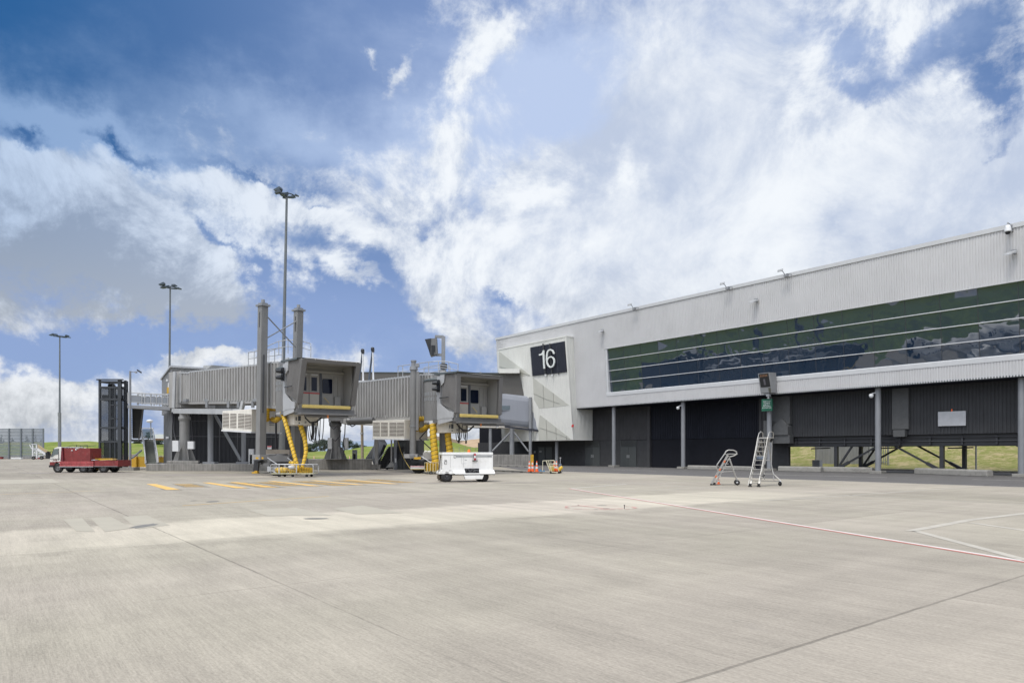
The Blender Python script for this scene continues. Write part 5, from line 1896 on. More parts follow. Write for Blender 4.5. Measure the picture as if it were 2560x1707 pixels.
    MB().cyl(P(690, 1122, 49.6), P(690, 1030, 49.6), .07, None, 8).build('cable_mast', cable_m, t)
    # air unit and ducts
    ac, away = ac_unit(t, P(556, 1027, 51.6), P(629, 1022, 50.0), P(629, 1078.5, 50.0), P(555.5, 1074, 51.6), 2.6)
    mt_, ms_ = MB(), MB()
    for pts in ([P(662, 1024, 48.6), P(676, 1021, 48.4), P(700, 1022, 48)], [P(668, 1024, 48.2), P(667, 1040, 48.2), P(668, 1050, 48.4)],
                [P(703, 1029, 47.8), P(700, 1041, 47.8), P(690, 1050, 48.2), P(681, 1048, 48.6)]):
        hose(mt_, ms_, pts, .18, .11, 12, .016)
    du = mt_.build('air_duct', duct_y, t)
    ms_.build('duct_spiral', M('duct_ring', (0.22, 0.14, 0.02), .6), du)
    mt_, ms_ = MB(), MB()
    hose(mt_, ms_, [P(706, 1030, 46.6), P(709, 1040, 46.3), P(714, 1056, 45.8), P(727, 1105, 45.2), P(738, 1146, 44.7), P(744, 1168, 44.5)], [.16, .13], .27, 12, .014)
    hose(mt_, ms_, [P(749, 1050, 46.0), P(753, 1068, 45.8), P(762, 1098, 45.4), P(764.5, 1128, 45.0), P(760, 1152, 44.7), P(755, 1168, 44.5)], [.17, .11], .27, 12, .014)
    du = mt_.build('drop_hose', duct_y, t)
    ms_.build('hose_spiral', cable_m, du)
    # cables
    for (x0, x1, yb) in ((768, 786, 1101), (773, 794, 1104), (780, 791, 1099), (787, 801, 1111), (794, 810, 1100)):
        MB().tube(u_loop(P(x0, 1050, 46.2), P(x1, 1040, 46.4), P(0, yb, 46.3).z), .028, 6).build('hanging_cable', cable_m, t)
    MB().tube([P(759, 1026, 45), P(764, 1045, 45), P(775, 1056, 45.2), P(790, 1055, 45.6), P(806, 1042, 46), P(812, 1028, 46)], .055, 8).build('heavy_cable', cable_m, t)
    MB().tube([P(782, 1056, 46.1), P(783, 1080, 46.1), P(780, 1098, 46.1)], .10, 8).build('cable_bundle', cable_m, t)
    # rails on the roof
    railing(t, [P(621, 881, 50.6), P(650, 876.5, 49.6), P(682, 872.5, 48.5), P(706, 869, 47.8)], (0, .5, 1, 1.7, 2.2, 3))
    railing(t, [P(640, 877, 52.3), P(697, 853, 51.0), P(720, 849.5, 50.6), P(756, 853, 50.6), P(777, 859, 49.0), P(777, 866, 47.8)], (1, 2, 2.9, 4))
    # pedestal
    zt = P(0, 1030, 59).z
    pedestal(t, 461.5, 59.4, zt, .40, .82)
    for px, y0, y1 in ((439, 1101, 1128), (477, 1103, 1122)):
        q0, q1 = P(px - 7, y1, 58.4), P(px + 8, y0, 58.4)
        MB().obox((q0.x, 58.3, q0.z), (q1.x - q0.x, 0, 0), (0, .3, 0), (0, 0, q1.z - q0.z)).build('electric_box', white_box, t, bevel=.01)
    return t


bridge_one()


def bridge_two():
    O = P(1148, 1042.5, 48.0)
    t = thing('boarding_bridge', 'farther grey boarding bridge with round lift columns, beside the cream block', 'boarding bridge', (P(1032, 0, 51).x, 51, 0), 0, 'boarding bridges')
    Lc, cc = cab(t, O, .18, (1.7, -4.0, 1.85), 1, None)
    q = [P(862, 1044, 60.6), P(1032, 1042, 53.6), P(1032, 941.5, 53.6), P(862, 961, 60.6)]
    o, aw = tunnel(t, q, 2.4, .40, 'middle_tunnel', .14)
    q = [P(1033, 1043, 53.2), P(1083, 1044, 51.0), P(1083, 937.5, 51.0), P(1033, 940, 53.2)]
    tunnel(t, q, 2.7, .42, 'outer_tunnel', .12)
    m = MB().bar(P(861, 1053, 60.4), P(1020, 1050, 54.2), .22, .40).bar(P(861, 1053, 62), P(1020, 1050, 56), .22, .4)
    for px, d in ((941, 57.1), (967, 56.1), (1004, 54.8), (1045, 53.0)):
        m.bar(P(px, 1038, d), P(px, 1047, d), .3, .25)
    m.build('runway_beam', bridge_grey, t)
    MB().cyl(P(870, 1052, 60.0), P(935, 1049, 57), .22, .22, 12).cyl(P(870, 1060, 60.2), P(930, 1056, 57.5), .1, .1, 8).build('cable_duct', bridge_dk, t)
    # round lift columns
    for k, (px, pyt, d, pyb, r) in enumerate(((1032, 925, 51.4, 1140, .235), (1107, 925, 53.8, 1145, .27))):
        top, bot = P(px + (2 if k == 0 else 0), pyt, d), P(px, pyb, d)
        m = MB().cyl(bot, top, r, r, 20)
        m.bar(bot.lerp(top, .30) + Vector((r + .08, -.02, 0)), bot.lerp(top, .98) + Vector((r + .08, -.02, 0)), .2, .2)
        col = m.build('lift_column', M('column_grey', (0, 0, 0)), t)
        if k == 0:
            MB().cyl(top, top + Z * .28, r * 1.3, r * 1.15, 20).cyl(top + Z * .28, top + Z * .62, r * .75, None, 16).cyl(top + Z * .6, top + Z * .72, r * .9, None, 16).box(top + Vector((.28, -.05, .32)), (.3, .3, .22)).build('column_motor', steel, col)
        MB().cyl(bot.lerp(top, .34), bot.lerp(top, .36), r * 1.12, None, 20).cyl(bot, bot + Z * .1, r * 2, None, 20).build('column_collar', steel, col)
    b0, b1 = P(1032, 1143, 51.4), P(1107, 1147, 53.8)
    m = MB().bar(b0 + Z * .02, b1 + Z * .02, .55, .36).box(b0 + Vector((-.1, 0, .1)), (1.0, .8, .3)).bar(P(1058, 1139, 51), P(1082, 1141, 51), .6, .5)
    yk = m.build('yoke_beam', bridge_grey, t)
    MB().box(P(1043.5, 1145, 50.9), (.5, .02, .16)).build('reflector_plate', yellow, yk)
    MB().tube([P(1054, 1141, 50.6), P(1080, 1158, 50.2)], .04, 8).build('tow_arm', galv, t)
    wc = P(1042, 0, 51.9); wc.z = .5
    MB().cyl(wc + Vector((-.35, -.25, .38)), wc + Vector((.9, -.2, .34)), .34, .3, 18).box(wc + Vector((0.3, 0, .3)), (1.3, .8, .5)).build('drive_motor', black, t)
    for s in (-.30, .75):
        wheel(t, wc + Vector((.15, s, 0)), .5, .42, (.08, 1, 0))
    m = MB().hexa([P(1026, 1171.5, 51.0), P(1061, 1171.5, 51.0), P(1061, 1171.5, 51.4), P(1026, 1171.5, 51.4), P(1026, 1164, 51.0), P(1061, 1164, 51.0), P(1061, 1164, 51.4), P(1026, 1164, 51.4)])
    tr = m.build('wheel_guard', white_box, t)
    m = MB()
    for k in range(10):
        m.hexa([P(1027.5 + k * 3.4, 1167, 50.97), P(1029 + k * 3.4, 1167, 50.97), P(1029 + k * 3.4, 1167, 50.99), P(1027.5 + k * 3.4, 1167, 50.99),
                P(1026.2 + k * 3.4, 1164.3, 50.97), P(1027.7 + k * 3.4, 1164.3, 50.97), P(1027.7 + k * 3.4, 1164.3, 50.99), P(1026.2 + k * 3.4, 1164.3, 50.99)])
    m.build('red_chevrons', red_sign, tr)
    MB().hexa([P(1028, 1173.2, 50.98), P(1085, 1173.2, 50.98), P(1085, 1173.2, 51.0), P(1028, 1173.2, 51.0), P(1028, 1171.9, 50.98), P(1085, 1171.9, 50.98), P(1085, 1171.9, 51.0), P(1028, 1171.9, 51.0)]).build('yellow_trim', bumper_y, tr)
    ac, away = ac_unit(t, P(931.5, 1051, 54.6), P(1011, 1048.5, 52.0), P(1011, 1096.5, 52.0), P(931.5, 1095, 54.6), 2.3)
    MB().bar(P(1073, 1068, 53), P(1049, 1096, 53), .08).bar(P(1049, 1096, 53), P(1078, 1123, 53), .08).build('hinged_strut', steel_dk, t)
    mt_, ms_ = MB(), MB()
    for pts in ([P(1041, 1049, 52.2), P(1055, 1046, 52), P(1072, 1048, 51.8)], [P(1043, 1052, 52), P(1042, 1066, 52), P(1044, 1074, 52.2)],
                [P(1073, 1053, 51.6), P(1070, 1062, 51.6), P(1060, 1072, 51.9), P(1051, 1075, 52.2)]):
        hose(mt_, ms_, pts, .19, .12, 12, .016)
    du = mt_.build('air_duct', duct_y, t)
    ms_.build('duct_spiral', M('duct_ring', (0, 0, 0)), du)
    mt_, ms_ = MB(), MB()
    hose(mt_, ms_, [P(1081.5, 1058, 50.6), P(1083, 1085, 50.4), P(1086.5, 1130, 50.2), P(1088.5, 1160, 50.1), P(1086, 1172, 50.1)], [.24, .27], .30, 14, .016)
    hose(mt_, ms_, [P(1119, 1074, 50.6), P(1120.5, 1095, 50.5), P(1124, 1125, 50.4), P(1125, 1150, 50.4), P(1120, 1168, 50.5)], [.23, .26], .30, 14, .016)
    du = mt_.build('drop_hose', duct_y, t)
    ms_.build('hose_spiral', cable_m, du)
    MB().cyl(P(1081.5, 1052, 50.6), P(1081.5, 1060, 50.6), .27, .26, 16).build('duct_collar', white_box, t)
    MB().tube([P(1138, 1052, 48.5), P(1147, 1066, 48.5), P(1158, 1076, 48.6), P(1172, 1076, 48.9), P(1183, 1066, 49.2), P(1188, 1050, 49.3)], .06, 8).build('heavy_cable', cable_m, t)
    for (x0, x1, yb) in ((1139, 1149, 1102), (1143, 1156, 1098), (1150, 1147, 1105), (1162, 1169, 1103), (1158, 1166, 1097)):
        MB().tube(u_loop(P(x0, 1072, 50), P(x1, 1062, 49.6), P(0, yb, 49.8).z), .028, 6).build('hanging_cable', cable_m, t)
    for px, yb in ((1146, 1101), (1165, 1103)):
        MB().cyl(P(px, yb, 49.8), P(px, yb + 6, 49.8), .07, .05, 8).build('cable_plug', black, t)
    railing(t, [P(995, 915.5, 55.6), P(1044, 908.5, 53.4), P(1075, 904.5, 52.1), P(1096, 902.5, 51.4), P(1122, 904.5, 52), P(1145, 910, 51)], (0, .25, 1, 1.9, 3, 4, 5), .022, 1)
    railing(t, [P(1060, 919, 55), P(1100, 912, 54.0), P(1125, 916, 52.5)], (0, 1, 2), .02, 1)
    for a, b, c in (((906.5, 877), (897, 958), (908, 954)), ((931.5, 873), (922, 954), (933.5, 953))):
        m = MB().cyl(P(*b, 59.4), P(*a, 59.2), .085, .07, 10)
        rs = m.build('roof_ram', M('ram_slate', (0.09, 0.11, 0.14), .35, .3), t)
        MB().cyl(P(*c, 58.9), P(a[0] + .5, a[1] + 3, 59.1), .075, .06, 10).build('ram_sleeve', white_box, rs)
        MB().lathe(P(*a, 59.2), [(0, .2), (.14, .14), (.16, 0), (.12, -.18)], 12).box(P(a[0] + 1, a[1] + 3, 59.1), (.22, .16, .3)).build('ram_head', black, rs)
    MB().obox(P(862, 958, 60.4), P(960, 953.5, 56.5) - P(862, 958, 60.4), Vector((.5, 1.6, 0)), Z * .16).build('roof_tray', white_box, t)
    # pedestal with boxes and cabling
    zt = P(0, 1046, 61.6).z
    o, c = pedestal(t, 838.5, 61.6, zt, .45, .93)
    for px in (825, 865):
        q0, q1 = P(px - 5, 1122, 61), P(px + 5, 1094, 61)
        MB().obox((q0.x, 60.9, q0.z), (q1.x - q0.x, 0, 0), (0, .35, 0), (0, 0, q1.z - q0.z)).build('electric_box', M('pale_grey_box', (0.38, 0.39, 0.40), .5), t)
    m = MB().hexa([P(822, 1052, 60.6), P(872, 1052, 60.6), P(872, 1052, 63.2), P(822, 1052, 63.2), P(818, 1032, 60.6), P(878, 1032, 60.6), P(878, 1032, 63.2), P(818, 1032, 63.2)])
    m.build('pivot_box', bridge_dk, t)
    for pts in ([P(863, 1058, 60.4), P(862, 1085, 60.4), P(858, 1104, 60.5), P(861, 1120, 60.6), P(858, 1140, 60.6)], [P(822, 1050, 60.6), P(828, 1068, 60.6), P(835, 1072, 60.6), P(846, 1060, 60.6)],
                [P(830, 1096, 60.6), P(838, 1102, 60.6), P(848, 1092, 60.6), P(852, 1075, 60.6)], [P(868, 1056, 60.2), P(880, 1066, 60), P(888, 1062, 59.8), P(888, 1050, 59.6)], [P(905, 1050, 58.8), P(910, 1060, 58.6), P(914, 1051, 58.4)]):
        MB().tube(pts, .05, 6).build('power_cable', cable_m, t)
    return t


bridge_two()

# display mast rising behind the second cab
t = thing('mast_with_display', 'square grey post with a bracketed hooded display box rising behind the farther boarding bridge', 'display', (P(1108, 0, 56).x, 56, 0))
d = 56.0
m = MB().bar(Vector((P(1107, 0, d).x, d, 0)), P(1108.5, 841, d), .28, .28).bar(P(1109, 842, d), P(1088, 841, d), .24, .2).bar(P(1107, 887, d), P(1089, 887, d), .2, .2).bar(P(1089.5, 840, d), P(1090, 855, d), .16)
m.build('post', steel, t)
MB().cyl(P(1109, 910, d), P(1109, 922, d), .3, .3, 14).build('post_collar', steel_dk, t)
m = MB()
a, b, c, e = P(1062, 847.5, d - .7), P(1091, 845, d + .1), P(1093, 886, d + .1), P(1077, 890, d - .5)
fr = [P(1078, 845.5, d), P(1092, 844.5, d), P(1093, 884, d), P(1075, 891, d)]
m.prism([P(1078, 846, d - .35), P(1091, 845, d - .35), P(1093, 885, d - .35), P(1076, 890, d - .35)], Vector((0, .7, 0)))
m.build('display_box', bridge_dk, t)
hd = MB()
hp = [P(1062, 848, d - .6), P(1078, 845.5, d - .35), P(1076, 890, d - .35), P(1072, 876, d - .45)]
hd.prism(hp, Vector((0, .05, 0)))
hd.prism([P(1062, 848, d - .6), P(1078, 845.5, d - .35), P(1078, 845.5, d + .35), P(1062, 848, d + .5)], Z * -.05)
hd.build('display_hood', steel_dk, t)
MB().box(P(1083, 871, d - .38), (.3, .06, .5)).box(P(1081, 881, d - .4), (.2, .08, .45)).build('display_hatch', black, t)

# ================================================================== HUB, PLINTHS AND STAIRS
def phex(x0, x1, y0, y1, d0, d1, m=None):
    """upright box: front face spans photo columns x0..x1 and rows y0(top)..y1(bottom) at depth d0"""
    m = m or MB()
    a, b = P(x0, y1, d0), P(x1, y0, d0)
    return m.obox((a.x, d0, a.z), (b.x - a.x, 0, 0), (0, d1 - d0, 0), (0, 0, b.z - a.z))


# concrete plinths
def plinth(label, pts, z, mat=concrete, name='concrete_plinth', z0=0, group='concrete plinth walls'):
    c = sum((Vector((p[0], p[1], 0)) for p in pts), Vector()) / len(pts)
    m = MB().prism([Vector((p[0], p[1], z0)) for p in pts], Z * (z - z0))
    return solo(m, name, mat, label, 'concrete wall', c, group, bevel=.03)


zq = lambda y, d: P(0, y, d).z
plinth('low stained concrete plinth under the nearer boarding bridge pedestal', [(P(365, 0, 57.9).x, 57.9), (P(692, 0, 57.9).x, 57.9), (P(700, 0, 66).x, 66), (P(378, 0, 66).x, 66)], .58)
plinth('small upper concrete step carrying the tapered pedestal and its electric boxes', [(P(421, 0, 58.6).x, 58.3), (P(500, 0, 58.6).x, 58.3), (P(500, 0, 61).x, 61), (P(424, 0, 61).x, 61)], .83, concrete, 'concrete_step', .58)
plinth('taller board-marked concrete wall left of the steel stair, below the farther pedestal', [(P(692, 0, 62).x, 62.6), (P(799, 0, 62).x, 62.0), (P(930, 0, 62).x, 62.0), (P(930, 0, 66).x, 66), (P(692, 0, 66).x, 66)], .94)
plinth('long concrete wall below the link bridge posts, behind the white cart', [(P(1085, 0, 80.8).x, 80.8), (P(1326, 0, 80.8).x, 80.8), (P(1326, 0, 83).x, 83), (P(1085, 0, 83).x, 83)], 1.28)
m = phex(1326.2, 1334, 1136, 1164, 80.6, 82.9)
solo(m, 'wall_end_guard', yellow, 'yellow painted end guard on the long concrete wall below the link bridge', 'guard', P(1330, 1164, 81))

# hub building
t = thing('hub_building', 'grey low-roofed hub building at the far end of the nearer boarding bridge', 'building', (P(480, 0, 62).x, 62, 0))
zt, zb = zq(916.5, 61), zq(1031, 61)
A, B_, Cc, D_ = P(430, 0, 61), P(610, 0, 64.5), P(600, 0, 72), P(404.5, 0, 66)
def zz(p, z): return Vector((p.x, p.y, z))
m = MB().ribs(zz(A, zb), zz(B_, zb), zz(B_, zt), zz(A, zt), (-.1, -1, 0), .5, .03)
m.build('front_wall', M('hub_front_shaded', (0.14, 0.14, 0.137), .6, 0, .08, 1), t)  # front painted darker than the side: its shade is put into the grey
m = MB().ribs(zz(D_, zb), zz(A, zb), zz(A, zt), zz(D_, zt - .55), (-1, -.5, 0), .6, .02)
m.prism([zz(A + Vector((.05, .06, 0)), zb), zz(B_ + Vector((0, .06, 0)), zb), zz(Cc, zb), zz(D_ + Vector((.06, 0, 0)), zb)], Z * (zt - zb - .6))
m.build('side_wall', M('hub_side_lit', (0.21, 0.213, 0.218), .6, 0, .08, 1, streak=.06), t)  # side painted lighter than the front: sunlight is put into the grey
m = MB().hexa([zz(D_, zt - .65) + Vector((-.15, 0, 0)), zz(A, zt - .06) + Vector((-.1, -.15, 0)), zz(B_, zt - .06) + Vector((0, -.15, 0)), zz(Cc, zt - .65),
               zz(D_, zt - .5) + Vector((-.15, 0, 0)), zz(A, zt + .10) + Vector((-.1, -.15, 0)), zz(B_, zt + .10) + Vector((0, -.15, 0)), zz(Cc, zt - .5)])
m.build('roof_edge', steel_lt, t)
m = MB().prism([P(508, 914, 62.5), P(509, 929, 62.5), P(520, 931, 62.5), P(620, 930, 64), P(640, 923, 64.5), P(600, 918.5, 64), P(530, 912.5, 62.6)], (0, 3, 0))
m.build('roof_upstand', M('pale_membrane', (0.42, 0.43, 0.43), .5), t)
phex(415, 421, 948, 953, 63.0, 63.5).build('wall_lamp', white_box, t)
phex(419.5, 423.5, 957, 968, 62.2, 62.6).build('small_box', white_box, t)
phex(417, 424, 968, 983, 62.0, 62.5).build('yellow_call_box', yellow, t)
# lower walls
m = MB()
a, b = P(429, 0, 62), P(729, 0, 66)
m.ribs(zz(a, .55), zz(b, .55), zz(b, zq(1035, 64)), zz(a, zq(1035, 64)), (0, -1, 0), .34, .05)
m.prism([zz(a + Vector((0, .08, 0)), .5), zz(b + Vector((0, .08, 0)), .5), zz(b + Vector((0, 5, 0)), .5), zz(a + Vector((0, 5, 0)), .5)], Z * (zq(1036, 64) - .5))
m.build('lower_dark_wall', M('hub_navy', (0.035, 0.037, 0.042), .6, 0, .2, 1, streak=.2), t)
m = MB()
for px in (463, 545, 590, 652, 690, 712):
    k = (px - 429) / 300
    q = a.lerp(b, k)
    m.obox((q.x - .04, q.y - .09, .6), (.08, 0, 0), (0, .06, 0), (0, 0, zq(1040, 63) - .8))
m.bar(zz(a, 3.0) + Vector((0, -.06, 0)), zz(b, 3.0) + Vector((0, -.06, 0)), .05, .08)
m.build('wall_batten', M('batten_grey', (0.09, 0.09, 0.095), .6), t)
m = MB()
c0, c1 = P(409, 0, 63.5), P(430, 0, 61.9)
m.ribs(zz(c0, .2), zz(c1, .2), zz(c1, zq(1032, 62)), zz(c0, zq(1032, 62)), (-.7, -1, 0), .6, .02)
m.prism([zz(c0, .2) + Vector((.06, .1, 0)), zz(c1, .2) + Vector((0, .1, 0)), zz(c1, .2) + Vector((0, 3, 0)), zz(c0, .2) + Vector((.06, 3, 0))], Z * (zq(1032, 62) - .3))
m.build('lower_side_wall', M('hub_side_lit', (0, 0, 0)), t)
phex(414.5, 421.5, 1091, 1096, 62.2, 62.4).build('door_sign', white_box, t)
m = MB()
for x0, x1, dd in ((519.5, 533, 59.2), (603.5, 614.5, 59.6)):
    p = P((x0 + x1) / 2, 0, dd)
    r = (x1 - x0) / 2 / F * dd
    m.cyl((p.x, dd, .58), (p.x, dd, zq(1030, dd)), r, r, 18)
    m.box((p.x, dd, .66), (1.0, .8, .18))
m.build('round_post', steel, t)
MB().cyl(P(537, 1036, 59.3), P(602, 1150, 59.6), .13, .13, 12).build('diagonal_brace', steel, t)
MB().tube([P(484, 1128, 59), P(479, 1052, 59.3), P(524, 1052, 59.2)], .05, 6).tube([P(430, 1030, 60), P(435, 1080, 60), P(441, 1106, 59.5)], .07, 6).build('wall_pipe', cable_m, t)

# fuelling pits and posts on the plinths
for i, (px, y0, y1, d, lab) in enumerate(((627, 1122, 1159.5, 58.4, 'white standpipe cabinet with a black hose beside the dark hub wall'), (886, 1124, 1148, 62.4, 'grey standpipe cabinet on top of the taller concrete wall'))):
    q0, q1 = P(px - 5.5, y1, d), P(px + 5.5, y0, d)
    t = thing('standpipe_cabinet', lab, 'cabinet', (P(px, 0, d).x, d, q0.z), 0, 'standpipe cabinets on the plinths')
    w = q1.x - q0.x; h = q1.z - q0.z
    c = Vector((q0.x, d, q0.z))
    MB().obox(c + Vector((0, 0, h * .62)), (w, 0, 0), (0, .3, 0), (0, 0, h * .38)).obox(c, (w * .22, 0, 0), (0, .25, 0), (0, 0, h * .63)).obox(c + Vector((w * .78, 0, 0)), (w * .22, 0, 0), (0, .25, 0), (0, 0, h * .63)).build('cabinet_frame', white_box if i == 0 else steel, t)
    MB().obox(c + Vector((w * .22, .12, 0)), (w * .56, 0, 0), (0, .12, 0), (0, 0, h * .6)).tube([c + Vector((w * .5, .05, h * .55)), c + Vector((w * .4, 0, h * .4)), c + Vector((w * .5, 0, h * .2)), c + Vector((w * .5, .05, 0))], .05, 6).build('coiled_hose', black, t)
t = thing('hose_reel_cabinet', 'small red fire hose box beside the near lift column', 'cabinet', P(643, 1145, 59))
phex(639, 646, 1121, 1140, 59, 59.4).build('cabinet_body', M('fire_red', (0.3, 0.05, 0.05), .5), t)
m = phex(640.5, 645, 1125, 1128, 58.97, 59.0); phex(640.5, 645, 1132, 1135, 58.97, 59.0, m); m.build('cabinet_marks', white_box, t)

# dark service cabin and stair below the farther bridge
t = thing('service_cabin', 'dark ribbed service cabin with a yellow door notice below the farther boarding bridge', 'building', (P(1018, 0, 63).x, 63, 0))
a, b = P(990, 0, 62.6), P(1046, 0, 62.6)
h = zq(1096, 62.6)
MB().ribs(zz(a, 0), zz(b, 0), zz(b, h), zz(a, h), (0, -1, 0), .3, .03).obox((a.x, 62.65, 0), (b.x - a.x, 0, 0), (0, 4, 0), (0, 0, h)).build('cabin_wall', M('cabin_charcoal', (0.045, 0.047, 0.05), .6, 0, .15, 1, streak=.15), t)
m = phex(992, 1005, 1107, 1173, 62.54, 62.57); phex(1006.5, 1013, 1107, 1173, 62.54, 62.57, m)
dr = m.build('cabin_door', M('door_charcoal', (0, 0, 0)), t)
phex(1009, 1010.5, 1129, 1138, 62.48, 62.53).build('door_pull', galv, dr)
phex(996, 1002, 1128, 1136.5, 62.50, 62.53).build('door_notice', bumper_y, dr)
m = phex(984, 990, 1096, 1173, 61.8, 66)
m.build('cabin_end_panel', steel, t)
m = phex(987, 990.5, 1145, 1156, 61.7, 61.79); m.build('meter_box', white_box, t)

t = thing('steel_stair', 'dark steel stair with solid grey side panels below the farther boarding bridge', 'stair', (P(958, 0, 63).x, 63, 0))
m = MB()
n = 13
for k in range(n):
    x0 = P(940 + k * 2.3, 0, 62.0).x
    z0 = .12 + (k + .5) * (P(0, 1113, 62).z - .2) / n
    m.obox((x0, 62.0 + k * .02, z0), (1.5, 0, 0), (0, .34, 0), (0, 0, .045))
    m.obox((x0, 62.28 + k * .02, z0 - .12), (1.5, 0, 0), (0, .03, 0), (0, 0, .12))
m.build('treads', M('stair_dark', (0.05, 0.052, 0.058), .6, 0, .2), t)
m = MB().bar(P(940, 1172, 61.8), P(962, 1112, 62.6), .10, .26).bar(P(966, 1172, 61.8), P(992, 1118, 62.6), .10, .26)
m.build('stringer', steel_dk, t)
m = MB().prism([P(938, 1172, 62.5), P(968, 1110, 63.3), P(960, 1096, 63.3), P(936, 1096, 63.3), P(930, 1150, 62.5)], (0, .05, 0))
m.prism([P(915, 1147, 64), P(940, 1147, 64), P(940, 1112, 64), P(937, 1110, 64)], (0, .05, 0))
m.build('side_panel', steel, t)
m = MB().tube([P(915, 1145, 63.8), P(939, 1108, 63.8), P(950, 1096, 63.8)], .05, 6).tube([P(941, 1155, 61.6), P(972, 1117, 62.2)], .04, 6)
m.build('handrail', galv, t)
m = phex(937, 944.5, 1096, 1162, 61.6, 61.9)
phex(976.5, 979.5, 1096, 1155, 61.5, 61.8, m)
m.prism([P(965, 1168, 61.5), P(984, 1168, 61.5), P(984, 1160, 61.5), P(979.5, 1154, 61.5), P(976.5, 1154, 61.5)], (0, .4, 0))
m.build('support_leg', bridge_grey, t)
phex(930, 950, 1161, 1172, 61.55, 62.4).build('stair_base', concrete, t)
MB().tube([P(993, 1099, 54), P(1001, 1125, 54), P(1012, 1150, 53.6), P(1026, 1173, 52.4)], .025, 6)
solo(MB().tube([P(993, 1096, 54), P(1001, 1125, 54), P(1012, 1150, 53.4), P(1027, 1173.6, 52.2)], .022, 6), 'yellow_hose', bumper_y, 'thin yellow hose trailing from the air unit down to the wheel guard', 'hose', P(1027, 1173, 52.2))

# ------------------------------------------------------------------ lift tower, walkway and stair at the left
t = thing('lift_tower', 'dark framed lift tower with smoked glass panels and an open top frame', 'lift tower', (P(276, 0, 61.5).x, 61.5, 0))
d0 = 60.7
X0, X1, X2 = P(246, 0, d0).x, P(294, 0, d0).x, P(299, 0, d0 + .0).x
Zt, Zc = zq(949, d0), zq(965, d0)
dep = 1.1
k_ = MB()
posts = [(X0, d0), (X1, d0), (X2 + .1, d0 + .5), (X0 + .25, d0 + dep), (X2 - .1, d0 + dep)]
for i, (x, y) in enumerate(posts):
    w = .16 if i != 1 else .3
    k_.obox((x, y, 0), (w, 0, 0), (0, .16, 0), (0, 0, Zt))
for z in (Zt - .18, Zc - .1, zq(998, d0), zq(1069, d0), zq(1104, d0), .1):
    k_.bar((X0, d0 + .08, z), (X1 + .3, d0 + .08, z), .14, .16)
    k_.bar((X1 + .15, d0 + .08, z), (X2 + .15, d0 + .5, z), .14, .16)
    k_.bar((X0 + .3, d0 + dep, z), (X2, d0 + dep, z), .14, .16)
    k_.bar((X0 + .08, d0 + .1, z), (X0 + .33, d0 + dep, z), .14, .16)
    k_.bar((X2 + .15, d0 + .6, z), (X2, d0 + dep, z), .14, .16)
k_.bar((X0 - .1, d0 - .05, Zt), (X1 + .5, d0 - .05, Zt), .2, .1)
for x in (P(273, 0, d0).x, P(285, 0, d0).x):
    k_.obox((x, d0 + .04, 0), (.10, 0, 0), (0, .08, 0), (0, 0, Zc - .1))
k_.bar((P(273, 0, d0).x, d0 + .08, zq(1046, d0)), (X1, d0 + .08, zq(1046, d0)), .08, .1)
k_.bar((P(273, 0, d0).x, d0 + .08, zq(1012, d0)), (X1, d0 + .08, zq(1012, d0)), .08, .1)
k_.build('tower_frame', M('tower_slate', (0.035, 0.04, 0.047), .45, 0, .1), t)
m = MB()
m.obox((X0 + .12, d0 + .10, .2), (X1 - X0 - .1, 0, 0), (0, .015, 0), (0, 0, Zc - .3))
m.obox((X0 + .35, d0 + dep + .02, .2), (X1 - X0 - .1, 0, 0), (0, .015, 0), (0, 0, Zc - .3))
m.prism([(X0 + .07, d0 + .15, .2), (X0 + .32, d0 + dep, .2), (X0 + .34, d0 + dep, .2), (X0 + .09, d0 + .15, .2)], Z * (Zc - .3))
m.prism([(X1 + .3, d0 + .15, .2), (X2 + .15, d0 + .5, .2), (X2 + .17, d0 + .48, .2), (X1 + .32, d0 + .13, .2)], Z * (Zc - .3))
m.build('glass_panels', glass_smoke, t)
m = MB().obox((P(264, 0, d0).x, d0 + .4, 0), (.34, 0, 0), (0, .4, 0), (0, 0, zq(958, d0))).obox((P(262.5, 0, d0).x, d0 + .4, zq(966, d0)), (.48, 0, 0), (0, .4, 0), (0, 0, .2))
m.build('guide_mast', steel_dk, t)
m = MB().obox((X0 + .3, d0 + .3, .3), (1.3, 0, 0), (0, .6, 0), (0, 0, 2.3))
m.build('lift_car', M('car_dark', (0.06, 0.062, 0.06), .5), t)
m = MB().obox((X0 + .2, d0 + .2, Zc - 1.1), (1.5, 0, 0), (0, .7, 0), (0, 0, .35)).obox((X0 - .05, d0 - .05, 0), (X2 - X0 + .3, 0, 0), (0, dep + .1, 0), (0, 0, .1))
m.build('motor_box', steel_dk, t)

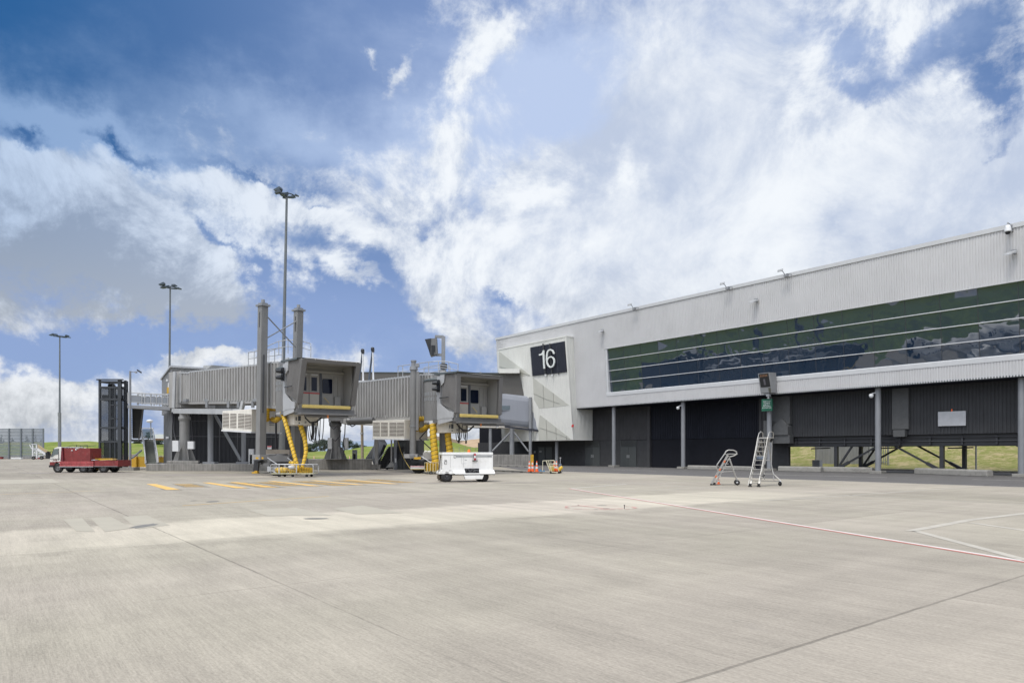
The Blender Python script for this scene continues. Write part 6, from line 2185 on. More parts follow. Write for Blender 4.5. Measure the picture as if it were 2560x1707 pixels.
t = thing('access_walkway', 'grey raised walkway with panelled railing from the lift tower to the hub building', 'walkway', (P(360, 0, 61).x, 61, 0))
dw = 61.0
m = MB().hexa([P(318, 1020, dw), P(426, 1025.5, dw), P(426, 1025.5, dw) + Vector((0, 1.6, 0)), P(318, 1020, dw) + Vector((0, 1.6, 0)), P(318, 1012, dw), P(426, 1016.5, dw), P(426, 1016.5, dw) + Vector((0, 1.6, 0)), P(318, 1012, dw) + Vector((0, 1.6, 0))])
m.build('walkway_deck', steel, t, bevel=.02)
for dd in (dw, dw + 1.55):
    a, b = P(320, 981, dw), P(423, 985.5, dw)
    a0, b0 = P(320, 1009, dw), P(423, 1014, dw)
    off = Vector((0, dd - dw, 0))
    m = MB().tube([a + off, b + off], .035, 6)
    for s in (0, .02, .34, .41, .55, .69, .83, .97):
        m.bar(a0.lerp(b0, s) + off, a.lerp(b, s) + off, .06)
    m.tube([a.lerp(a0, .25) + off, b.lerp(b0, .25) + off], .025, 6)
    m.tube([a.lerp(a0, .85) + off, b.lerp(b0, .85) + off], .025, 6)
    m.build('walkway_rail', steel_lt, t)
    m = MB()
    for s0, s1 in ((.05, .31), (.44, .52), (.58, .66), (.72, .80), (.86, .94)):
        m.prism([a0.lerp(b0, s0).lerp(a.lerp(b, s0), .17) + off, a0.lerp(b0, s1).lerp(a.lerp(b, s1), .17) + off, a0.lerp(b0, s1).lerp(a.lerp(b, s1), .73) + off, a0.lerp(b0, s0).lerp(a.lerp(b, s0), .73) + off], (0, .02, 0))
    m.build('infill_panel', M('mesh_grey', (0.22, 0.24, 0.27), .5), t)

t = thing('tower_stair', 'grey two-flight steel stair below the raised walkway', 'stair', (P(350, 0, 63).x, 63, 0))
m = MB()
n = 16
for k in range(n):
    s = k / n
    y = 1022 + (1096 - 1022) * s
    xl, xr = 327 + 1 * s, 356 - 8 * s
    dd = 62.6 + 3.4 * s
    a, b = P(xl, y, dd), P(xr, y, dd)
    m.obox(a, (b.x - a.x, 0, 0), (0, .26, 0), (0, 0, .04))
    m.obox(a + Vector((0, .22, -.16)), (b.x - a.x, 0, 0), (0, .02, 0), (0, 0, .17))
m.prism([P(326, 1098, 66.2), P(357, 1098, 66.2), P(357, 1103, 66.2), P(326, 1103, 66.2)], (0, 1.2, 0))
m.build('upper_treads', M('stair_shade', (0.085, 0.088, 0.092), .6, 0, .15), t)
m = MB().bar(P(327, 1020, 62.5), P(328, 1098, 66.2), .08, .3).bar(P(357, 1020, 62.5), P(347, 1098, 66.2), .08, .3).bar(P(354, 1092, 66), P(366, 1092, 66), .1, .1)
m.build('upper_stringer', steel, t)
m = MB()
n = 12
for k in range(n):
    s = (k + .5) / n
    y = 1097 + (1159 - 1097) * s
    xl, xr = 360 + 4.5 * s, 382 + 9.5 * s
    dd = 65.8 - 5.6 * s
    a, b = P(xl, y, dd), P(xr, y, dd)
    m.obox(a, (b.x - a.x, 0, 0), (0, .42, 0), (0, 0, .04))
    m.obox(a + Vector((0, .02, -.17)), (b.x - a.x, 0, 0), (0, .02, 0), (0, 0, .17))
m.build('lower_treads', M('stair_green_grey', (0.16, 0.17, 0.15), .7, 0, .1), t)
m = MB().bar(P(359, 1095, 66), P(365, 1159, 60), .07, .3).bar(P(383, 1095, 66), P(393, 1159, 60), .07, .3)
for (x0, x1) in ((353, 363), (381, 394)):
    m.tube([P(x0, 1070, 66), P(x0 + 1.5, 1072, 65.6), P(x1, 1136, 60.2), P(x1, 1159, 60.1)], .045, 6)
    m.tube([P(x0 + 1, 1083, 65.9), P(x1 + .5, 1147, 60.2)], .03, 6)
    m.bar(P(x0, 1070, 66), P(x0 + 2, 1098, 66), .06)
m.tube([P(352, 1070, 66.1), P(384, 1071, 66.1)], .05, 6)
m.bar(P(330, 1145, 62), P(354, 1125, 63.5), .12)
m.build('lower_rail', steel_lt, t)
MB().prism([P(356, 1073, 66.05), P(376, 1073, 66.05), P(376, 1096, 66.05), P(357, 1096, 66.05)], (0, .02, 0)).prism([P(377.5, 1073, 66.0), P(383, 1073, 66.0), P(384.5, 1100, 65.9), P(379, 1096, 65.9)], (0, .02, 0)).build('glass_guard', glass_clear, t)
m = MB()
for px, dd in ((315.5, 62.0),):
    p = P(px, 0, dd)
    m.cyl((p.x, dd, 0), (p.x, dd, zq(1010, dd)), .09, .09, 12)
m.build('stair_post', steel, t)

t = thing('camera_pole', 'slim grey pole with a camera on a short arm beside the lift tower', 'pole', (P(325, 0, 59.5).x, 59.5, 0))
p0, p1 = P(325, 1168, 59.5), P(325.5, 927.5, 59.5)
MB().cyl(p0, p1, .115, .085, 14).tube([p1 - Z * .05, p1 + Vector((.55, 0, -.08))], .03, 6).box(p1 + Vector((.5, 0, -.1)), (.16, .12, .14)).build('pole_shaft', steel, t)
MB().box(p1 + Vector((.78, 0, -.02)), (.4, .14, .13), (1, 0, -.6)).build('camera_head', steel_dk, t)
p = P(323, 0, 59.5); MB().box((p.x, 59.5, .14), (1.3, 1.0, .28)).build('pole_footing', concrete, t)

t = thing('far_lamp_post', 'small distant lamp post seen above the lower stair flight', 'street lamp', (P(377, 0, 95).x, 95, 0))
p0, p1 = P(377, 0, 95), P(377, 1053, 95)
p0.z = 0
MB().cyl(p0, p1, .08, .07, 8).build('post', steel, t)
MB().lathe(p1 + Vector((-.15, 0, .0)), [(0, .28), (.35, .2), (.45, 0), (.3, -.15), (0, -.2)], 12).build('lamp_head', white_box, t)

# yellow panels, white caps
t = thing('yellow_barrier', 'bright yellow barrier panel between the lift tower and the lower stair', 'barrier', (P(345, 0, 66).x, 66, 0), 0, 'yellow barrier panels')
m = phex(315, 338.5, 1141, 1168, 66, 66.1); phex(341, 366, 1141, 1168, 66, 66.1, m)
m.build('panel_sheet', yellow, t)
phex(337.5, 341, 1141, 1171, 65.8, 66.1).build('panel_post', yellow, t)
phex(315, 366, 1167, 1169, 65.9, 66.2).build('panel_foot', white_box, t)
t = thing('yellow_barrier', 'short yellow barrier panel right of the lower stair, by the hub wall', 'barrier', (P(402, 0, 66).x, 66, 0), 0, 'yellow barrier panels')
m = phex(397, 402, 1141.5, 1160, 66, 66.2); phex(402.6, 409, 1141.5, 1160, 66, 66.2, m); m.build('panel_sheet', yellow, t)
m = phex(398, 401, 1139, 1141.5, 66.0, 66.3); m.build('panel_cap', white_box, t)

# ------------------------------------------------------------------ masts
def mast(px_top, y_top, px_bot, d, rb, rt, label, heads, R_, sleeve=None):
    top, bot = P(px_top, y_top, d), P(px_bot, 0, d)
    bot.z = 0
    t = thing('floodlight_mast', label, 'floodlight mast', bot, 0, 'tall floodlight masts')
    MB().cyl(bot, top, rb, rt, 18).build('mast_pole', mast_m, t)
    if sleeve:
        s = sleeve
        q0 = bot.lerp(top, s)
        MB().cyl(bot, q0, rb * 1.35, rb * 1.2, 18).box(q0 + Vector((-rb * .9, 0, -.3)), (rb, rb, .7)).build('mast_sleeve', M('sleeve_grey', (0.20, 0.21, 0.21), .6), t)
    ring = [top + Vector((math.cos(2 * math.pi * k / 28) * R_ + R_ * .12, math.sin(2 * math.pi * k / 28) * R_, -.1 + .08 * math.cos(2 * math.pi * k / 28) * -R_)) for k in range(28)]
    m = MB().tube(ring, .09 * R_ / 1.1, 6, closed=True)
    for k in (2, 11, 20):
        m.bar(top - Z * .2, ring[k], .12)
    m.build('lamp_ring', lamp_dk, t)
    for (ang, up, s, tilt) in heads:
        a = R(ang)
        q = top + Vector((math.cos(a) * R_ * 1.25 + R_ * .12, math.sin(a) * R_ * 1.25, up))
        out = Vector((math.cos(a), math.sin(a), -tilt)).normalized()
        sd = Vector((-out.y, out.x, 0)).normalized()
        nn = sd.cross(out)
        m = MB().prism([q - out * .45 * s - nn * .22 * s, q + out * .65 * s - nn * .02 * s, q + out * .55 * s + nn * .16 * s, q - out * .30 * s + nn * .30 * s, q - out * .5 * s + nn * .12 * s], sd * .85 * s)
        m.bar(q - out * .3 * s, top + Vector((math.cos(a) * R_ + R_ * .12, math.sin(a) * R_, -.05)), .08)
        m.build('floodlight', lamp_dk, t)


mast(717.0, 486, 703, 62, .20, .095, 'tallest, nearest floodlight mast rising behind the twin lift columns', [(188, .10, .50, .45), (165, .42, .58, .2), (120, -.05, .3, .2), (250, -.24, .58, .3), (60, .06, .32, .2), (10, 0, .3, .3)], .62, .255)
mast(425.5, 717, 422, 98, .19, .10, 'middle floodlight mast rising above the roof of the hub building', [(185, .3, .7, .3), (165, -.05, .6, .2), (80, .45, .6, .0), (20, -.1, .5, .2), (250, -.2, .6, .3)], .85, .1)
mast(149.5, 840, 149, 139, .23, .11, 'farthest floodlight mast, standing behind the red truck at the left', [(185, .2, .8, .2), (150, .3, .7, .1), (60, .3, .6, .0), (10, -.1, .6, .2), (260, -.2, .6, .3)], 1.1, .38)

# timber pole
t = thing('timber_pole', 'weathered timber pole on the grass seen between the two bridge pedestals', 'pole', (P(906, 0, 92).x, 92, 0))
p0 = P(906, 0, 92); p0.z = 0
MB().cyl(p0, P(905, 1056, 92), .20, .17, 12).build('pole_trunk', wood, t)
MB().cyl(P(905, 1082, 92), P(905, 1084.5, 92), .26, None, 12).box(P(902.8, 1083, 91.9), (.2, .3, .2)).build('pole_band', galv, t)

# ------------------------------------------------------------------ blast fence and airstairs, far left
t = thing('blast_fence', 'tall louvred grey blast fence along the far apron edge at the left', 'fence', (-105, 152, 0))
dF = 152.0
x0, x1 = P(-70, 0, dF).x, P(109.5, 0, dF).x
sl = MB()
ztop = zq(1072.5, dF)
for k in range(21):
    z = .3 + k * (ztop - .3) / 20
    sl.prism([(x0, dF - .05, z - .12), (x0, dF - .02, z + .12), (x0, dF + .05, z + .12), (x0, dF + .02, z - .12)], (x1 - x0, 0, 0))
sl.build('fence_slats', M('slat_grey', (0.17, 0.19, 0.21), .5, .2), t)
for px in (-68, -37, -8, 23.5, 53.5, 82.5, 109.5):
    xx = P(px, 0, dF).x
    MB().obox((xx - .14, dF - .25, 0), (.28, 0, 0), (0, .2, 0), (0, 0, ztop + .15)).build('fence_post', M('slat_grey', (0, 0, 0)), t)
bk = MB()
solo(phex(27, 53, 1143, 1147, 149, 149.6), 'edge_block', white_box, 'white painted concrete block at the foot of the blast fence', 'block', P(40, 1147, 149))
solo(phex(80, 104, 1143.5, 1147, 149.5, 150.2), 'edge_block', red_paint, 'long red block at the foot of the blast fence, left of the truck cab', 'block', P(92, 1147, 150))
solo(phex(-12, 3, 1141.5, 1147, 149.5, 150.2), 'edge_block', red_paint, 'red block cut by the left edge of the photo', 'block', P(0, 1147, 150))
t = thing('passenger_steps', 'white wheeled passenger steps with tan sides in front of the blast fence', 'steps', (P(105, 0, 140).x, 140, 0))
dS = 140
m = MB()
m.bar(P(78, 1110, dS), P(92, 1110, dS), .1).bar(P(82, 1112, dS), P(82, 1146, dS), .2).bar(P(92, 1112, dS), P(92, 1146, dS), .2)
m.bar(P(92, 1122, dS), P(125, 1143, dS), .2, .3).bar(P(74, 1111, dS), P(79, 1121, dS), .12).bar(P(79, 1121, dS), P(94, 1121, dS), .12)
for k in range(5):
    m.bar(P(83, 1124 + k * 4.5, dS), P(96 + k * 5, 1124 + k * 4.5, dS), .1)
m.bar(P(84, 1140, dS), P(104, 1128, dS), .1).bar(P(84, 1128, dS), P(100, 1142, dS), .1)
m.build('steps_frame', white_box, t)
MB().prism([P(94, 1110, dS), P(128, 1134, dS), P(128, 1139, dS), P(94, 1119, dS)], (0, .15, 0)).build('tan_side', M('tan_panel', (0.42, 0.33, 0.2), .7), t)
m = MB().prism([P(92, 1112, dS + 1.5), P(126, 1136, dS + 1.5), P(126, 1142, dS + 1.5), P(92, 1120, dS + 1.5)], (0, .1, 0))
m.build('far_side_panel', white_box, t)
m = phex(113.5, 118.5, 1130, 1146, dS - 1, dS); m.build('dark_cabinet', black, t)
wheel(t, P(84, 1144, dS - .3) , .35, .25, (0, 1, 0))
wheel(t, P(104, 1144, dS - .3), .35, .25, (0, 1, 0))

# ------------------------------------------------------------------ red truck and its trailer
dT = 53.0
def tx(px): return P(px, 0, dT).x
def tz(y): return max(0, P(0, y, dT).z)
t = thing('flatbed_truck', 'small faded red flatbed truck with a white cab and a red box behind it', 'truck', (tx(180), dT + .8, 0))
y0, wT = dT, 1.7
prof = [(125, 1167), (124.5, 1151), (124.8, 1145), (127, 1139), (132, 1124), (136, 1119.5), (142, 1117.3), (153.5, 1116.8), (153.5, 1151.5), (150, 1160), (140, 1153), (136, 1160), (134.5, 1167)]
m = MB().prism([(tx(a), y0, tz(b)) for a, b in prof], (0, wT, 0))
cb = m.build('cab', M('cab_white', (0.74, 0.72, 0.68), .35, 0, .06, 2, streak=.05, dirt=(.35, .3, .26, .3), coat=.3), t, bevel=.04)
m = MB().prism([(tx(a), y0 - .015, tz(b)) for a, b in ((124.8, 1166), (124.6, 1154.5), (150, 1153.5), (150, 1156), (141, 1155), (136.5, 1158), (134.5, 1166))], (0, wT + .03, 0))
m.build('cab_lower_band', red_paint, cb)
for yy in (y0 - .02, y0 + wT - .01):
    m = MB().prism([(tx(a), yy, tz(b)) for a, b in ((128.5, 1141), (133, 1126.5), (135.5, 1123.5), (145.5, 1122.8), (145.5, 1135), (136, 1137), (131, 1142))], (0, .03, 0))
    m.build('side_window', M('cab_glass_grey', (0.16, 0.19, 0.20), .08), cb)
m = MB().prism([(tx(127.2) - .02, y0 + .15, tz(1140)), (tx(127.2) - .02, y0 + wT - .15, tz(1140)), (tx(132.3) - .02, y0 + wT - .2, tz(1125)), (tx(132.3) - .02, y0 + .2, tz(1125))], (-.02, 0, 0))
m.build('windscreen', glass_dark, cb)
m = MB()
for a in ((128.0, 1142, 134.5, 1121.5), (134.5, 1122, 147, 1121), (146.5, 1121.5, 147, 1151)):
    m.bar((tx(a[0]), y0 - .02, tz(a[1])), (tx(a[2]), y0 - .02, tz(a[3])), .02)
m.bar((tx(126), y0 - .015, tz(1147.3)), (tx(150), y0 - .015, tz(1146.5)), .02)
m.build('door_seam', black, cb)
MB().obox((tx(133), y0 - .03, tz(1150)), (.32, 0, 0), (0, .02, 0), (0, 0, .05)).obox((tx(140.5), y0 - .03, tz(1150.3)), (.08, 0, 0), (0, .02, 0), (0, 0, .05)).build('door_lettering', M('dull_maroon', (0.25, 0.12, 0.10), .5), cb)
MB().obox((tx(122.8), y0 - .03, tz(1167.5)), (.36, 0, 0), (0, wT + .06, 0), (0, 0, .16)).build('front_bumper', black, t)
MB().tube([(tx(130), y0, tz(1128)), (tx(126.5), y0 - .25, tz(1130))], .02, 6).box((tx(126), y0 - .28, tz(1132)), (.06, .14, .26)).build('side_mirror', black, t)
MB().obox((tx(124.4), y0 + .12, tz(1157)), (-.03, 0, 0), (0, .25, 0), (0, 0, .12)).build('headlight', white_box, t)
MB().obox((tx(124.4), y0 + wT - .37, tz(1157)), (-.03, 0, 0), (0, .25, 0), (0, 0, .12)).build('headlight', white_box, t)
m = MB().obox((tx(157), y0 + .12, tz(1153)), (tx(223) - tx(157), 0, 0), (0, wT - .24, 0), (0, 0, tz(1120) - tz(1153)))
bx = m.build('cargo_box', red_paint, t, bevel=.015)
m = MB()
m.prism([(tx(153.8), y0, tz(1118)), (tx(155.5), y0, tz(1118)), (tx(158), y0, tz(1152)), (tx(151), y0, tz(1152))], (0, wT, 0))
m.build('headboard', M('deep_red', (0.15, 0.02, 0.03), .6, 0, .2), t)
m = MB()
for k in range(8):
    m.obox((tx(157 + k * 7), y0 + .2, tz(1120)), (.13, 0, 0), (0, .06, 0), (0, 0, .05))
m.obox((tx(157), y0 + .1, tz(1118)), (tx(205) - tx(157), 0, 0), (0, .08, 0), (0, 0, .03))
m.build('box_roof_trim', white_box, bx)
m = MB().tube([(tx(157), y0 + .3, tz(1118)), (tx(172), y0 + .3, tz(1113.5)), (tx(213), y0 + .3, tz(1113)), (tx(213), y0 + .3, tz(1120))], .02, 6)
m.tube([(tx(185), y0 + .3, tz(1111)), (tx(185), y0 + .3, tz(1120))], .02, 6).tube([(tx(195), y0 + .3, tz(1113)), (tx(195), y0 + .3, tz(1120))], .02, 6)
m.tube([(tx(157), y0 + 1.4, tz(1117)), (tx(213), y0 + 1.4, tz(1113))], .02, 6)
m.build('roof_rack', steel_dk, t)
MB().obox((tx(176), y0 + .09, tz(1127)), (.10, 0, 0), (0, .03, 0), (0, 0, .08)).obox((tx(186), y0 + .09, tz(1125)), (.09, 0, 0), (0, .03, 0), (0, 0, .14)).obox((tx(188), y0 + .09, tz(1121.5)), (.2, 0, 0), (0, .03, 0), (0, 0, .05)).build('box_fittings', white_box, bx)
zb0, zb1 = tz(1165.5), tz(1152.5)
MB().obox((tx(150), y0 + wT, zb0), (tx(234.5) - tx(150), 0, 0), (0, .05, 0), (0, 0, zb1 - zb0)).build('tray_side', red_paint, t)
m = MB().obox((tx(150), y0 - .05, zb0), (tx(234.5) - tx(150), 0, 0), (0, .05, 0), (0, 0, zb1 - zb0))
for k in range(7):
    m.obox((tx(153 + k * 12.5), y0 - .065, zb0 + .03), (.03, 0, 0), (0, .015, 0), (0, 0, zb1 - zb0 - .06))
m.bar((tx(152), y0 - .06, (zb0 + zb1) / 2), (tx(233), y0 - .06, (zb0 + zb1) / 2), .02)
m.build('tray_side', M('pinkish_red_paint', (0.40, 0.07, 0.075), .5, 0, .25, 3, streak=.1, dirt=(.5, .25, .22, .5)), t)
MB().obox((tx(150), y0 + .02, zb0 - .0), (tx(234.5) - tx(150), 0, 0), (0, wT - .04, 0), (0, 0, .06)).bar((tx(150), y0 - .05, zb0 - .02), (tx(234.5), y0 - .05, zb0 - .02), .05).build('tray_floor', steel_lt, t)
MB().obox((tx(138), y0 + .3, tz(1172)), (tx(232) - tx(138), 0, 0), (0, wT - .6, 0), (0, 0, .24)).obox((tx(160), y0 + .05, tz(1172)), (.6, 0, 0), (0, .3, 0), (0, 0, .2)).build('chassis', black, t)
for px, yy, r in ((143.5, y0 + .12, .36), (143.5, y0 + wT - .12, .36), (193, y0 + wT - .3, .33), (206, y0 + .15, .33), (217.5, y0 + .3, .31), (206, y0 + wT - .15, .33)):
    wheel(t, (tx(px), yy, r), r, .2, (0, 1, 0))
for k, (a, b, z_, mt2) in enumerate(((182, 232, 1150.5, white_box),)):
    m = MB().box((tx(207), y0 + .5, tz(1150.2)), (1.5, .5, .06), (1, .05, .03))
    tagp(m.build('loose_board', mt2, None, loc=(tx(207), y0 + .5, tz(1151))), 'pale board lying on the truck tray beside the red box', 'board')
solo(MB().box((tx(245), y0 + 1.0, tz(1148)), (1.35, .5, .14), (1, .02, 0)), 'yellow_beam', yellow, 'yellow beam lying across the gap between truck and trailer', 'beam', (tx(245), y0 + 1, tz(1150)))

t = thing('flatbed_trailer', 'low red weathered trailer with drop sides hitched behind the red truck', 'trailer', (tx(266), dT + .8, 0))
zb0, zb1 = tz(1165.5), tz(1151)
m = MB().obox((tx(237), y0 - .05, zb0), (tx(295.5) - tx(237), 0, 0), (0, .05, 0), (0, 0, zb1 - zb0))
m.obox((tx(237), y0 + wT, zb0), (tx(295.5) - tx(237), 0, 0), (0, .05, 0), (0, 0, zb1 - zb0)).obox((tx(295.5) - .05, y0, zb0), (.05, 0, 0), (0, wT, 0), (0, 0, zb1 - zb0 + .04)).obox((tx(237), y0, zb0), (.05, 0, 0), (0, wT, 0), (0, 0, zb1 - zb0))
m.build('trailer_side', red_paint, t)
MB().bar((tx(237), y0 - .06, zb0), (tx(295), y0 - .06, zb0), .04).obox((tx(237), y0, zb0), (tx(295) - tx(237), 0, 0), (0, wT, 0), (0, 0, .05)).build('trailer_floor', steel, t)
MB().obox((tx(240), y0 + .3, tz(1170)), (tx(280) - tx(240), 0, 0), (0, wT - .6, 0), (0, 0, .2)).build('trailer_chassis', black, t)
MB().tube([(tx(250), y0 - .03, zb1 + .0), (tx(275), y0 - .03, zb1 + .06), (tx(294), y0 - .03, zb1 + .12)], .02, 6).build('bent_rail', M('tan_panel', (0, 0, 0)), t)
for yy in (y0 + .15, y0 + wT - .15):
    wheel(t, (tx(257), yy, .36), .36, .26, (0, 1, 0))
MB().bar((tx(226), y0 + .8, .24), (tx(243), y0 + .6, .26), .06).bar((tx(226), y0 + 1.1, .24), (tx(243), y0 + 1.2, .26), .06).build('drawbar', yellow, t)

# ------------------------------------------------------------------ white ground power cart
def power_cart():
    org = G(1117.5, 1205.0)
    rz = R(13.5)
    t = thing('ground_power_cart', 'white ground power cart with black wheels and a fire extinguisher on its side', 'cart', (org.x, org.y, 0), rz)
    Lx, Wd, Ht, h0 = 2.72, 1.45, 1.57, .62
    x0 = -.24
    B = lambda m, a, b, c, d, e, f: m.obox((a, c, e), (b - a, 0, 0), (0, d - c, 0), (0, 0, f - e))
    m = MB(); B(m, x0, x0 + Lx, 0, Wd, h0, Ht)
    body = m.build('body', white_paint, t, True, bevel=.025)
    m = MB(); B(m, x0 - .01, x0 + Lx + .01, -.015, Wd + .015, Ht - .14, Ht - .125)
    for x in (.42, 1.12, 1.62):
        B(m, x0 + x, x0 + x + .008, -.008, 0, h0 + .14, Ht - .2)
    B(m, x0 + 1.0, x0 + 1.3, -.008, 0, .98, .985); B(m, x0 + 1.0, x0 + 1.008, -.008, 0, .98, Ht - .27)
    m.build('panel_seam', M('seam_grey', (0.28, 0.28, 0.28), .6), body, True)
    m = MB(); B(m, x0 + .70, x0 + Lx - .06, -.012, 0, Ht - .26, Ht - .165)
    m.build('grey_stripe', M('stripe_grey', (0.36, 0.375, 0.38), .5), body, True)
    m = MB()
    # skirt at foot with flared lids over the cable bay
    B(m, x0, x0 + Lx, -.01, Wd + .01, h0 - .16, h0 + .02)
    m.prism([(x0 + .56, -.01, h0 + .02), (x0 + .56, -.30, h0 - .16), (x0 + .56, -.01, h0 - .16)], (.62, 0, 0))
    m.prism([(x0 + 1.95, -.01, h0 + .02), (x0 + 1.95, -.30, h0 - .16), (x0 + 1.95, -.01, h0 - .16)], (.82, 0, 0))
    B(m, x0 + .62, x0 + Lx + .02, -.31, -.28, h0 - .20, h0 - .14)
    m.prism([(x0 + 1.1, -.29, h0 - .25), (x0 + 1.18, -.29, h0 - .46), (x0 + 2.08, -.29, h0 - .46), (x0 + 2.16, -.29, h0 - .25)], (0, .26, 0))
    B(m, x0 - .02, x0 + .62, -.015, .0, h0 - .19, h0 - .10)
    m.prism([(x0, .15, h0 + .05), (x0 - .16, .15, h0 - .1), (x0 - .16, .15, h0 - .2), (x0, .15, h0 - .2)], (0, Wd - .3, 0))
    m.build('lower_skirt', white_paint, t, True, bevel=.01)
    m = MB(); B(m, x0 + 1.18, x0 + 1.95, -.02, .3, h0 - .14, h0 + .10)
    m.build('cable_bay', black, t, True)
    m = MB()
    m.tube([(x0 + 1.2, -.06, h0 - .1), (x0 + 1.28, -.1, h0 + .08), (x0 + 1.36, -.1, h0 + .06), (x0 + 1.46, -.08, h0 - .12)], .035, 8)
    m.tube([(x0 + 1.5 + .13 * math.cos(a / 10 * math.pi * 2) + .12, -.08, h0 - .06 + .10 * math.sin(a / 10 * math.pi * 2)) for a in range(10)], .03, 8, closed=True)
    m.tube([(x0 + 1.6, -.1, h0 - .1), (x0 + 1.75, -.1, h0), (x0 + 1.92, -.1, h0 - .04)], .035, 8)
    m.build('power_cable', M('cable_grey', (0.07, 0.07, 0.075), .6), t, True)
    # boxed emblem and stripe lettering
    m = MB()
    for ex, ez, s in ((x0 + .60, Ht - .30, .115), (x0 + .10, Ht - .62, .125)):
        B(m, ex, ex + s, -.016, -.012, ez + s * 1.2, ez + s * 1.32); B(m, ex, ex + s, -.016, -.012, ez, ez + s * .12)
        B(m, ex, ex + s * .2, -.016, -.012, ez, ez + s * 1.0); B(m, ex + s * .9, ex + s, -.016, -.012, ez, ez + s * 1.3)
    for k in range(6):
        B(m, x0 + .10 + k * .022, x0 + .115 + k * .022, -.016, -.012, Ht - .43, Ht - .405)
    m.build('boxed_emblem', black, body, True)
    m = MB()
    for k, w in enumerate((.03, .02, .02, .015, .0, .03, .02, .02, .02)):
        if w: B(m, x0 + .75 + k * .03, x0 + .75 + k * .03 + w * .8, -.016, -.0125, Ht - .245, Ht - .19)
    for k in range(6):
        B(m, x0 + 2.42 + k * .035, x0 + 2.442 + k * .035, -.016, -.0125, Ht - .235, Ht - .19)
    for k in range(4):
        B(m, x0 + 1.18 + k * .03, x0 + 1.2 + k * .03, -.012, -.008, 1.15, 1.18)
    for k in range(3):
        B(m, x0 + .35 + .14 * (k > 1) + k * .08, x0 + .38 + .14 * (k > 1) + k * .08, -.02, -.008, h0 - .01, h0 + .02)
    for k in range(5):
        B(m, x0 + 1.45 + k * .05, x0 + 1.465 + k * .05, -.012, -.008, .70, .73)
    m.build('worn_lettering', M('letter_grey', (0.2, 0.2, 0.22), .5), body, True)
    m = MB().lathe((x0 + 1.5, .5, Ht), [(.075, 0), (.075, .10), (.05, .15), (0, .16)], 16)
    m.build('beacon', M('beacon_orange', (0.85, 0.16, 0.02), .25), t, True)
    m = MB().lathe((x0 + 1.72, -.09, Ht - .42), [(0, 0), (.055, .0), (.06, .03), (.06, .30), (.04, .36), (.015, .38), (0, .40)], 16)
    fe = m.build('fire_extinguisher', M('extinguisher_red', (0.35, 0.03, 0.04), .3, 0, .05, coat=.5), t, True)
    m = MB().lathe((x0 + 1.72, -.09, Ht - .42), [(.063, .12), (.063, .24)], 16); B(m, x0 + 1.69, x0 + 1.76, -.12, -.06, Ht - .06, Ht - .035)
    m.build('extinguisher_label', white_box, fe, True)
    m = MB(); B(m, x0 + 1.58, x0 + 1.86, -.13, -.0, Ht - .46, Ht - .43)
    m.tube([(x0 + 1.70, -.1, Ht - .04), (x0 + 1.64, -.12, Ht - .10), (x0 + 1.64, -.12, Ht - .3)], .012, 6)
    m.build('extinguisher_bracket', black, fe, True)
    # tow bar folded up at the left end
    m = MB().tube([(x0 - .14, .45, .22), (x0 - .12, .42, .7), (x0 - .06, .40, 1.30)], .03, 8).tube([(x0 - .14, .65, .22), (x0 - .12, .50, .7), (x0 - .06, .44, 1.25)], .025, 8)
    m.lathe((x0 - .05, .41, 1.36), [(0, -.1), (.045, -.06), (.05, 0), (.03, .08), (0, .1)], 10)
    m.tube([(x0 - .2, .4, .12), (x0 + .4, .4, .14)], .03, 8).box((x0 - .15, .5, .25), (.12, .3, .14))
    m.build('tow_bar', M('rusty_bar', (0.10, 0.075, 0.05), .7, 0, .3, 8), t, True)
    m = MB(); B(m, x0 + .1, x0 + Lx - .1, .25, Wd - .25, .36, h0 - .1); B(m, x0 + .62, x0 + 1.2, .02, .2, .40, h0 - .18)
    m.tube([(0, .1, .27), (0, Wd - .1, .27)], .05, 8).tube([(1.98, .1, .25), (1.98, Wd - .1, .25)], .05, 8).tube([(x0 + Lx - .1, .2, h0 - .22), (x0 + Lx + .14, .2, h0 - .24)], .02, 6)
    m.build('chassis', black, t, True)
    for x, y, r in ((.0, .09, .285), (-.04, Wd - .1, .285), (1.98, .09, .265), (1.98, Wd - .1, .265)):
        MB()
        c = Vector((x, y, r))
        ty = MB().lathe(c, [(r * .5, -.11), (r * .93, -.10), (r, -.07), (r, .07), (r * .93, .10), (r * .5, .11)], 32, (0, 1, 0))
        for k in range(30):
            a = 2 * math.pi * k / 30
            ty.box(c + Vector((math.cos(a), 0, math.sin(a))) * r, (.02, .15, .014), (-math.sin(a), 0, math.cos(a)), (0, 1, 0), (math.cos(a), 0, math.sin(a)))
        w_ = ty.build('wheel', rubber, t, True)
        MB().lathe(c, [(0, -.11), (r * .15, -.11), (r * .17, -.05), (r * .42, -.04), (r * .52, -.10), (r * .52, .10), (0, .06)], 24, (0, 1, 0)).build('rim', M('rim_dark', (0.06, 0.06, 0.065), .5), w_, True)


power_cart()

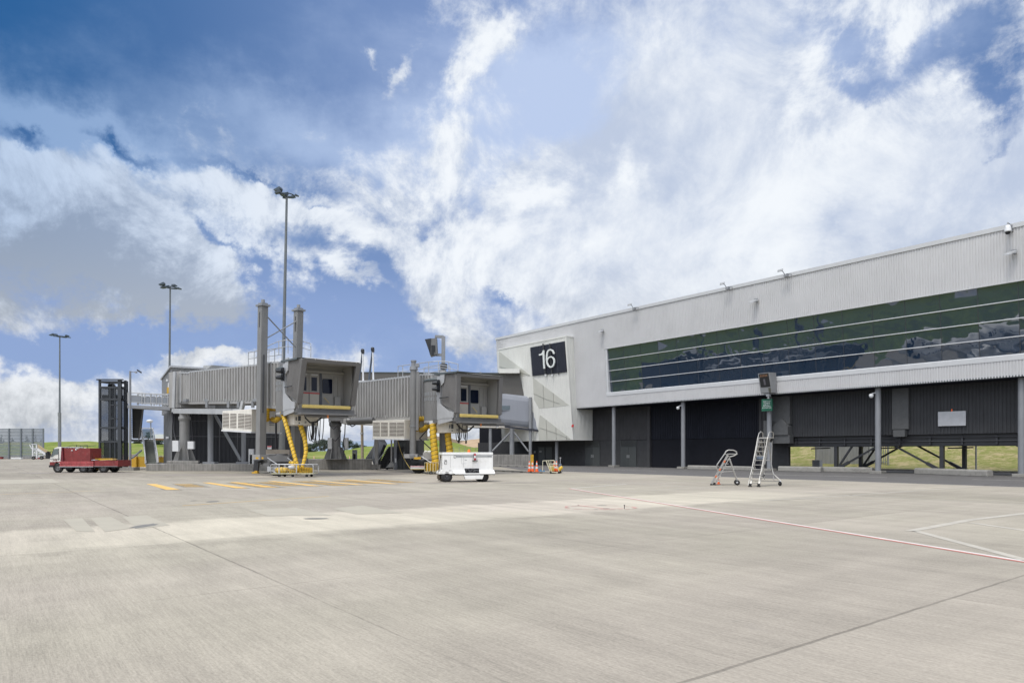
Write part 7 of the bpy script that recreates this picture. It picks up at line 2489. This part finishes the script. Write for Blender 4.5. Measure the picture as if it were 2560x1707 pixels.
# ------------------------------------------------------------------ hose carts
def coil(m, m2, c, L_, r, seed, axis=(1, 0, 0)):
    """a concertinaed heap of yellow hose: pleated lump with spiral lines"""
    rnd = random.Random(seed)
    c = Vector(c); ax = Vector(axis).normalized()
    prof = []
    n = int(L_ / .035)
    for i in range(n + 1):
        s = i / n
        env = (math.sin(math.pi * min(1, max(0, s * .9 + .05))) ** .35)
        prof.append((r * env * (1 + (.06 if i % 2 else -.05) + rnd.uniform(-.03, .03)), (s - .5) * L_))
    prof = [(0, -L_ / 2)] + prof + [(0, L_ / 2)]
    m.lathe(c, prof, 20, ax)
    for k in range(int(L_ / .16)):
        s = (k + .5) / int(L_ / .16)
        env = (math.sin(math.pi * min(1, max(0, s * .9 + .05))) ** .35)
        o = c + ax * (s - .5) * L_
        x = ax.orthogonal().normalized(); y = ax.cross(x)
        pts = [o + (x * math.cos(a * math.pi / 8) + y * math.sin(a * math.pi / 8)) * r * env * 1.06 + ax * .04 * math.sin(a * .8 + k) for a in range(16)]
        m2.tube(pts, .012, 4, closed=True)


def cart_one():
    d = 43.9
    org = G(730, 1192.2)
    t = thing('hose_cart', 'low silver caged cart heaped with yellow air hose beneath the nearer boarding bridge', 'cart', (org.x, org.y, 0), 0, 'hose carts')
    w = 1.34; dp = 1.15
    m = MB()
    z0, z1 = .22, .78
    m.obox((-w, 0, z0 - .03), (2 * w, 0, 0), (0, dp, 0), (0, 0, .06))
    fr = m.build('cart_deck', M('cart_deck_yellowish', (0.50, 0.48, 0.33), .6, 0, .1), t, True)
    m = MB()
    for y in (0, dp):
        m.tube([(-w, y, z0), (-w, y, z1), (-w + .08, y, z1 + .02), (w - .08, y, z1 + .02), (w, y, z1 - .08), (w, y, z0)], .026, 8)
        for x in (-w + .52, .28):
            m.bar((x, y, z0), (x, y, z1), .07, .03)
        m.tube([(-w, y, z0 + .38), (.28, y, z0 + .38)], .012, 6)
    for x in (-w, w):
        m.tube([(x, 0, z1 - (.04 if x > 0 else 0)), (x, dp, z1 - (.04 if x > 0 else 0))], .026, 8)
    m.build('cage_rail', galv, t, True)
    m = MB()
    for k in range(12):
        x = -w + .06 + k * .14
        m.tube([(x, .0, z0), (x, .0, z0 + .36)], .005, 4)
    m.tube([(-w, 0, z0 + .2), (.2, 0, z0 + .2)], .005, 4)
    m.build('cage_mesh', galv, t, True)
    m = MB().tube([(-w - .25, .3, .55), (-w, .3, .35)], .05, 8).obox((-w - .3, .2, .35), (.22, 0, 0), (0, .3, 0), (0, 0, .32))
    m.build('tow_hitch', galv, t, True)
    for x, y in ((-.82, .05), (.03, .05), (.92, .05), (-.82, dp - .05), (.92, dp - .05)):
        c = Vector((x, y, .085))
        cw = MB().cyl(c - Vector((0, .03, 0)), c + Vector((0, .03, 0)), .085, None, 16).build('caster', rubber, t, True)
        MB().bar((x, y, .1), (x, y, .2), .07, .05).build('caster_fork', M('rusty_bar', (0, 0, 0)), cw, True)
    m, m2 = MB(), MB()
    coil(m, m2, (-.80, .45, .42), .78, .21, 1, (1, .1, 0))
    coil(m, m2, (-.12, .5, .50), .62, .26, 2, (.15, .1, 1))
    coil(m, m2, (.12, .55, .45), .40, .21, 3, (.1, .2, 1))
    coil(m, m2, (-.12, .5, .86), .46, .14, 4, (1, .1, -.25))
    y_ = m.build('hose_heap', duct_y, t, True)
    m3 = MB()
    for k in range(9):
        xx = .42 + k * .075
        m3.hexa([(xx, .2, .24), (xx + .05, .2, .24), (xx + .05, .85, .24), (xx, .85, .24), (xx + (k % 2) * .05, .22, .62 - .018 * k), (xx + .07, .22, .62 - .018 * k), (xx + .08, .8, .60 - .018 * k), (xx + .01, .8, .62)])
        m2.tube([(xx + .02, .19, .26), (xx + .04 + (k % 2) * .03, .21, .6)], .009, 4)
    coil(m3, m2, (.72, .3, .33), .7, .09, 9, (1, 0, .1))
    m3.build('folded_hose', duct_y, t, True, bevel=.01)
    m2.build('hose_lines', cable_m, y_, True)
    m = MB().lathe((-.12, .3, .60), [(.10, -.10), (.19, -.08), (.20, .1), (.12, .14)], 16)
    m.build('white_collar', white_box, t, True)
    return t


cart_one()
d = 44.6
solo(MB().tube([P(669, 1144, 46.2), P(694, 1161, 44.8)], .035, 8).tube([P(719, 1144, 46.2), P(740, 1161, 44.8)], .035, 8), 'cart_lift_arms', galv, 'pair of slim silver arms slanting down from the bridge axle to the hose cart', 'arms', P(694, 1161, 44.8))

t = thing('hose_cart', 'small caged cart with flat yellow hose, half hidden behind the white power cart', 'cart', G(1078, 1185.0), 0, 'hose carts')
org = G(1078, 1185.0)
d = org.y
m = MB()
x0, x1 = P(1061.5, 0, d).x, P(1097, 0, d).x
zt_, zb_2 = P(0, 1156, d).z, P(0, 1178, d).z
for y in (d, d + .9):
    m.tube([(x0, y, zb_2), (x0, y, zt_), (x1, y, zt_), (x1, y, zb_2)], .025, 6)
    for k in range(1, 5):
        xx = x0 + (x1 - x0) * k / 5
        m.bar((xx, y, zb_2), (xx, y, zt_), .05, .02)
m.obox((x0, d, zb_2 - .04), (x1 - x0, 0, 0), (0, .9, 0), (0, 0, .05))
m.build('cage', M('cage_yellowish', (0.5, 0.44, 0.28), .6, 0, .1), t)
m = MB()
for k in range(8):
    xx = x0 + .08 + k * .11
    m.obox((xx, d + .1, zb_2 + .02), (.07, 0, 0), (0, .7, 0), (0, 0, zt_ - zb_2 - .06 * (k % 3)))
m.build('folded_hose', duct_y, t, bevel=.015)
for xx in (x0 + .45, x1 - .1):
    wheel(t, (xx, d + .02, .11), .11, .08, (0, 1, 0))

# ------------------------------------------------------------------ cones, kerb island, equipment trolley
def cone_at(p, h, label=None, cat='cone', first=None, group='traffic cones'):
    t = thing('traffic_cone', label, cat, p, 0, group)
    b = h * .04
    MB().obox((-h * .24, -h * .24, 0), (h * .48, 0, 0), (0, h * .48, 0), (0, 0, b)).build('cone_base', M('cone_base_orange', (0.55, 0.10, 0.02), .7), t, True)
    def r(z): return h * (.155 - .125 * (z / h))
    MB().lathe((0, 0, 0), [(r(b), b), (r(h * .99), h * .99), (0, h)], 20).build('cone_body', orange, t, True)
    m = MB().lathe((0, 0, 0), [(r(h * .30) + .004, h * .30), (r(h * .48) + .004, h * .48)], 20)
    m.lathe((0, 0, 0), [(r(h * .66) + .004, h * .66), (r(h * .84) + .004, h * .84)], 20)
    m.build('reflective_band', white_box, t, True)
    return t


for px, py, lab in ((1323.3, 1178.6, 'orange and white cone, leftmost of three on the low kerb'), (1331.2, 1178.6, 'orange and white cone, middle of three on the low kerb'), (1341.8, 1179.0, 'orange and white cone, rightmost of three on the low kerb')):
    p = G(px, py, .12); cone_at((p.x, p.y, .12), .80, lab)
p = G(1796.5, 1209.8)
cone_at((p.x, p.y, 0), .40, 'orange cone at the foot of the small wheeled access steps')

# castellated low kerb strips
def castle(a, b, h, label, step=1.1):
    a, b = G(*a), G(*b)
    dirn = (b - a).normalized(); n = Vector((-dirn.y, dirn.x, 0))
    if n.y < 0: n = -n
    L_ = (b - a).length
    m = MB().obox(a + Z * .05, dirn * L_, n * .5, Z * (h - .05))
    k = 0
    while k < L_ - .3:
        m.obox(a + dirn * k, dirn * min(step * .72, L_ - k), n * .5, Z * .05)
        k += step
    o = solo(m, 'kerb_strip', concrete_lt, label, 'kerb', a, 'low notched kerb strips', bevel=.015)
    g_ = MB(); k = step * .72
    while k < L_ - .3:
        g_.obox(a + dirn * (k + .02) - n * .002 + Z * .002, dirn * (step * .25), n * .3, Z * (.05))
        k += step
    INV[o.name] = Matrix.Translation(-a)
    g_.build('drain_gaps', black, o)


castle((1200, 1176.2), (1374, 1183.6), .12, 'low notched concrete kerb strip with three cones standing on it', 1.25)
castle((1234, 1164.6), (1322, 1167.4), .14, 'low notched kerb strip along the foot of the long concrete wall', 1.6)
solo(MB().box(G(1354, 1181) + Z * .10, (.5, .25, .12)).box(G(1348, 1180) + Z * .10, (.25, .3, .2)), 'blue_bottles', blue_m, 'small pack of blue bottles on the kerb strip beside the cones', 'bottles', G(1354, 1181))

t = thing('equipment_trolley', 'cream tubular trolley carrying two cones and a yellow hose roll', 'trolley', G(1385, 1183.5), 0)
dq_ = 50.8
def tp(px, py, dd=0): return P(px, py, dq_ + dd)
m = MB()
m.tube([tp(1356.5, 1177), tp(1357, 1151.5), tp(1385, 1150.5)], .03, 6)
m.tube([tp(1365, 1151.5), tp(1377, 1183)], .03, 6).tube([tp(1371, 1152), tp(1380, 1181)], .03, 6)
m.tube([tp(1385, 1151), tp(1399, 1181)], .03, 6).tube([tp(1386, 1151, .8), tp(1400, 1179, .8)], .025, 6)
m.tube([tp(1371, 1159), tp(1386, 1159)], .025, 6).tube([tp(1372, 1166), tp(1388, 1166)], .025, 6).tube([tp(1377, 1153), tp(1378, 1178)], .02, 6)
m.tube([tp(1379, 1180), tp(1399, 1181)], .03, 6).tube([tp(1379, 1180, .8), tp(1399, 1181, .8)], .03, 6)
m.tube([tp(1366, 1151.5, .8), tp(1378, 1181, .8)], .025, 6)
m.build('trolley_frame', M('cream_tube', (0.58, 0.56, 0.42), .5, 0, .1), t)
MB().hexa([tp(1378, 1179), tp(1398, 1180), tp(1398, 1180, .8), tp(1378, 1179, .8), tp(1378, 1177.5), tp(1398, 1178.5), tp(1398, 1178.5, .8), tp(1378, 1177.5, .8)]).build('trolley_deck', M('deck_rust', (0.22, 0.13, 0.09), .8), t)
for px, py, dd in ((1376.5, 1182, 0), (1397.5, 1182, 0), (1399, 1180.5, .8), (1388, 1181.5, .8)):
    c = tp(px, py, dd); c.z = .085
    MB().cyl(c - Vector((0, .03, 0)), c + Vector((0, .03, 0)), .085, None, 14).build('caster', rubber, t)
for px, lab in ((1385.5, 'cone standing on the trolley deck, left of the pair'), (1391.3, 'cone standing on the trolley deck, right of the pair')):
    p = tp(px, 1178, .45)
    cone_at((p.x, p.y, p.z), .78, lab)
m, m2 = MB(), MB()
coil(m, m2, tp(1401, 1171, .2), .42, .13, 21, (.7, 0, .8))
o = m.build('hose_roll', duct_y, None, loc=tp(1401, 1171))
tagp(o, 'yellow hose roll hanging over the right end of the trolley', 'hose')
solo(MB().box(tp(1379, 1170, .5), (.35, .4, .4)), 'yellow_crate', M('crate_yellow', (0.6, .45, .1), .6), 'small yellow crate on the trolley behind its rail', 'crate', tp(1379, 1173, .5))
t = thing('pump_stand', 'thin silver stand with a T-shaped top beside the trolley', 'stand', tp(1400, 1183, 1.2))
MB().tube([tp(1399.5, 1182, 1.2), tp(1401, 1145, 1.2)], .025, 6).bar(tp(1398.8, 1144, 1.2), tp(1403, 1144, 1.2), .06).tube([tp(1396, 1180, 1.2), tp(1400, 1158, 1.2), tp(1404.5, 1180, 1.2)], .03, 6).build('stand_frame', galv, t)
MB().box(tp(1400.5, 1163, 1.1), (.14, .1, .22)).build('stand_gauge', M('gauge_blue', (0.15, 0.2, 0.3), .5), t)
c = tp(1401, 1180, 1.3); c.z = .14
MB().cyl(c - Vector((0, .04, 0)), c + Vector((0, .04, 0)), .14, None, 16).build('stand_wheel', rubber, t)

# ------------------------------------------------------------------ two wheeled access ladders
def small_steps():
    d = 33.2
    t = thing('access_steps', 'small silver wheeled access steps with a looped handrail, the shorter of the two ladders', 'ladder', G(1800, 1213.5), 0)
    wd = Vector((.18, .62, 0))       # width direction, mostly away from the viewer
    def q(px, py): return P(px, py, d)
    m = MB()
    for off in (Vector(), wd):
        m.tube([q(1794, 1177) + off, q(1791.5, 1168) + off, q(1793, 1161) + off, q(1812.5, 1133) + off, q(1816, 1127) + off, q(1822, 1124.5) + off, q(1834, 1125) + off, q(1841, 1128.5) + off,
                q(1843, 1134.5) + off, q(1836, 1138.5) + off, q(1824, 1142) + off], .025, 8)
        m.tube([q(1812, 1133.5) + off, q(1823, 1141) + off], .02, 6)
        m.tube([q(1794, 1173) + off, q(1801, 1178) + off], .025, 6)
    m.build('handrail', alu, t)
    m = MB()
    for off in (Vector(), wd):
        m.bar(q(1779, 1209) + off, q(1820, 1137) + off, .04, .08)
        m.bar(q(1788, 1211) + off, q(1823, 1145) + off, .025, .035)
    m.build('stringer', alu, t)
    m = MB()
    for k in range(6):
        s = (k + .6) / 6.4
        a = q(1783, 1208).lerp(q(1822, 1141), s)
        m.obox(a - Vector((.02, 0, 0)), wd, Vector((.2, -.05, 0)), Z * .03)
    m.build('treads', alu, t)
    m = MB()
    for off in (Vector(),):
        for s in (.22, .46, .74):
            a = q(1779, 1209).lerp(q(1820, 1137), s); b = q(1779, 1209).lerp(q(1820, 1137), s + .07)
            m.bar(a + Vector((0, -.03, 0)), b + Vector((0, -.03, 0)), .02, .08)
    m.build('hazard_tape', M('tape_orange', (0.6, 0.16, 0.06), .5), t)
    m = MB().obox(q(1818, 1135.5), wd, Vector((.42, 0, 0)), Z * .04)
    m.build('top_platform', alu, t)
    m = MB()
    for off in (Vector(), wd):
        m.bar(q(1823, 1144) + off, q(1843, 1201) + off, .06, .05)
        m.bar(q(1801, 1179) + off, q(1834, 1177.5) + off, .03, .04)
    m.bar(q(1843, 1201), q(1843, 1201) + wd, .05)
    m.build('rear_leg', alu, t)
    m = MB()
    for off in (Vector(), wd):
        m.box(q(1783, 1211.3) + off, (.26, .1, .05)).bar(q(1779, 1205) + off, q(1789, 1209) + off, .03).tube([q(1781, 1206) + off, q(1785, 1199) + off], .012, 6)
    m.build('rubber_foot', rubber, t)
    for off in (Vector((0, -.04, 0)), wd):
        c = q(1842.5, 1207) + off; c.z = .125
        w_ = MB().lathe(c, [(.04, -.03), (.11, -.03), (.125, 0), (.11, .03), (.04, .03)], 22, (.3, 1, 0)).build('wheel', rubber, t)
        MB().lathe(c, [(0, -.035), (.05, -.035), (.05, .035), (0, .035)], 14, (.3, 1, 0)).bar(c, q(1843, 1199) + off, .06, .03).build('wheel_fork', galv, w_)


small_steps()


def tall_ladder():
    d = 31.6
    t = thing('platform_ladder', 'tall silver wheeled ladder with nine rungs and two hooped handrails', 'ladder', G(1905, 1216.5), 0)
    wv = P(1893, 1216, d) - P(1869.5, 1216, d)
    def q(px, py, dd=0): return P(px, py, d + dd)
    m = MB()
    for (fx, fy, tx_, ty_) in ((1876.5, 1213, 1897.5, 1095), (1900, 1213, 1919, 1095)):
        m.bar(q(fx - 6 if fx < 1890 else fx - 4, fy), q(tx_, ty_, 1.1), .03, .045)
    for (px0, px1) in ((1888, 1897), (1915, 1924)):
        m.tube([q(px0 - 8, 1172, .2), q(px0 - 6.5, 1163, .25), q(px0 + 6, 1096, 1.0), q(px0 + 9.5, 1083, 1.1), q(px0 + 14, 1078.5, 1.25), q(px0 + 19, 1082, 1.5), q(px0 + 19.5, 1094, 1.6)] if px0 < 1900 else
               [q(px0 - 11, 1180, .2), q(px0 - 9, 1165, .25), q(px0 + 3.5, 1096, 1.0), q(px0 + 8, 1081, 1.1), q(px0 + 13, 1078.5, 1.25), q(px0 + 18, 1081, 1.5), q(px0 + 18, 1094, 1.6)], .021, 8)
    m.build('handrail', alu, t)
    m = MB()
    for k in range(9):
        s = k / 8
        y = 1185 - (1185 - 1094.5) * s
        xl, xr = 1879 + 18 * s, 1901 + 18.5 * s
        a, b = q(xl, y, .25 + .85 * s), q(xr, y, .25 + .85 * s)
        m.obox(a, b - a, (0, .20, 0), Z * .028)
    m.build('rung', alu, t)
    m = MB()
    for off in (-1.5, 22):
        m.bar(q(1877.5 + off, 1212, .1), q(1899 + off, 1095, 1.2), .025, .035)
        m.bar(q(1880 + off, 1200, .4), q(1901 + off, 1100, 1.25), .018, .028)
    m.build('stringer', alu, t)
    m = MB().hexa([q(1897, 1096, 1.0), q(1921, 1096, 1.0), q(1934, 1094, 1.9), q(1911, 1094, 1.9), q(1897, 1094, 1.0), q(1921, 1094, 1.0), q(1934, 1092.6, 1.9), q(1911, 1092.6, 1.9)])
    m.bar(q(1917, 1096, 1.1), q(1932, 1094, 1.7), .12, .05)
    m.build('top_platform', alu, t)
    m = MB()
    m.tube([q(1930, 1096, 1.8), q(1928, 1160, 1.7), q(1933, 1184, 1.6), q(1952, 1202, 1.2)], .03, 8)
    m.tube([q(1912, 1098, 1.9), q(1909, 1160, 1.9), q(1911, 1198, 1.9)], .024, 8)
    m.tube([q(1909, 1184, 1.9), q(1932, 1184, 1.7), q(1935, 1200, 1.6)], .022, 8)
    m.tube([q(1903, 1100, 1.3), q(1895, 1125, 1.5), q(1903, 1143, 1.8)], .022, 6).tube([q(1904, 1100, 1.3), q(1908, 1140, 1.9)], .022, 6).tube([q(1921, 1100, 1.3), q(1927, 1148, 1.7)], .022, 6).tube([q(1908, 1150, 1.9), q(1928, 1150, 1.7)], .022, 6)
    m.bar(q(1912, 1160, 1.2), q(1925, 1098, 1.4), .03)
    m.bar(q(1878, 1201, .3), q(1951, 1202.5, 1.2), .045, .04).bar(q(1882, 1207, .2), q(1902, 1207, .2), .03)
    m.build('rear_frame', alu, t)
    m = MB().tube([q(1882, 1186, .2), q(1876, 1186, .1), q(1872, 1194, .1), q(1877, 1193.5, .1)], .016, 6).tube([q(1900, 1187, .2), q(1908, 1187, .2), q(1907, 1192, .2), q(1901, 1193, .2)], .016, 6)
    m.build('brake_pedal', alu, t)
    m = MB().bar(q(1906, 1192, .3), q(1910, 1186, .3), .09, .08).bar(q(1927, 1104, 1.5), q(1930, 1096, 1.6), .07)
    m.build('black_grip', black, t)
    for px, dd in ((1875.5, 0), (1896.5, 0)):
        fp_ = MB().box(q(px, 1215.8, dd) , (.14, .12, .06)).box(q(px, 1211, dd), (.09, .09, .1))
        f_ = fp_.build('rubber_foot', rubber, t)
        MB().bar(q(px + 1, 1212, dd), q(px + 3, 1203, dd + .1), .08, .06).tube([q(px + 4, 1210, .15), q(px + 4, 1198, .2)], .02, 6).build('foot_spring', alu, f_)
    c = q(1950, 1211, .9); c.z = .11
    w_ = MB().lathe(c, [(.03, -.025), (.10, -.025), (.11, 0), (.10, .025), (.03, .025)], 20, (1, .35, 0)).build('wheel', rubber, t)
    MB().bar(c, q(1951, 1202, 1.1), .07, .03).build('wheel_fork', galv, w_)
    c = q(1912, 1209, 2.2); c.z = .11


tall_ladder()
a_ = G(1820, 1174.6)
solo(MB().lathe(P(1823, 1172, 62) + Z * .05, [(0, .2), (.14, .18), (.2, .05), (.18, -.06), (0, -.06)], 14).box(P(1815, 1173, 62), (.35, .12, .05)), 'plastic_tub', blue_m, 'blue rounded object lying on the barrier seen through the small access steps', 'container', P(1823, 1174, 62))
solo(phex(1897, 1909, 1138, 1147, 53.9, 54.4), 'meter_cabinet', M('meter_blue_grey', (0.16, 0.20, 0.26), .5), 'blue-grey box on the navy wall seen through the tall ladder', 'cabinet', P(1903, 1147, 54))
o = bpy.data.objects['meter_cabinet']

# two distant cones and oddments on the far apron
for px, py, d, lab in ((785, 1147, 118, 'tiny distant cone on the grass edge left of the farther pedestal'), (874, 1146.5, 118, 'tiny distant cone on the grass edge right of the farther pedestal')):
    p = P(px, 0, d); cone_at((p.x, p.y, .1), .8, lab)

# ------------------------------------------------------------------ trees
def leaf_mat(name, c1, c2):
    m = bpy.data.materials.new(name)
    m.use_nodes = True
    t_ = m.node_tree
    b = t_.nodes['Principled BSDF']
    b.inputs['Roughness'].default_value = .8
    b.inputs['Specular IOR Level'].default_value = .2
    tc_ = t_.nodes.new('ShaderNodeTexCoord')
    n = t_.nodes.new('ShaderNodeTexNoise'); n.inputs['Scale'].default_value = .9; n.inputs['Detail'].default_value = 4
    t_.links.new(tc_.outputs['Object'], n.inputs['Vector'])
    mr = t_.nodes.new('ShaderNodeMapRange'); mr.inputs[1].default_value = .35; mr.inputs[2].default_value = .65
    t_.links.new(n.outputs['Fac'], mr.inputs[0])
    mx = t_.nodes.new('ShaderNodeMix'); mx.data_type = 'RGBA'
    t_.links.new(mr.outputs[0], mx.inputs[0])
    mx.inputs[6].default_value = (*c1, 1); mx.inputs[7].default_value = (*c2, 1)
    t_.links.new(mx.outputs[2], b.inputs['Base Color'])
    return m


leaf_dark = leaf_mat('dark_foliage', (0.035, 0.055, 0.035), (0.075, 0.10, 0.065))
leaf_grey = leaf_mat('hazy_foliage', (0.07, 0.09, 0.08), (0.13, 0.15, 0.13))
leaf_pine = leaf_mat('pine_foliage', (0.02, 0.035, 0.04), (0.045, 0.065, 0.065))
bark = M('bark', (0.14, 0.12, 0.10), .9, 0, .2, 2)


def tree(px, ytop, ybase, d, halfw_px, label, kind='round', leaf=None, seed=0, n=2600, group='distant trees', fill=.8):
    rnd = random.Random(seed)
    base = P(px, 0, d); base.z = P(0, ybase, d).z
    top = P(0, ytop, d).z
    h = top - base.z
    hw = halfw_px / F * d * (1.15 if kind != 'pine' else 1)
    t = thing('pine_tree' if kind == 'pine' else 'broadleaf_tree', label, 'tree', base, 0, group)
    tr = MB()
    tr.tube([(0, 0, -1), (hw * .03, 0, h * .25), (-hw * .04, .2, h * .55), (0, 0, h * .85)], [h * .035, h * .028, h * .018, h * .006], 7)
    cl = []
    if kind == 'pine':
        for k in range(46):
            z = .12 + .86 * (k / 45)
            rr = hw * (1 - z) ** .8 * rnd.uniform(.7, 1.1)
            a = rnd.uniform(0, 6.28)
            cl.append((Vector((math.cos(a) * rr * .6, math.sin(a) * rr * .6, z * h)), max(.25, rr * .55), .35))
    else:
        for k in range(26):
            a = rnd.uniform(0, 6.28); rr = hw * math.sqrt(rnd.random()) * .8
            z = h * rnd.uniform(.22 if kind == 'round' else .04, .84) * (1 - .25 * (rr / hw) ** 2)
            cl.append((Vector((math.cos(a) * rr, math.sin(a) * rr, z)), hw * rnd.uniform(.30, .52), .75))
    for c, r, f in cl[:12]:
        tr.tube([(0, 0, c.z * .55), c * .6 + Vector((0, 0, c.z * .25)), c], [h * .014, h * .009, h * .004], 5)
    tr.build('trunk', bark, t, True)
    m = MB()
    for c, r, f in cl:
        for k in range(n // len(cl)):
            v = Vector((rnd.gauss(0, 1), rnd.gauss(0, 1), rnd.gauss(0, 1))).normalized() * r * rnd.random() ** .45
            v.z *= f if kind != 'pine' else .35
            p = c + v
            s = r * rnd.uniform(.12, .26) if kind != 'pine' else r * rnd.uniform(.14, .28)
            a = Vector((rnd.gauss(0, 1), rnd.gauss(0, 1), rnd.gauss(0, .6))).normalized() * s
            b = Vector((rnd.gauss(0, 1), rnd.gauss(0, 1), rnd.gauss(0, .6))).normalized() * s
            m.add([p - a, p + b * .6, p + a, p - b * .7], [(0, 1, 2, 3)])
    m.build('crown', leaf or leaf_dark, t, True)


LAB = [
    (744, 1079, 1133, 235, 17, 'broad dark tree directly behind the far square lift column', 'round', leaf_dark),
    (716, 1094, 1133, 235, 12, 'small dark tree at the left of the tree row, beside the hub wall', 'low', leaf_dark),
    (764, 1092, 1134, 230, 15, 'rounded dark tree behind the right drop hose of the nearer bridge', 'low', leaf_dark),
    (782, 1102, 1134, 226, 13, 'low dark bushy tree right of the nearer bridge drop hoses', 'low', leaf_dark),
    (800, 1094, 1132, 290, 12, 'grey hazy thin tree seen through the hanging cables', 'round', leaf_grey),
    (812, 1091, 1133, 280, 11, 'grey hazy tree left of the farther pedestal', 'round', leaf_grey),
    (826, 1098, 1132, 280, 9, 'grey hazy tree half hidden by the left pedestal box', 'low', leaf_grey),
    (868, 1093, 1131, 232, 13, 'tallest dark tree right of the farther pedestal', 'round', leaf_dark),
    (885, 1102, 1131, 236, 11, 'dark tree between the farther pedestal and the timber pole', 'low', leaf_dark),
    (899, 1107, 1130, 260, 8, 'thin hazy tree touching the left of the timber pole', 'round', leaf_grey),
    (911, 1111, 1127, 262, 6, 'last small hazy tree right of the timber pole', 'low', leaf_grey),
    (396, 1096, 1112, 260, 11, 'low dark tree seen between the lower stair and the hub wall', 'low', leaf_dark),
    (372, 1073, 1112, 250, 8, 'leaning dark tree behind the glass guard of the lower stair', 'round', leaf_dark),
    (344, 1100, 1111, 255, 9, 'low dark tree seen under the upper stair flight', 'low', leaf_dark),
]
for i, (px, yt, yb, d, hw, lab, kind, lf) in enumerate(LAB):
    tree(px, yt, yb, d, hw, lab, kind, lf, 100 + i)
PN = [(4, 1085, 12, 'tall dark conifer behind the blast fence, first from the left'), (31, 1094, 11, 'squat conifer behind the blast fence, second from the left'), (66, 1087, 13, 'broad conifer behind the blast fence, third from the left'),
      (89, 1086, 6, 'slim conifer behind the blast fence, fourth from the left'), (103, 1099, 6, 'small low conifer behind the right end of the blast fence')]
for i, (px, yt, hw, lab) in enumerate(PN):
    tree(px, yt, 1112, 300, hw, lab, 'pine', leaf_pine, 200 + i, 1300, 'distant conifers')
# far pale sheds and a gantry seen beyond the stair
t = thing('far_shed', 'distant pale flat shed with a brown base beyond the lower stair', 'building', (P(398, 0, 240).x, 240, 0))
m = phex(388, 412, 1085, 1096, 240, 250); m.build('shed_wall', white_box, t)
m = phex(386, 412, 1096, 1100, 239.5, 250); m.build('shed_base', M('shed_brown', (0.16, 0.09, 0.05), .8), t)
# white stones on the slope
m = MB()
rnd = random.Random(5)
for k in range(60):
    px, py = rnd.uniform(1046, 1078), rnd.uniform(1128, 1138)
    d = 135 + rnd.uniform(-4, 4)
    c = P(px, py, d)
    m.lathe(c, [(0, .25), (.3, .12), (.35, 0), (.2, -.15)], 6)
o = m.build('rubble', M('pale_rubble', (0.5, 0.48, 0.44), .9)); tagp(o, 'pale rubble scattered on the green slope', 'rubble', None, 'stuff')
# wire fence on the slope behind the white cart
t = thing('wire_fence', 'thin wire fence on the green slope above the white power cart', 'fence', (P(1180, 0, 112).x, 112, 0))
m = MB()
for k in range(9):
    q = P(1120 + k * 14, 1130 - k * .2, 112)
    m.bar(q - Z * .9, q + Z * .75, .06)
m.build('fence_posts', steel, t)
m = MB()
for dz_ in (-.5, -.1, .3, .7):
    m.tube([P(1120, 1130, 112) + Z * dz_, P(1232, 1128.4, 112) + Z * dz_], .012, 4)
m.build('fence_wires', steel, t)

# ------------------------------------------------------------------ airliner parked left of the photographer, mirrored in the terminal glass
def airliner():
    o = Vector((-37, 20, 0))
    rz = R(12)
    t = thing('parked_airliner', 'white airliner mirrored in the right end of the terminal glass strip', 'airliner', o, rz)
    r = 1.95; zc = 3.6
    prof = [(0, -14.0), (.5, -13.7), (1.1, -12.8), (1.6, -11.4), (1.9, -9.6), (r, -8), (r, 12), (1.7, 16), (1.0, 20), (.3, 23.2), (0, 23.4)]
    body = MB().lathe((0, 0, zc), prof, 36, (0, -1, 0)).build('fuselage', white_paint, t, True)
    m = MB()
    for k in range(36):
        for s in (-1, 1):
            m.box((s * 1.93, 9.5 - k * .55, zc + .35), (.06, .24, .34))
    m.build('cabin_windows', glass_dark, body, True)
    MB().lathe((0, 0, zc), [(1.62, -11.5), (1.78, -10.9)], 24, (0, -1, 0)).build('cockpit_band', glass_dark, body, True)
    for s in (-1, 1):
        MB().hexa([(s * 1.4, 3.5, 2.5), (s * 16, -5.5, 3.6), (s * 16, -7.2, 3.6), (s * 1.4, -3.5, 2.5), (s * 1.4, 3.3, 3.0), (s * 16, -5.5, 3.75), (s * 16, -7.2, 3.75), (s * 1.4, -3.5, 2.9)]).build('wing', galv, t, True)
        e = MB().lathe((s * 5.4, 2.6, 1.75), [(.72, 1.9), (.98, 1.8), (1.05, 1.0), (.95, -.8), (.6, -1.9), (.35, -2.3), (0, -2.3)], 26, (0, 1, 0)).build('engine', white_paint, t, True)
        MB().cyl((s * 5.4, 4.1, 1.75), (s * 5.4, 4.2, 1.75), .74, .74, 24).build('engine_fan', black, e, True)
        MB().hexa([(s * .6, -18, 4.4), (s * 6, -21, 4.8), (s * 6, -22, 4.8), (s * .6, -21.5, 4.4), (s * .6, -18, 4.6), (s * 6, -21, 4.9), (s * 6, -22, 4.9), (s * .6, -21.5, 4.6)]).build('tailplane', white_paint, t, True)
        g_ = MB().cyl((s * 2.9, -2, .5), (s * 2.6, -2, 2.6), .12).build('landing_gear', steel, t, True)
        MB().cyl((s * 2.6, -2, .5), (s * 3.2, -2, .5), .5, .5, 18).build('tyre', rubber, g_, True)
    g_ = MB().cyl((0, 10, .4), (0, 10, 2.2), .1).build('landing_gear', steel, t, True)
    MB().cyl((-.25, 10, .4), (.25, 10, .4), .4, .4, 18).build('tyre', rubber, g_, True)
    MB().prism([(-.12, -15.5, 5.2), (-.12, -20.5, 11), (-.12, -23, 11), (-.12, -21.8, 4.6)], (.24, 0, 0)).build('tail_fin', M('fin_blue', (0.03, 0.06, 0.15), .35), t, True)


airliner()
